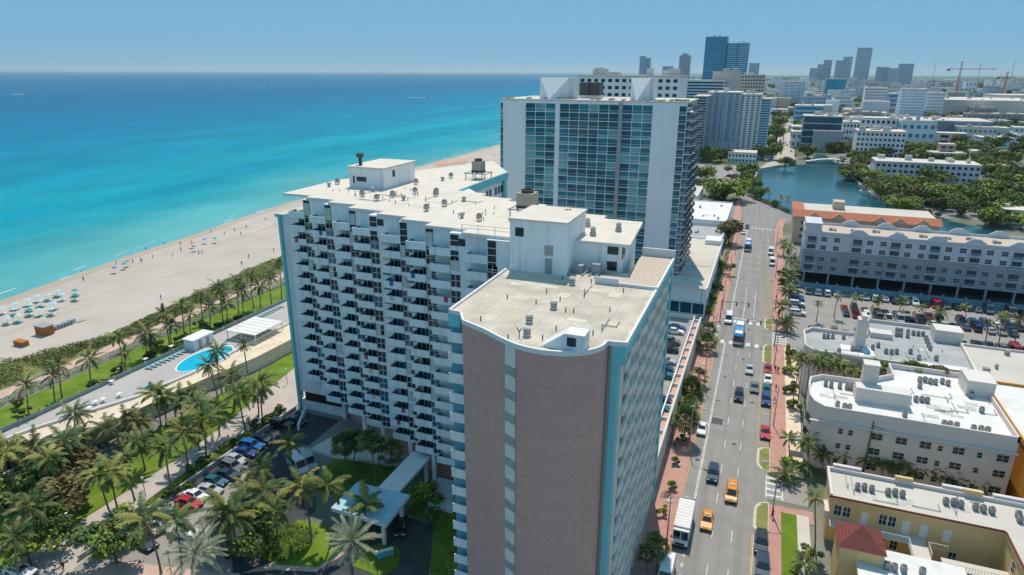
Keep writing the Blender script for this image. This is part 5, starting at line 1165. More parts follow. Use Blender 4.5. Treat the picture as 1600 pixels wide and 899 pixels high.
# first deco building (grey roof)
mat('wall_offwhite', (.66,.61,.55), .85, .06, .3, stain=((.5,.46,.41), .2, .58, .9)); mat('wall_pinkwhite', (.68,.60,.56), .85, .05, .25, stain=((.55,.48,.44), .25, .58, .9))
d1 = thing('deco_building', 'deco building with a long grey roof, a tall cream tower fin and rows of condensers', 'building', (28, 155, 0))
b = MB(); b.prism([(14.5,144),(12.9,146),(12.9,155),(14.5,157.3),(26,157.3),(27.5,168.4),(44,168.4),(44.2,158),(43.4,143.5)], 0, 10.6); b.build('wall', 'wall_offwhite', d1)
o1 = [(14.5,143.8),(12.7,146),(12.7,155),(14.4,157.5),(25.9,157.5),(27.4,168.6),(44.2,168.6),(44.4,158),(43.6,143.3)]
b = MB(); b.prism(o1, 10.6, 10.8, 0, top=1); b.wallring(o1[::-1], -.35, 10.8, 11.6, 0); b.build('roof', ['wall_offwhite','roof_grey'], d1)
b = MB(); b.box(39.6,45,160.5,165,10.8,13.6); b.box(26.5,31,158,161,10.8,12); b.build('stair_head', 'wall_offwhite', d1)
b = MB(); b.box(22.6,24.6,150.5,153,10.8,17.2); b.box(23.2,24.2,150.3,153.2,17.2,18.2); b.build('tower_fin', 'wall_offwhite', d1)
b = MB(); b.box(19.8,26.2,146,151,10.81,10.86); b.box(34,43,144.5,147,10.81,10.86); b.build('roof_patch', 'roof_white', d1)
# second deco building (white roof)
d2 = thing('deco_hotel', 'off-white rounded deco hotel with a bright white roof, stair tower and shaded side windows', 'hotel building', (28, 127, 0))
c0 = [(43.2,115.4),(43.2,139.9),(27.6,139.9),(27.6,134.5),(21.5,129.6),(14.8,129.3),(12.6,127.3),(12.2,124),(12.2,119.5),(12.9,117),(14.5,115.4)]
b = MB(); b.prism(c0, 0, 11.2); b.build('wall', 'wall_pinkwhite', d2)
b = MB(); b.prism(c0, 11.21, 11.4, 0, top=1); b.wallring(c0, .3, 11.4, 12.4, 0); b.build('roof', ['wall_pinkwhite','roof_white'], d2)
b = MB(); b.box(19.9,28.6,121.3,124.6,11.4,13.9); b.box(19.9,28.6,121.3,121.6,13.9,14.2); b.box(23.5,29.2,124.6,126.4,11.4,13.2); b.build('penthouse', 'wall_offwhite', d2)
b = MB(); b.box(21.0,23.5,124.6,127.0,11.4,17.4); b.box(20.9,23.6,124.5,127.1,17.4,17.6); b.build('stair_tower', 'wall_offwhite', d2)
b = MB(); b.box(39.2,43.6,131.5,137,11.4,14.4); b.box(39.1,43.7,131.4,137.1,14.4,14.5); b.build('lift_house', 'wall_offwhite', d2)
b = MB(); b.box(12.4,43.4,114.9,115.38,9.4,9.6); b.build('eyebrow', 'wall_offwhite', d2)
mws = pane(1.7,1.25,'glass_dark','wall_offwhite',2); mwn = pane(.75,1.0,'glass_dark','wall_offwhite',1)
for r, z in enumerate((1.6, 4.7, 7.6)):
    for x, me in ((17.6,mwn),(19.2,mwn),(23.3,mws),(27,mws),(30.6,mws),(32.8,mwn),(35.4,mws),(38.4,mwn),(41.6,mws)): win(d2, me, x, 115.39, z)
mwc = pane(2.3,1.3,'glass_dark','metal_dark',3)
for z in (1.6, 4.7, 7.6): win(d2, mwc, 12.45, 118.3, z, R(-70)); win(d2, mwc, 12.2, 122.5, z, R(-90))
# yellow courtyard building
mat('wall_yellow', (.70,.50,.24), .85, .06, .3, stain=((.5,.33,.13), .3, .6, .9)); mat('tile_red', (.22,.065,.055), .85, .2, 2); overlay(M['tile_red'], 'b', (0,1), .35, 2, (.10,.03,.028), .7, mortar=.08, offset=0)
mat('wall_orange', (.55,.25,.03), .85, .1, .4)
yb = thing('courtyard_building', 'yellow two storey courtyard building with a white roof and a red tiled turret', 'apartment building', (25, 95, 0))
b = MB(); b.box(14.9,42.2,94.8,102.0,0,7.6); b.box(36.8,44,70,94.79,0,7.6); b.build('wall', 'wall_yellow', yb)
b = MB(); b.prism([(14.6,94.5),(36.6,94.5),(36.6,70),(44.3,70),(44.3,102.3),(14.6,102.3)], 7.6, 7.8, 0, top=1); b.wallring([(44.3,102.3),(14.6,102.3),(14.6,94.5)], .35, 7.8, 8.4, 3, closed=False); b.wallring([(14.6,94.5),(36.6,94.5),(36.6,70)], .2, 7.8, 8.05, 2, closed=False); b.build('roof', ['wall_yellow','roof_pale','tile_red','wall_pinkwhite'], yb)
b = MB(); b.prism([(17.6,70),(17.6,88.6),(31,88.6),(31,70)], 0, 5.0, 0, top=1); b.build('front_wing', ['wall_yellow','roof_white'], yb)
for x0, x1 in ((15.5,19.5),(30.5,35.5),(37,42)): b = MB(); b.box(x0,x1,102.31,102.9,7.9,8.8); b.build('roof_crest', 'wall_pinkwhite', yb)
for x in (24.1, 33.2): b = MB(); b.box(x,x+2.4,101.8,102.29,8.5,9.1); b.build('parapet_crest', 'wall_yellow', yb)
tw = MB(); tw.box(15.4,20.6,84.6,89.6,0,7.0); tw.build('turret', 'wall_yellow', yb)
b = MB(); a4 = [(15,84.2,7.0),(21,84.2,7.0),(21,90,7.0),(15,90,7.0)]; ap = (18,87.1,9.2)
for k in range(4): b.face([a4[k], a4[(k+1) % 4], ap])
b.build('turret_roof', 'tile_red', yb)
b = MB(); b.box(15,27.6,92.6,94.79,3.9,4.1); b.box(25.2,27.6,88.7,92.6,3.9,4.1); b.box(28.9,36.8,88.7,91,3.9,4.1); b.build('gallery_floor', 'roof_pale', yb)
def rail(x0, y0, x1, y1):
    q = MB(); q.tube((x0,y0,5.0),(x1,y1,5.0),.04,n=4); q.tube((x0,y0,4.2),(x1,y1,4.2),.03,n=4); n_ = int(math.hypot(x1-x0,y1-y0)/.35)
    for k in range(n_+1): t_ = k/n_; q.box(x0+(x1-x0)*t_-.02,x0+(x1-x0)*t_+.02,y0+(y1-y0)*t_-.02,y0+(y1-y0)*t_+.02,4.1,5.0)
    q.build('railing', 'white_trim', yb)
rail(18.6,92.65,25.2,92.65); rail(25.2,92.6,25.2,88.8); rail(27.6,92.6,27.6,90); rail(27.6,92.6,30,92.6); rail(28.9,88.75,36.6,88.75)
my = pane(1.0,1.7,'glass_dark','white_trim',2)
for x in (16.0,17.2,22.0,23.2): win(yb, my, x, 94.79, 4.8)
dm = MB(); dm.box(-.5,.5,-.04,0,0,2.1); DM = dm.mesh('door', ['white_trim'])
for x in (19.6,25.0,27.3,30.2): win(yb, DM, x, 94.79, 4.12, name='door')
for z in (1.0,): 
    for x in (22.3,24.0,31.4): win(yb, my, x, 94.79, z)
for y in (73,77,81,85,90): win(yb, my, 36.79, y, 4.8, R(-90))
b = MB(); b.box(14.3,14.9,94.8,98,3.9,5.1); b.build('corner_balcony', 'wall_pinkwhite', yb)
simple('orange_building', 'orange-brown building behind the white deco hotel at the right edge', 44.6,60,108,141.5,10.4,'wall_orange','roof_white',3,3,side=False,roofstuff=3)
simple('pink_building', 'pinkish building with a cream roof beyond the grey roofed deco block', 45.6,66,143.5,165,9,'wall_pinkwhite','roof_pale',4,2,side=False,roofstuff=5)
simple('cream_building', 'cream building behind the yellow courtyard at the right edge', 46,60,80,100,7,'wall_cream','roof_white',3,2,side=False,roofstuff=2)
# striped awning at the sidewalk
aw = thing('entrance_awning', 'grey arched awning with scalloped edge over the deco hotel entrance path', 'awning', (11.4, 120, 0)); b = MB(); n_ = 8
for k in range(n_):
    t0, t1 = math.pi*k/n_, math.pi*(k+1)/n_; f = lambda t: (119.9-1.1*math.cos(t), 2.6+.7*math.sin(t))
    y0, z0 = f(t0); y1, z1 = f(t1); b.face([(9.9,y0,z0),(12.6,y0,z0),(12.6,y1,z1),(9.9,y1,z1)])
b.build('canvas', 'metal_grey', aw)
for x in (10, 12.5):
    for y in (118.8, 121): b = MB(); b.tube((x,y,.1),(x,y,2.6),.04); b.build('post', 'metal_dark', aw)
# ------------------------------------------------------------------ rooftop plant
cq = MB(); cq.box(-.48,.48,-.48,.48,.15,1.05,0); cq.lathe((0,0,1.05), [(.42,0),(.42,.07),(.36,.08)], 12, 1)
for k in range(4): cq.box(-.49,.49,-.49,.49,.28+k*.19,.31+k*.19,1)
for x in (-.4,.4): cq.box(x-.05,x+.05,-.4,.4,0,.15,1)
CDM = cq.mesh('condenser', ['metal_grey','metal_dark'])
b8 = lambda a, b_: (1220+a/4.087, 500+b_/4.087)
c1 = lambda a, b_: (1220+a/4.105, 680+b_/4.105)
f6 = lambda a, b_: (700+a/3.995, 400+b_/3.995)
def condensers(rows, fn, z, where):
    for rn, pts in rows:
        for i, (a, b_) in enumerate(pts):
            x, y = G(*fn(a, b_+6), z)
            t = thing('roof_condenser', ('%s condenser of the %s on the %s' % (ORD[i], rn, where)) if len(pts) > 1 else '%s condenser on the %s' % (rn, where), 'air conditioner', (x, y, z), rt.uniform(-.05,.05), 'roof condensers on the '+where)
            inst('casing', CDM, t).scale = (.72,.72,.95)
condensers([('front left row',[(275,110),(300,110),(330,112),(400,115)]),('row by the tower fin',[(370,205),(455,190),(478,192),(502,194)]),('upper pair row',[(740,72),(766,76),(810,82),(845,90),(876,94),(906,96)]),('second upper row',[(738,98),(764,100),(808,106)]),('slanting row',[(925,122),(932,142),(942,166),(952,186)]),('middle pair',[(620,168),(585,182)]),('lower row',[(670,207),(705,211),(738,209)]),('lone',[(826,208)]),('edge pair',[(880,248),(990,252)])], b8, 10.82, 'grey deco roof')
condensers([('row at the rounded end',[(285,415),(320,425),(375,430),(420,437),(447,440)]),('parapet trio row',[(360,548),(405,562),(437,567)]),('upper long row',[(918,390),(952,400),(985,405),(1028,400),(1065,412)]),('upper stacked pair',[(885,390),(885,428)]),('centre trio',[(860,514),(897,517),(932,522)]),('lone penthouse-side',[(790,612)]),('right-hand pair',[(1215,490),(1280,585)]),('front trio',[(1040,672),(1078,677),(1120,684)]),('front corner trio',[(1228,702),(1275,707),(1318,714)])], b8, 11.42, 'white deco roof')
condensers([('first trio from the avenue',[(490,342),(533,344),(580,357)]),('second trio from the avenue',[(685,377),(730,380),(777,390)]),('third trio from the avenue',[(1055,437),(1105,443),(1150,455)]),('fourth trio from the avenue',[(1245,472),(1295,485),(1350,497)]),('rear pair',[(1520,522),(1530,552)])], c1, 7.82, 'yellow building roof')
condensers([('turret-side row',[(680,850),(725,862),(785,872),(905,888)])], c1, 5.02, 'lower courtyard roof')
# vents on the white tower
vq = MB(); vq.lathe((0,0,0), [(.35,0),(.35,.5),(.55,.55),(.55,1.05),(.4,1.15)], 10, 0); vq.box(-.7,.7,-.7,.7,0,.06,1)
VM1 = vq.mesh('vent', ['metal_grey','roof_white'])
fq = MB(); fq.box(-.5,.5,-.5,.5,.55,1.35,0); 
for x in (-.4,.4):
    for y in (-.4,.4): fq.box(x-.05,x+.05,y-.05,y+.05,0,.55,1)
fq.lathe((0,0,1.35), [(.42,0),(.45,.15),(.3,.2)], 10, 1); VM2 = fq.mesh('vent', ['metal_grey','metal_dark'])
VP = [(-81.1,108.4),(-81.3,111.5),(-69,101.8),(-70,106.9),(-64.2,99.2),(-63.5,103.4),(-60.1,101.5),(-61.5,108.2),(-57.5,109.2),(-49.6,104.6),(-51.7,94.5),(-50.8,99.3),(-44,91.9),(-40.6,91),(-66.5,117.6),(-63.6,123.8),(-63.6,127.8),(-56.5,107),(-71,115.5)]
for i, (x, y) in enumerate(VP):
    t = thing('roof_fan', '%s grey exhaust fan from the beach end of the cream stepped roof' % ORD[i], 'roof fan', (x, y, 46.0), 0, 'exhaust fans on the cream roof'); inst('casing', VM2 if i % 3 else VM1, t).scale = (.72,.72,.78)
ns = MB(); rs_ = random.Random(8)
for i in range(46):
    x = rs_.uniform(-80,-40); y = 84 + (-36-x)*.42 + rs_.uniform(3,16)
    ns.tube((x,y,46),(x,y,46+rs_.uniform(.3,.7)),.08,n=5)
ns.build('vent_pipe_group', 'metal_grey', T, kind='stuff')
mq = MB(); mq.lathe((0,0,0), [(.8,0),(.8,.06),(.55,.08),(.55,.4)], 12, 0); mq.lathe((0,0,.4), [(.48,0),(.48,.14)], 12, 1); mq.lathe((0,0,.54), [(.58,0),(.58,.2)], 12, 0); mq.lathe((0,0,.74), [(.48,0),(.48,.12)], 12, 1); mq.lathe((0,0,.86), [(.58,0),(.58,.2),(.4,.36)], 12, 0); MUSH = mq.mesh('vent', ['concrete_pale','metal_dark'])
for i, (a, b_) in enumerate([(775,180),(660,330),(508,418),(493,500)]):
    x, y = G(*f6(a, b_), 42); t = thing('turbine_vent', '%s white ringed vent from the back of the tan tower roof' % ORD[i], 'roof vent', (x, y, 42.0), 0, 'ringed vents on the tan tower roof'); inst('casing', MUSH, t).scale = (.72,.72,.85)
pp = MB()
for a, b_ in [(615,232),(370,268),(550,300),(735,350),(785,357),(700,282),(850,260),(1010,348),(1095,228),(205,405),(375,520),(675,465),(905,495),(895,170),(715,150),(590,525)]:
    x, y = G(*f6(a, b_), 42); pp.tube((x,y,42),(x,y,42.55),.07,n=5)
x, y = G(*f6(445,510), 42); pp.tube((x,y,42),(x,y,42.8),.05,n=5); pp.tube((x,y,42.6),(x-.3,y,43.1),.05,n=5); pp.tube((x,y,42.6),(x+.3,y,43.1),.05,n=5)
pp.build('vent_pipe_group', 'metal_dark', T, kind='stuff')
def cooler(x, y, z, s, label, stand):
    t = thing('cooling_tower', label, 'cooling tower', (x, y, z), 0)
    b = MB(); b.box(x-s/2,x+s/2,y-s/2,y+s/2,z+stand+.2,z+stand+2.6,0); b.box(x-s/2-.03,x+s/2+.03,y-s/2-.03,y+s/2+.03,z+stand+1.7,z+stand+1.78,1); b.box(x-s/2-.03,x+s/2+.03,y-s/2-.03,y+s/2+.03,z+stand+.25,z+stand+.7,2); b.build('casing', ['metal_tan','concrete','metal_dark'], t)
    b = MB(); b.lathe((x,y,z+stand+2.6), [(s*.36,0),(s*.4,.45),(s*.32,.46),(s*.3,.2)], 16, 0); b.build('fan_ring', 'metal_dark', t)
    b = MB()
    for dx in (-2.2,0,2.2):
        for dy in (-1.8,1.8): b.box(x+dx-.08,x+dx+.08,y+dy-.08,y+dy+.08,z,z+stand,0)
    for dy in (-1.8,1.8): b.box(x-2.6,x+2.6,y+dy-.1,y+dy+.1,z+stand,z+stand+.18,0)
    for dx in (-2.4,-1.2,0,1.2,2.4): b.box(x+dx-.08,x+dx+.08,y-2.2,y+2.2,z+stand+.02,z+stand+.16,0)
    b.build('steel_stand', 'metal_grey', t)
cooler(-57.8,129.5,46,2.2,'tan rooftop cooling tower on a steel stand at the far end of the cream roof',1.2); cooler(-34.2,95.2,46,2.7,'larger tan cooling tower on a steel stand behind the white penthouse',1.6)
b = MB(); b.tube((-31.5,93.5,47.6),(-25.6,88,49.5),.09,n=5); b.tube((-31.1,93.9,47.6),(-25.2,88.4,49.5),.09,n=5)
for k in range(12): t_ = k/11; b.tube((-31.5+5.9*t_,93.5-5.5*t_,47.6+1.9*t_),(-31.1+5.9*t_,93.9-5.5*t_,47.6+1.9*t_),.05,n=4)
tag(b.build('roof_ladder', 'metal_grey'), 'long pipe ladder running down from the cooling tower to the penthouse roof', 'ladder')
rr2 = thing('roof_railing', 'rusty guard rail at the roof edge left of the white penthouse', 'railing', (-37, 84, 46)); b = MB()
for k in range(4): b.tube((-40+k*2.6,83.4,46),(-40+k*2.6,83.4,47.1),.04,n=4)
for z in (46.6,47.1): b.tube((-40,83.4,z),(-32.2,83.4,z),.035,n=4)
b.build('rails', 'metal_tan', rr2)
ex = thing('roof_pipework', 'tangle of teal-grey pipes and pumps at the foot of the penthouse', 'pipework', (-21, 82.5, 42)); b = MB()
for k in range(5): b.tube((-23.2+k*.9,81.2+.3*(k % 2),42.1),(-22.6+k*.9,84.4,42.5),.09,n=5)
b.box(-22.8,-21.6,82.4,83.4,42,43.1); b.box(-20.4,-19.3,82.8,83.8,42,43.4); b.tube((-21,83,43),(-18.6,83.6,43.4),.1,n=5); b.tube((-18.6,83.6,42),(-18.6,83.6,43.4),.1,n=5)
b.build('pipes', 'wall_greyblue', ex)
cv = MB(); cv.lathe((0,0,0), [(.5,0),(.45,.5),(.3,.6),(.4,.8),(.4,1.1),(.2,1.3)], 10, 0); CVM = cv.mesh('vent', ['concrete'])
for i, (x, y) in enumerate([(-21.8,88.3),(-19,92.2),(-24,93.6)]):
    t = thing('roof_fan', '%s concrete coloured vent on the low roof right of the penthouse' % ORD[i], 'roof fan', (x, y, 46), 0, 'vents right of the penthouse'); inst('casing', CVM, t)
# ------------------------------------------------------------------ beach things
mat('umb_teal', (.02,.33,.36), .8, .08, 2); mat('umb_white', (.42,.62,.66), .8, .05, 2); mat('umb_orange', (.85,.24,.10), .8, .08, 2); mat('umb_blue', (.05,.22,.55), .8, .05, 2)
def umb_mesh(m1, m2=None):
    q = MB(); n_ = 8
    for k in range(n_):
        a0, a1 = 2*math.pi*k/n_, 2*math.pi*(k+1)/n_; q.face([(0,0,2.45),(1.05*math.cos(a0),1.05*math.sin(a0),1.95),(1.05*math.cos(a1),1.05*math.sin(a1),1.95)], k % 2 if m2 else 0)
    return q.mesh('canopy', [m1, m2 or m1])
UM = {k: umb_mesh(v) for k, v in (('teal','umb_teal'),('white','umb_white'),('orange','umb_orange'),('blue','umb_blue'))}
ump = MB(); ump.tube((0,0,0),(0,0,2.45),.035,n=5); UPM = ump.mesh('pole', ['white_trim'])
def umbrella(u, v, col, label, group):
    x, y = G(u, v); t = thing('beach_umbrella', label, 'beach umbrella', (x, y, .03), rt.uniform(0,1), group); inst('canopy', UM[col], t, (0,0,0)); inst('pole', UPM, t); return x, y
UB = [(4,487),(25,480),(24,489),(44,474),(48,482),(48,490),(59,468),(65,476),(13,503),(85,480),(76,466),(91,460),(98,466),(119,459),(119,466),(62,490),(82,489),(30,500)]
for i, (u, v) in enumerate(UB):
    c = 'teal' if i in (13,14,5) else 'white'
    x, y = umbrella(u, v+4, c, '%s %s umbrella from the left edge of the beach' % (ORD[i], c), 'umbrellas of the near beach club')
    lounger(x+.9, y-.3, .03, R(200), 'lounger on the shaded side of the %s near beach umbrella' % ORD[i], 'loungers of the near beach club', LGM if i % 2 else LGW)
    if i % 3: lounger(x-.9, y-.3, .03, R(195), 'second lounger under the %s near beach umbrella' % ORD[i], 'loungers of the near beach club', LGM)
UC = [(180,424,'blue'),(195,418,'teal'),(200,414,'teal'),(301,385,'orange'),(304,390,'blue'),(321,378,'blue'),(337,377,'teal'),(640,262,'blue')]
for i, (u, v, c) in enumerate(UC): umbrella(u, v+3, c, '%s umbrella pitched near the water, %s along the shore from the left' % (c, ORD[i]), 'umbrellas along the waterline')
ro = random.Random(15)
for i in range(36):
    t_ = (i//2)/17; umbrella(680+50*t_+ro.uniform(-1,1), 261-7*t_+(2.2 if i % 2 else -1.2)+ro.uniform(-.8,.8), 'orange', '%s orange umbrella of the %s row in the distant cluster by the tower' % (ORD[i//2], 'seaward' if i % 2 == 0 else 'landward'), 'orange umbrellas in the distant cluster')
ks = thing('beach_kiosk', 'orange-brown wooden kiosk with a grey flat roof on the sand', 'kiosk', (*G(71,522), .03)); kx, ky = G(71,522); mat('kiosk_wood', (.42,.17,.05), .85, .15, 1.5); overlay(M['kiosk_wood'], 'b', (0,2), 9, .3, (.25,.1,.03), .6, mortar=.05)
b = MB(); b.box(kx-1.9,kx+1.9,ky-1.3,ky+1.3,.03,2.5); b.build('wall', 'kiosk_wood', ks); b = MB(); b.box(kx-2.1,kx+2.1,ky-1.5,ky+1.5,2.5,2.65); b.build('roof', 'metal_grey', ks)
kx, ky = G(34,540); ks = thing('storage_box', 'low orange-brown storage box at the dune edge of the beach', 'storage box', (kx, ky, .03)); b = MB(); b.box(kx-1.8,kx+1.8,ky-.8,ky+.8,.03,1.3); b.build('box', 'kiosk_wood', ks); b = MB(); b.box(kx-1.9,kx+1.9,ky-.9,ky+.9,1.3,1.4); b.build('lid', 'kiosk_wood', ks)
for i in range(6):
    x, y = G(88+i*5, 515-i*1.9); t = thing('chair_stack', '%s covered blue-grey stack of beach chairs beside the kiosk' % ORD[i], 'chair stack', (x, y, .03), .5, 'covered chair stacks beside the kiosk'); q = MB(); q.prism([(x-.6,y-.9),(x+.6,y-.9),(x+.55,y+.9),(x-.55,y+.9)], .03, 1.1+.15*(i % 2)); q.build('cover', 'wall_greyblue', t)
x, y = G(124,501); t = thing('round_raft', 'grey round disc lying on the sand past the chair stacks', 'disc', (x, y, .03)); q = MB(); q.lathe((x,y,.03), [(1.7,0),(1.8,.15),(1.6,.3)], 20, 0); q.build('disc', 'concrete', t)
# ------------------------------------------------------------------ people
mat('skin', (.42,.24,.16), .7, 0)
for n_, c in (('cloth_white',(.6,.6,.58)),('cloth_black',(.02,.02,.025)),('cloth_blue',(.03,.08,.25)),('cloth_red',(.4,.03,.03)),('cloth_green',(.06,.15,.06)),('hair',(.03,.02,.012))): mat(n_, c, .9, 0)
def body_mesh(step, arm):
    V = [(0,0,.95),(0,0,1.15),(0,0,1.4),(0,0,1.52),(0,-.02,1.62),(0,-.02,1.72),(.18,0,1.4),(.24,arm*.1,1.12),(.25,arm*.25-.02,.86),(-.18,0,1.4),(-.24,-arm*.1,1.12),(-.25,-arm*.25-.02,.86),(.09,0,.88),(.1,-step*.5,.48),(.1,-step,.06),(.1,-step-.13,.03),(-.09,0,.88),(-.1,step*.5-.03,.48),(-.1,step,.06),(-.1,step-.13,.03)]
    E_ = [(0,1),(1,2),(2,3),(3,4),(4,5),(2,6),(6,7),(7,8),(2,9),(9,10),(10,11),(0,12),(12,13),(13,14),(14,15),(0,16),(16,17),(17,18),(18,19)]
    Rd = [.14,.13,.15,.06,.1,.09,.07,.05,.035,.07,.05,.035,.1,.065,.045,.035,.1,.065,.045,.035]
    me = bpy.data.meshes.new('body'); me.from_pydata(V, E_, []); o = bpy.data.objects.new('tmp', me); COL.objects.link(o)
    sk = o.modifiers.new('s', 'SKIN'); 
    for i, r_ in enumerate(Rd): me.skin_vertices[0].data[i].radius = (r_, r_)
    me.skin_vertices[0].data[0].use_root = True
    o.modifiers.new('u', 'SUBSURF').levels = 1
    dg = bpy.context.evaluated_depsgraph_get(); m2 = bpy.data.meshes.new_from_object(o.evaluated_get(dg)); bpy.data.objects.remove(o); return m2
PB = [body_mesh(.26,.9), body_mesh(.08,.2), body_mesh(.2,.7)]
def dressed(src, top, bot, k):
    me = src.copy(); me.name = 'body'; me.materials.clear()
    for m_ in ('skin', top, bot, 'hair'): me.materials.append(M[m_])
    for p in me.polygons:
        z = p.center.z; ax = abs(p.center.x)
        p.material_index = 3 if (z > 1.66 or (z > 1.58 and p.center.y > .03)) else 1 if (1.0 < z < 1.47 and (ax < .2 or z > 1.25)) else 2 if (.45 + .3*(k % 2) < z <= 1.0 and ax < .2) else 0
        p.use_smooth = True
    return me
PEO = [dressed(PB[i % 3], a, b_, i) for i, (a, b_) in enumerate([('cloth_white','cloth_blue'),('cloth_black','cloth_black'),('cloth_red','cloth_black'),('cloth_blue','cloth_white'),('skin','cloth_red'),('cloth_green','cloth_black'),('skin','cloth_blue')])]
CL = ['white top, blue shorts','black clothes','red top, black trousers','blue top, white shorts','red swimming trunks','green top, dark shorts','blue swimwear']
def person(u, v, k, where, z=.15, group=None):
    x, y = G(u, v, z); t = thing('person', 'person in %s, %s' % (CL[k], where), 'person', (x, y, z), rt.uniform(0,6.28), group); inst('body', PEO[k], t); return t
h6 = lambda a, b_: (1000+a/5.287, 560+b_/5.287); h7 = lambda a, b_: (980+a/5.02, 720+b_/5.02); g5 = lambda a, b_: (1000+a/4, 350+b_/4)
for (a, b_), k, wh, fn in [((1115,112),5,'beside the red kerb hatchback',h6),((1137,120),1,'second beside the red hatchback',h6),((1108,365),0,'on the west sidewalk level with the bright blue car',h6),((1120,270),2,'on the west sidewalk above the bright blue car',h6),((263,632),1,'close to the podium wall above the strolling pair',h6),((262,742),1,'first of the pair by the podium wall palms',h6),((282,740),2,'second of the pair by the podium wall palms',h6),((402,712),3,'under the sidewalk fan palm by the kerb',h6),((408,665),0,'second under the sidewalk fan palm',h6),((1137,450),2,'beside the near lawn',h7),((852,625),1,'at the west corner of the crossing',g5),((832,612),0,'second at the west corner of the crossing',g5),((622,155),5,'on the east sidewalk near the olive tree',g5),((850,475),2,'with a scooter on the west sidewalk by the lot',g5),((460,608),3,'at the east corner beside the white van',g5),((515,500),0,'on the east sidewalk by the low white building',g5)]: person(*fn(a, b_), k, wh)
person(142,846,1,'walking on the brick plaza in palm shade', .08); person(100,892,1,'walking at the bottom of the brick plaza', .08); person(385,690,2,'on the tan promenade near the bench', .08); person(227,812,0,'standing on the promenade by the plaza', .08)
BP = [(182,414),(208,412),(220,408),(222,411),(282,384),(283,393),(311,398),(316,397),(351,367),(367,362),(377,368),(378,415),(389,404),(428,394),(252,468),(330,364),(239,404),(131,440),(270,401),(385,357),(415,345),(300,382),(430,352),(700,246),(752,240),(765,235),(735,248),(773,245),(720,255)]
for i, (u, v) in enumerate(BP): person(u, v, [4,6,0,6,4,1][i % 6], '%s of the bathers on the open sand' % ORD[i], .05, 'bathers scattered on the beach')
for i, (u, v) in enumerate([(128,425),(228,388),(256,380),(205,398),(620,268),(660,258),(700,240),(716,242)]):
    x, y = G(u, v); t = thing('person', '%s bather standing waist deep in the shallow turquoise water' % ORD[i], 'person', (x, y, -1.2), 0, 'bathers in the shallow water'); inst('body', PEO[4+2*(i % 2)], t)
# ------------------------------------------------------------------ lamps, signals, poles, bikes
lq = MB(); lq.tube((0,0,0),(0,0,9),.13,.07,8,0); lq.tube((0,0,8.9),(1.9,0,9.4),.05,.04,6,0); LPM = lq.mesh('pole', ['metal_grey'])
lh = MB(); lh.box(1.8,2.5,-.16,.16,9.32,9.48); LHM = lh.mesh('lamp_head', ['metal_grey'])
k_ = 0
for y in (84, 112, 140, 166, 196, 228, 262, 296):
    t = thing('street_lamp', '%s tall street lamp up the east sidewalk of the avenue' % ORD[k_], 'street lamp', (-7.4, y, .13), 0, 'street lamps on the east sidewalk'); inst('pole', LPM, t); inst('lamp_head', LHM, t); k_ += 1
for i, y in enumerate((98, 128, 158, 200, 236, 275)):
    t = thing('street_lamp', '%s tall street lamp up the west sidewalk of the avenue' % ORD[i], 'street lamp', (7.4, y, .13), math.pi, 'street lamps on the west sidewalk'); inst('pole', LPM, t); inst('lamp_head', LHM, t)
sq = MB(); sq.tube((0,0,0),(0,0,6.4),.14,.1,8,0); sq.tube((0,0,6.2),(7.5,0,6.5),.09,.06,6,0); SGM = sq.mesh('mast', ['metal_dark'])
sh_ = MB(); sh_.box(-.18,.18,-.15,.15,-.55,.55,0)
SHM = sh_.mesh('signal_head', ['metal_dark'])
for i, (x, y, rz, l) in enumerate([(-7.3,184.6,0,'traffic signal mast on the east side of the far crossing'),(7.4,171.6,math.pi,'traffic signal mast on the west side of the near crossing')]):
    t = thing('traffic_signal', l, 'traffic signal', (x, y, .13), rz); inst('mast', SGM, t)
    for dx in (4, 7.2): inst('signal_head', SHM, t, (dx, 0, 5.9))
pq = MB(); pq.tube((0,0,0),(0,0,3.4),.06,.05,6,0); PPM = pq.mesh('post', ['metal_dark']); pb = MB(); pb.lathe((0,0,3.4), [(.1,0),(.22,.08),(.22,.4),(.08,.5)], 8); PLM = pb.mesh('lantern', ['white_trim'])
for i, (u, v) in enumerate([(190,600),(111,835),(268,897),(104,660),(385,640),(449,600),(228,777),(590,897),(396,868),(320,845)]):
    x, y = G(u, v); t = thing('garden_lamp', '%s short lantern post around the promenade and the drive' % ORD[i], 'lamp post', (x, y, .08), 0, 'lantern posts around the promenade'); inst('post', PPM, t); inst('lantern', PLM, t)
x, y = G(1347,745); t = thing('utility_pole', 'wooden utility pole with a sagging cable in the palm lane', 'utility pole', (x, y, 0)); b = MB(); b.tube((x,y,0),(x+.15,y,11),.16,.1,8); b.build('pole', 'bark', t)
b = MB(); A_ = Vector((x+.15,y,10.2)); B_ = Vector((46,y+2,9.2)); prev = A_
for k in range(1, 13): t_ = k/12; p = A_.lerp(B_, t_) - Vector((0,0,1))*2.2*4*t_*(1-t_)*.5; b.tube(prev, p, .035, n=4, cap=False); prev = p
b.build('cable', 'black_trim', t)
fp = thing('flag_pole', 'tall thin dark pole at the corner of the parking podium', 'pole', (*G(1092,505), 0)); x, y = G(1092,505); b = MB(); b.tube((x,y,0),(x,y,11.5),.13,.06,8); b.build('pole', 'metal_dark', fp)
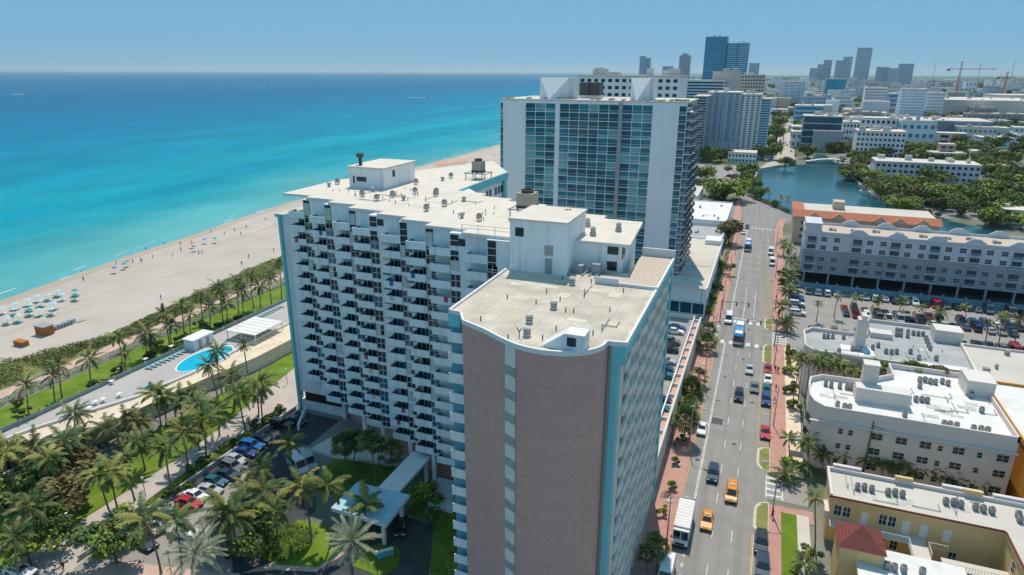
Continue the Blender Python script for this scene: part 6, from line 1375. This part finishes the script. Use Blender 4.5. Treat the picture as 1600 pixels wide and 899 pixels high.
def bike(u, v, label):
    x, y = G(u, v, .13); t = thing('bicycle', label, 'bicycle', (x, y, .13), .9, 'bicycles parked on the podium sidewalk'); q = MB()
    for dx in (-.5,.5):
        for k in range(12): a0, a1 = 2*math.pi*k/12, 2*math.pi*(k+1)/12; q.tube((dx+.33*math.cos(a0),0,.34+.33*math.sin(a0)),(dx+.33*math.cos(a1),0,.34+.33*math.sin(a1)),.025,n=4)
    o = q.build('wheel', 'tyre'); o.parent = t
    q = MB(); q.tube((-.5,0,.34),(-.1,0,.8),.025,n=4); q.tube((-.1,0,.8),(.38,0,.82),.025,n=4); q.tube((.38,0,.82),(.5,0,.34),.025,n=4); q.tube((-.5,0,.34),(.05,0,.32),.025,n=4); q.tube((.05,0,.32),(.38,0,.82),.025,n=4); q.box(-.22,-.02,-.06,.06,.85,.92); q.tube((.36,-.25,.98),(.36,.25,.98),.02,n=4); q.tube((.38,0,.82),(.36,0,.98),.02,n=4)
    o = q.build('frame', 'metal_dark'); o.parent = t
for i, (a, b_) in enumerate([(285,275),(305,280),(322,270),(335,285)]): bike(*h7(a, b_), '%s bicycle of the four parked between the planter shrubs' % ORD[i])
for i in range(8):
    x, y = -8.6, 84+i*11.5
    t = thing('tree_pit', '%s paved planter ring from the near end of the podium sidewalk' % ORD[i], 'planter', (x, y, .13), 0, 'planters of the podium sidewalk'); q = MB(); q.lathe((x,y,.13), [(.6,0),(.6,.12),(.5,.14)], 10, 0); q.build('ring', 'concrete', t)
hg = thing('box_hedge', 'clipped square hedge at the crossing corner by the deco building', 'hedge', (10.9, 165, 0)); 
scat = MB(); rh = random.Random(3)
for i in range(1200):
    x = rh.uniform(10.2,11.2); y = rh.uniform(158,172); p = Vector((x,y,rh.uniform(.1,1.1))); nn = Vector((rh.gauss(0,1),rh.gauss(0,1),rh.gauss(.5,1))).normalized(); a = nn.orthogonal().normalized(); c_ = nn.cross(a); s_ = .2
    scat.face([p-a*s_,p-c_*s_*.6,p+a*s_,p+c_*s_*.6])
scat.build('foliage', 'leaf_bright', hg)
# ------------------------------------------------------------------ boats at sea
def boat(u, v, s, label, wake=True):
    x, y = G(u, v, -.5); t = thing('motor_boat', label, 'boat', (x, y, -.5), 0)
    def bd(q, n_, m_): o = q.build(n_, m_); o.parent = t; return o
    q = MB(); q.prism([(-3*s,-1.1*s),(2*s,-1.1*s),(4*s,0),(2*s,1.1*s),(-3*s,1.1*s)], 0, 1.2*s); bd(q, 'hull', 'white_trim'); q = MB(); q.box(-1.5*s,1*s,-.8*s,.8*s,1.2*s,2.4*s); bd(q, 'cabin', 'wall_greyblue')
    if wake:
        q = MB(); q.face([(-3*s,-.8*s,.03),(-3*s,.8*s,.03),(-30*s,4*s,.03),(-30*s,-2*s,.03)]); bd(q, 'wake', 'foam')
boat(42,148,2.2,'white motor boat with a foaming wake at the left of the sea'); boat(668,153,2.0,'motor boat with a long wake right of the middle of the sea'); boat(330,118,5,'dark speck of a ship near the horizon at left', False); boat(762,118,6,'ship near the horizon before the glass tower', False); boat(823,129,2.5,'motor boat with a short wake beside the tower crown'); boat(420,135,2.5,'small boat in the deep blue water at centre left')
# ------------------------------------------------------------------ pipes, patches and cables on the roofs
def clutter(root, pts, z, seed, n_pipe, n_patch, x0, x1, y0, y1, pm='metal_grey', tm='roof_pale'):
    r = random.Random(seed)
    for k in range(n_pipe):
        x = r.uniform(x0, x1); y = r.uniform(y0, y1); b = MB(); l = r.uniform(1.5, 6)
        if r.random() < .5: b.tube((x,y,z+.12),(min(x+l,x1),y,z+.12),.06,n=5); b.tube((min(x+l,x1),y,z+.12),(min(x+l,x1),min(y+l*.5,y1),z+.12),.06,n=5)
        else: b.tube((x,y,z),(x,y,z+r.uniform(.4,.9)),.07,n=5); b.tube((x,y,z+.12),(x,min(y+l,y1),z+.12),.05,n=5)
        b.build('roof_pipe', pm, root)
    for k in range(n_patch):
        x = r.uniform(x0, x1-3); y = r.uniform(y0, y1-2); w_ = r.uniform(1, 3); d_ = r.uniform(.8, 2); b = MB(); b.face([(x,y,z+.006+.002*k),(x+w_,y,z+.006+.002*k),(x+w_,y+d_,z+.006+.002*k),(x,y+d_,z+.006+.002*k)]); b.build('roof_patch', tm, root)
mat('patch_dirty', (.50,.48,.44), .9, .2, .8); mat('patch_tan', (.61,.56,.46), .9, .15, .8)
clutter(d2, 0, 11.41, 1, 10, 7, 30, 42.5, 116.5, 131, tm='patch_dirty'); clutter(d2, 0, 11.41, 2, 4, 3, 14, 20, 117, 128, tm='patch_dirty')
clutter(d1, 0, 10.81, 3, 12, 6, 16, 42, 145, 156, tm='patch_dirty'); clutter(yb, 0, 7.81, 4, 8, 6, 16, 35, 95.3, 101.5, tm='patch_dirty')
clutter(T, 0, 42.01, 5, 3, 7, -29, -13, 63, 78, tm='patch_tan'); clutter(T, 0, 46.01, 6, 7, 9, -70, -45, 97, 106, pm='concrete', tm='patch_tan')
clutter(lb, 0, 9.01, 7, 5, 5, -25, -13, 190, 238, tm='patch_dirty')
# ------------------------------------------------------------------ lake
def lake_mat():
    m = mat('lake_water', (.012,.085,.105), .18, .35, .03, spec=.5, bump=.25, bscale=.7); return m
lake_mat()
LK = [(-10,414),(-7.5,440),(-5.5,486),(-3,520),(8,540),(18,549),(26,556),(33,590),(40,640),(46,640),(50,594),(53,570),(55.5,555),(56.5,500),(57.5,467),(60,432),(68,394),(86,366),(100,352),(100,336),(70,340),(30,345),(15,351),(0,391)]
sheet('lake', LK, .05, 'lake_water')
qw = thing('lake_quay', 'low pale quay wall along the near lake bank', 'wall', (0, 450, 0)); b = MB(); b.wallring([(55.5,555),(56.5,500),(57.5,467),(60,432),(68,394),(86,366)][::-1], .5, 0, 1.1, closed=False); b.wallring([(-10,414),(-7.5,440),(-5.5,486),(-3,520),(8,540),(18,549),(26,556)][::-1], -.6, 0, 1.0, closed=False); b.build('wall', 'concrete_pale', qw)
fbg = thing('footbridge', 'pale arched footbridge over the canal at the end of the lake', 'bridge', (36, 575, 0)); b = MB(); n_ = 10
for k in range(n_):
    t0, t1 = k/n_, (k+1)/n_; z = lambda t_: 1.2+2.2*math.sin(math.pi*t_); x = lambda t_: 29+33*t_
    b.prism([(x(t0),572),(x(t1),572),(x(t1),580),(x(t0),580)], z(t0)-.35, z(t0)+.15+.01*(k % 2)); b.box(x(t0),x(t1),571.9,571.99,z(t0)-.35,z(t0)+.5)
b.build('deck', 'roof_white', fbg)
for k, x in enumerate((39, 52)): b = MB(); b.box(x-.5,x+.5,572.5,575.5,-.2,3); b.build('pier', 'concrete', fbg)
for i, (u, v, c) in enumerate([(1372,304,'white_trim'),(1400,320,'white_trim'),(1412,324,'wall_greyblue'),(1424,328,'white_trim'),(1352,302,'wall_greyblue')]):
    x, y = G(u, v); t = thing('moored_boat', '%s boat moored along the wooded lake quay' % ORD[i], 'boat', (x, y, .06), R(-50), 'boats moored at the wooded quay')
    q = MB(); q.prism([(-4,-1.2),(2.5,-1.2),(4.5,0),(2.5,1.2),(-4,1.2)], 0, 1.2); o = q.build('hull', 'white_trim'); o.parent = t; q = MB(); q.box(-2,1,-.9,.9,1.2,2.3); o = q.build('cabin', c); o.parent = t
# ------------------------------------------------------------------ towers behind
mat('wall_towerwhite', (.78,.78,.77), .8, .05, .05); mat('wall_shadeblue', (.50,.55,.62), .8, .05, .05); mat('glass_far', (.03,.22,.34), .3, .25, .04, spec=.3); mat('wall_far', (.44,.50,.57), .8, .1, .02); mat('wall_farpink', (.36,.30,.31), .8, .1, .02); mat('roof_far', (.6,.55,.49), .9, .15, .05); mat('wall_beige', (.60,.55,.48), .85, .08, .05); mat('wall_pinkish', (.50,.33,.28), .85, .08, .05); mat('box_blue', (.19,.23,.31), .7, .1, .1); mat('facade_mosaic', (.38,.40,.42), .8, .35, 1.2)  # far walls carry distance haze as a paler, bluer colour
def slab_px(name, label, uL, uR, vt, Y, depth, wall, roof='roof_far', bands=None, cols=0, rows=0, band_mat='glass_far', win_mat='glass_dark', cat='building', group=None, z0=0, fins=0, taper=0, rooftop=0):
    """building whose front stands at distance Y; its left, right and top edges are read from sight lines"""
    x0, h = ATY(uL, vt, Y); x1, h2 = ATY(uR, vt, Y); h = max(6, (h+h2)/2)
    t = thing(name, label, cat, ((x0+x1)/2, Y, 0), 0, group)
    b = MB(); b.box(x0,x1,Y,Y+depth,z0,h); b.build('wall', wall, t)
    b = MB(); b.box(x0-.3,x1+.3,Y-.3,Y+depth+.3,h,h+.9,0); rr = random.Random(int(uL*7+vt))
    for k in range(rooftop):
        x = rr.uniform(x0+1, max(x0+1.5, x1-6)); y = rr.uniform(Y+2, Y+depth-4); b.box(x,min(x+rr.uniform(2,6),x1-.3),y,y+3,h+.9,h+.9+rr.uniform(1.2,3.5),0)
    b.build('roof', roof, t)
    if bands:
        n_, f0, f1 = bands; fh = h/n_
        sx = x1 if (x0+x1)/2 < 0 else x0; sg = 1 if sx == x1 else -1
        for r in range(n_):
            z = r*fh
            if z + fh*f1 < 3 and h > 20: continue
            q = MB(); q.box(x0+.5,x1-.5,Y-.12,Y-.004,z+fh*f0,z+fh*f1); q.box(min(sx,sx+sg*.12),max(sx+sg*.004,sx+sg*.12),Y+1,Y+depth-1,z+fh*f0,z+fh*f1); q.build('window_band', band_mat, t)
    if cols:
        n_ = rows; fh = h/n_; w_ = (x1-x0)/cols; me = None
        q = MB(); q.box(-w_*.27,w_*.27,-.12,0,0,fh*.45); me = q.mesh('window', [win_mat])
        c_ = 0
        for r in range(n_-1, -1, -1):
            for k in range(cols):
                if c_ >= 100: break
                inst('window', me, t, (x0+w_*(k+.5)-(x0+x1)/2, -.01, r*fh+fh*.3)); c_ += 1
    for k in range(fins):
        x = x0+(x1-x0)*(k+.5)/fins; q = MB(); q.box(x-.6,x+.6,Y-1.2,Y-.15,0,h+1); q.build('fin', wall, t)
    return t
slab_px('beach_hotel','white hotel block with small square windows rising behind the glass tower',905,1062,121,300,30,'wall_towerwhite',cols=14,rows=22,rooftop=6)
t_ = slab_px('beach_hotel_penthouse','white rooftop block between the triangular crowns, behind the glass tower',940,965,116,318,8,'wall_towerwhite')
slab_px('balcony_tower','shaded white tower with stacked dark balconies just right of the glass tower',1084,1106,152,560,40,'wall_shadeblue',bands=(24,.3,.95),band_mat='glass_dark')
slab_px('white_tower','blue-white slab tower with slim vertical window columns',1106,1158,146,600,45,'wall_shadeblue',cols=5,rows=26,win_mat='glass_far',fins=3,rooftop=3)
slab_px('white_tower','bright white slab tower with tiny windows at the lake corner',1157,1191,149,606,30,'wall_towerwhite',cols=4,rows=26,rooftop=2)
slab_px('glass_side_tower','tower with blue glazed bays beside the far road',1190,1206,156,615,26,'wall_towerwhite',bands=(22,.2,.85))
slab_px('terrace_hotel','hotel with a teal glazed penthouse floor and terrace palms',1066,1132,127,680,30,'wall_towerwhite',bands=(22,.15,.8),band_mat='glass_teal')
slab_px('lobby_building','low white lobby building with dark openings at the bend',1138,1182,240,552,18,'wall_towerwhite',cols=8,rows=2)
slab_px('beige_block','beige stepped roof block behind the twin white towers',1114,1156,113,700,30,'wall_beige',rooftop=5)
slab_px('beige_block','pale block with a long roof right of the stepped beige block',1155,1196,118,740,30,'wall_beige',cols=9,rows=20,rooftop=3)
mat('glass_setai', (.0,.25,.38), .3, .2, .02, spec=.15)
slab_px('blue_glass_tower','tall blue glass tower, left half of the dark pair on the skyline',1103,1137,58,1150,34,'glass_setai',bands=(40,.85,1.0),band_mat='wall_far',rooftop=3)
slab_px('blue_glass_tower','right half of the dark blue pair with white balcony bands',1137,1171,68,1154,30,'glass_setai',bands=(36,.75,1.0),band_mat='wall_towerwhite',fins=1,rooftop=2)
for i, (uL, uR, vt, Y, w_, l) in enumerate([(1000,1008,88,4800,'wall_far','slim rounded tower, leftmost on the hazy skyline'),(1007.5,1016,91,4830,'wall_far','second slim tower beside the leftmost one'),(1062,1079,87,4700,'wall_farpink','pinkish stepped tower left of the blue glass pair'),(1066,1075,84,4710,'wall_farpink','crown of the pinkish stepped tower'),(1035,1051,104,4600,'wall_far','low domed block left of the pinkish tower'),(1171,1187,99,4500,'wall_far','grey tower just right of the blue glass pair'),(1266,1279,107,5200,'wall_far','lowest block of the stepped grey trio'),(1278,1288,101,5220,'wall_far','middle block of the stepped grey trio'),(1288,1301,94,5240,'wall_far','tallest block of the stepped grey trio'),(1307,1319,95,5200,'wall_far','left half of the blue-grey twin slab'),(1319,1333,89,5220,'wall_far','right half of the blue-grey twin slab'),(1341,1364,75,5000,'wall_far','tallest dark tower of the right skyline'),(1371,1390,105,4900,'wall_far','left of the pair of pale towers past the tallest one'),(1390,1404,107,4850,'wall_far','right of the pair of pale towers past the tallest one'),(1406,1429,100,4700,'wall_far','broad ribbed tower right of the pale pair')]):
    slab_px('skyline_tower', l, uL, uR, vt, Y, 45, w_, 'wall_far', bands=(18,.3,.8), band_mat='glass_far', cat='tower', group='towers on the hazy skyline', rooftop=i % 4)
slab_px('mid_tower','tan and white tower with blue glazed corners near the far road',1220,1259,128,1500,40,'wall_towerwhite',bands=(18,.25,.7),fins=4,rooftop=3)
slab_px('dark_office','dark teal office box on the mid skyline',1292,1323,124,2000,40,'glass_setai',rooftop=2)
slab_px('grid_apartments','white gridded apartment block left of the striped one',1353,1387,138,1350,30,'wall_towerwhite',cols=9,rows=9,rooftop=3)
slab_px('striped_apartments','white apartment block with horizontal stripes on the right',1410,1450,140,1150,30,'wall_towerwhite',bands=(11,.35,.8),band_mat='wall_far',rooftop=4)
slab_px('striped_apartments','pale wing stepping down right of the striped block',1450,1478,146,1230,30,'wall_towerwhite',bands=(8,.35,.8),band_mat='wall_far',rooftop=2)
slab_px('convention_hall','long low beige hall with flat roofs at the right edge',1452,1640,158,1250,150,'wall_beige','roof_far',rooftop=12)
slab_px('convention_hall','cream hall block above the long beige hall at the right edge',1558,1660,150,1480,90,'wall_beige','roof_far',rooftop=3)
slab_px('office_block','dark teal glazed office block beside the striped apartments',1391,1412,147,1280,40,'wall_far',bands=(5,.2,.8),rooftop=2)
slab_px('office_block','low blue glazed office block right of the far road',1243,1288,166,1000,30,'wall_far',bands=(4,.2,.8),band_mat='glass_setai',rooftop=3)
def by_base(name, label, uL, uR, vt, vb, depth, wall, **k):
    Y = G((uL+uR)/2, vb)[1]; return slab_px(name, label, uL, uR, vt, Y, depth, wall, **k)
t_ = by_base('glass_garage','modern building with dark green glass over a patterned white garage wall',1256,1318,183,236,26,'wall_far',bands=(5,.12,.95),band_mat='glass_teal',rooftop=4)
t_ = by_base('patterned_wall','white mosaic clad garage front below the green glass building',1271,1318,206,238,3,'facade_mosaic')
by_base('white_apartments','white block with slim paired windows right of the green glass building',1318,1345,192,232,24,'wall_towerwhite',cols=5,rows=4,rooftop=2)
by_base('white_apartments','long white and brick topped block beside the green glass building',1330,1426,186,228,24,'wall_towerwhite',cols=12,rows=4,rooftop=6)
by_base('white_apartments','white five storey apartment house among lake trees',1340,1417,207,247,26,'wall_towerwhite',cols=11,rows=5,rooftop=5)
by_base('blue_box_garage','large windowless blue-grey box building',1417,1553,190,218,60,'box_blue',rooftop=10)
by_base('tan_villa','tan building with vents in front of the blue-grey box',1420,1512,209,226,16,'wall_beige',cols=4,rows=2,rooftop=4)
by_base('lakeside_apartments','long white low apartment house with blue shaded balconies behind the lake trees',1368,1535,257,284,22,'wall_paleblue',cols=18,rows=3,rooftop=6)
by_base('stepped_villa','white stepped villa with a pink terrace among trees',1453,1510,241,258,14,'wall_towerwhite',cols=4,rows=2,rooftop=1)
by_base('stepped_villa','upper storey of the white stepped villa',1469,1493,227,256,9,'wall_pinkish',cols=2,rows=4)
by_base('white_house','white flat roofed house at the right edge by the woods',1570,1640,332,352,18,'wall_towerwhite',cols=4,rows=2,rooftop=1)
by_base('white_house','white house with long roofs at the right edge above the woods',1578,1650,266,285,18,'wall_towerwhite',cols=4,rows=2)
by_base('white_house','flat white roofed house between tree crowns on the right',1520,1560,240,250,14,'wall_towerwhite')
# cranes
mat('crane_red', (.50,.12,.07), .6, .05, 1); mat('crane_pale', (.55,.56,.56), .6, .05, 1)
def crane(u, vb, vt, Y, m_, jl, jr, label):
    x, zt = ATY(u, vt, Y); t = thing('tower_crane', label, 'crane', (x, Y, 0), 0, 'tower cranes on the building sites')
    b = MB(); 
    for dx in (-1.4,1.4):
        for dy in (-1.4,1.4): b.box(x+dx-.3,x+dx+.3,Y+dy-.3,Y+dy+.3,0,zt)
    for k in range(int(zt/5)): b.tube((x-1.4,Y-1.4,k*5),(x+1.4,Y-1.4,k*5+5),.22,n=4)
    b.build('mast', m_, t)
    if jl is not None:
        z = ATY(u, (vt*0.72+vb*.28), Y)[1]; xl = ATY(jl, vt, Y)[0]; xr = ATY(jr, vt, Y)[0]; b = MB(); b.box(xl,xr,Y-.9,Y-.6,z,z+.9); b.box(xl,xr,Y+.6,Y+.9,z,z+.9); b.box(xl,xr,Y-.3,Y+.3,z+1.8,z+2.4); b.tube((x,Y,zt),(xl,Y,z+2),.25,n=4); b.tube((x,Y,zt),(xr,Y,z+2),.25,n=4); b.build('jib', m_, t)
        b = MB(); b.box(xl-1,xl+6,Y-1.5,Y+1.5,z-3,z); b.build('counterweight', 'metal_dark', t)
crane(1504,142,96,2000,'crane_red',1483,1560,'red and white tower crane with a long jib, the largest on the right')
crane(1575,147,112,1900,'crane_red',1560,1590,'smaller red tower crane near the right edge')
for i, u in enumerate((1463,1534,1586)): crane(u,115,95,3600,'crane_pale',None,None,'%s of three pale pylons on the right horizon' % ORD[i])
# ------------------------------------------------------------------ low-rise city, one object per building
rc = random.Random(2024)
def lowrise(wall, roof, st, seed):
    r = random.Random(seed); q = MB(); q.box(-.5,.5,0,1,0,1,0); q.box(-.51,.51,-.01,1.01,1,1.06,1)
    q.box(-.51,.51,-.01,.03,1.06,1.1,0); q.box(-.51,-.47,.03,1.01,1.06,1.1,0)
    for k in range(3): x = r.uniform(-.4,.3); y = r.uniform(.2,.8); q.box(x,x+r.uniform(.05,.15),y,y+.1,1.06,1.06+r.uniform(.06,.22),3)
    n_ = r.randrange(5, 9)
    for s_ in range(st):
        for k in range(n_):
            x = -.5+(k+.5)/n_; z = (s_+.35)/st
            q.box(x-.27/n_,x+.27/n_,-.012,-.001,z,z+.42/st,2)
        for k in range(3): y = (k+.5)/3; q.box(-.512,-.501,y-.08,y+.08,(s_+.35)/st,(s_+.77)/st,2)
    return q.mesh('building', [wall, roof, 'glass_far', 'metal_grey'])
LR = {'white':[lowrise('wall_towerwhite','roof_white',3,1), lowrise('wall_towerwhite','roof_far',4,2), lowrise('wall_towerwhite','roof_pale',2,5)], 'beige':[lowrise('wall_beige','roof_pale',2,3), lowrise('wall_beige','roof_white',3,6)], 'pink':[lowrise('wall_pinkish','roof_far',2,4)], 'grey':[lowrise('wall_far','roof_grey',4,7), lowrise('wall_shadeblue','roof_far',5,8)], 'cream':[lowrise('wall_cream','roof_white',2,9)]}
spots = []
def free(x, y, r):
    if -1 < x < 34 and y < 1900: return False
    for (a, b_, c) in spots:
        if abs(a-x) < (c+r)*.62 and abs(b_-y) < (c+r)*.62: return False
    return True
for a in ((55,590,60),(70,440,60),(150,330,80),(60,560,40)): spots.append(a)
n_b = 0; tries = 0
while n_b < 285 and tries < 9000:
    tries += 1
    u = rc.uniform(1085, 1640) if n_b > 90 else rc.uniform(1215, 1640); v = 117 + 118*rc.random()**1.5
    if u < 1215 and v > 150: continue
    x, y = G(u, v)
    if y > 7000 or y < 560: continue
    w_ = rc.uniform(14, 34)*(1+y/6000); d_ = rc.uniform(14, 30)*(1+y/6000)
    if not free(x, y, max(w_, d_)): continue
    spots.append((x, y, max(w_, d_))); c = rc.choice(['white','white','white','beige','beige','pink','grey','cream'])
    h = rc.choice([6,7,8,9,10,12,14,18,24])*(1 + (y > 2500)*.5)
    o = bpy.data.objects.new('lowrise_building', rc.choice(LR[c])); COL.objects.link(o); o.location = (x, y, 0); o.scale = (w_, d_, h); o.rotation_euler = (0, 0, rc.choice([0,0,0,.1,-.1,1.57]))
    bw = 'nearer' if y < 900 else 'middle distance' if y < 2000 else 'far'
    tag(o, 'x', 'building', 'low buildings of the city beyond the lake'); FARREL.append((o, '%s low building' % c)); n_b += 1
n_t = 0
while n_t < 170:
    u = rc.uniform(1205, 1620); v = 124 + 122*rc.random()**1.2; x, y = G(u, v)
    if not (600 < y < 4200) or 3 < x < 29 or (x < 60 and y < 640): continue
    if any(abs(a-x) < c*.45 and abs(b_-y) < c*.45 for a, b_, c in spots[4:]): continue
    k = rc.choice(['dark','mid','dark','olive']); rad = rc.uniform(4.5, 8)*(1+y/3000)
    FARREL.append((tree(x, y, rad, rad*1.15, k, 'x', 'street trees of the city beyond the lake'), '%s street tree' % {'dark':'dark green','mid':'green','olive':'olive'}[k])); n_t += 1
def far_wood(r):
    y = 1500 + 5500*r.random(); x = r.uniform(-.2*y, 1.15*y)
    if x < -200-(y-1500)*.2: return None
    n_ = mnoise.noise(Vector((x*.004, y*.003, 4)))
    return (x, y, 7+y/700) if n_ > -.05 else None
scatter('distant_tree_cover', far_wood, 9000, 8, ('leaf_dark','leaf_mid'), 9, 21)
# label the many far things by the landmark they stand closest to
LMK = [('dark green glass building','glass_garage'),('five storey white apartments','white_apartments.002'),('blue-grey box garage','blue_box_garage'),('lakeside white apartments','lakeside_apartments'),('stepped white villa','stepped_villa'),('striped apartments','striped_apartments'),('gridded white apartments','grid_apartments'),('long beige hall','convention_hall'),('cream hall','convention_hall.001'),('dark teal office box','dark_office'),('tan and white tower','mid_tower'),('low blue office','office_block.001'),('teal office beside the stripes','office_block'),('large red crane','tower_crane'),('smaller red crane','tower_crane.001'),('blue glass tower','blue_glass_tower'),('terracotta building','terracotta_building'),('white house by the woods','white_house'),('tallest skyline tower','skyline_tower.011'),('stepped grey skyline trio','skyline_tower.007'),('ribbed skyline tower','skyline_tower.014'),('footbridge','footbridge')]
LPOS = [(n_, OFF[k]) for n_, k in LMK]; RK = {}
for o, what in FARREL:
    d, n_ = min((math.hypot(o.location.x-p[0], o.location.y-p[1]), n_) for n_, p in LPOS); RK.setdefault((what, n_), []).append((d, o))
for (what, n_), l_ in RK.items():
    for i, (d, o) in enumerate(sorted(l_, key=lambda q: q[0])): o['label'] = '%s, %s of its kind out from the %s' % (what, ORD[i], n_)
db = MB(); rf_ = random.Random(77)
while len(db.f) < 1500*5:
    y = 1150 + 5600*rf_.random()**1.3; x = rf_.uniform(-.17*y, 1.1*y)
    if abs(x-16) < 16 and y < 1900: continue
    s_ = rf_.uniform(12, 34)*(1+y/7000); d_ = rf_.uniform(12, 30); h = rf_.choice([5,6,7,8,9,11,14,20,26])*(1+(y > 3000)*.6)
    if any(abs(a-x) < (c+s_)*.55 and abs(b_-y) < (c+d_)*.55 for a, b_, c in spots): continue
    mi = rf_.choice([0,0,0,1,1,2,3,4]); i0 = len(db.f); db.box(x, x+s_, y, y+d_, 0, h, mi, skip='b'); db.m[i0] = rf_.choice([5,5,6,7])
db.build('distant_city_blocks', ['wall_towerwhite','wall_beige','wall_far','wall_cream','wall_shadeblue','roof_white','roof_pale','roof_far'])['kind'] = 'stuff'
# ------------------------------------------------------------------ haze
hm = bpy.data.materials.new('haze'); hm.use_nodes = True; n = hm.node_tree; n.nodes.clear()
pv = n.nodes.new('ShaderNodeVolumePrincipled'); pv.inputs['Color'].default_value = (.74,.93,1,1); pv.inputs['Density'].default_value = HAZE; pv.inputs['Anisotropy'].default_value = .3
oo = n.nodes.new('ShaderNodeOutputMaterial'); n.links.new(pv.outputs[0], oo.inputs['Volume']); M['haze'] = hm
if HAZE > 0:
    b = MB(); b.box(-FAR-100,FAR+100,-3100,FAR+100,-3,330); b.build('haze', 'haze')['kind'] = 'stuff'
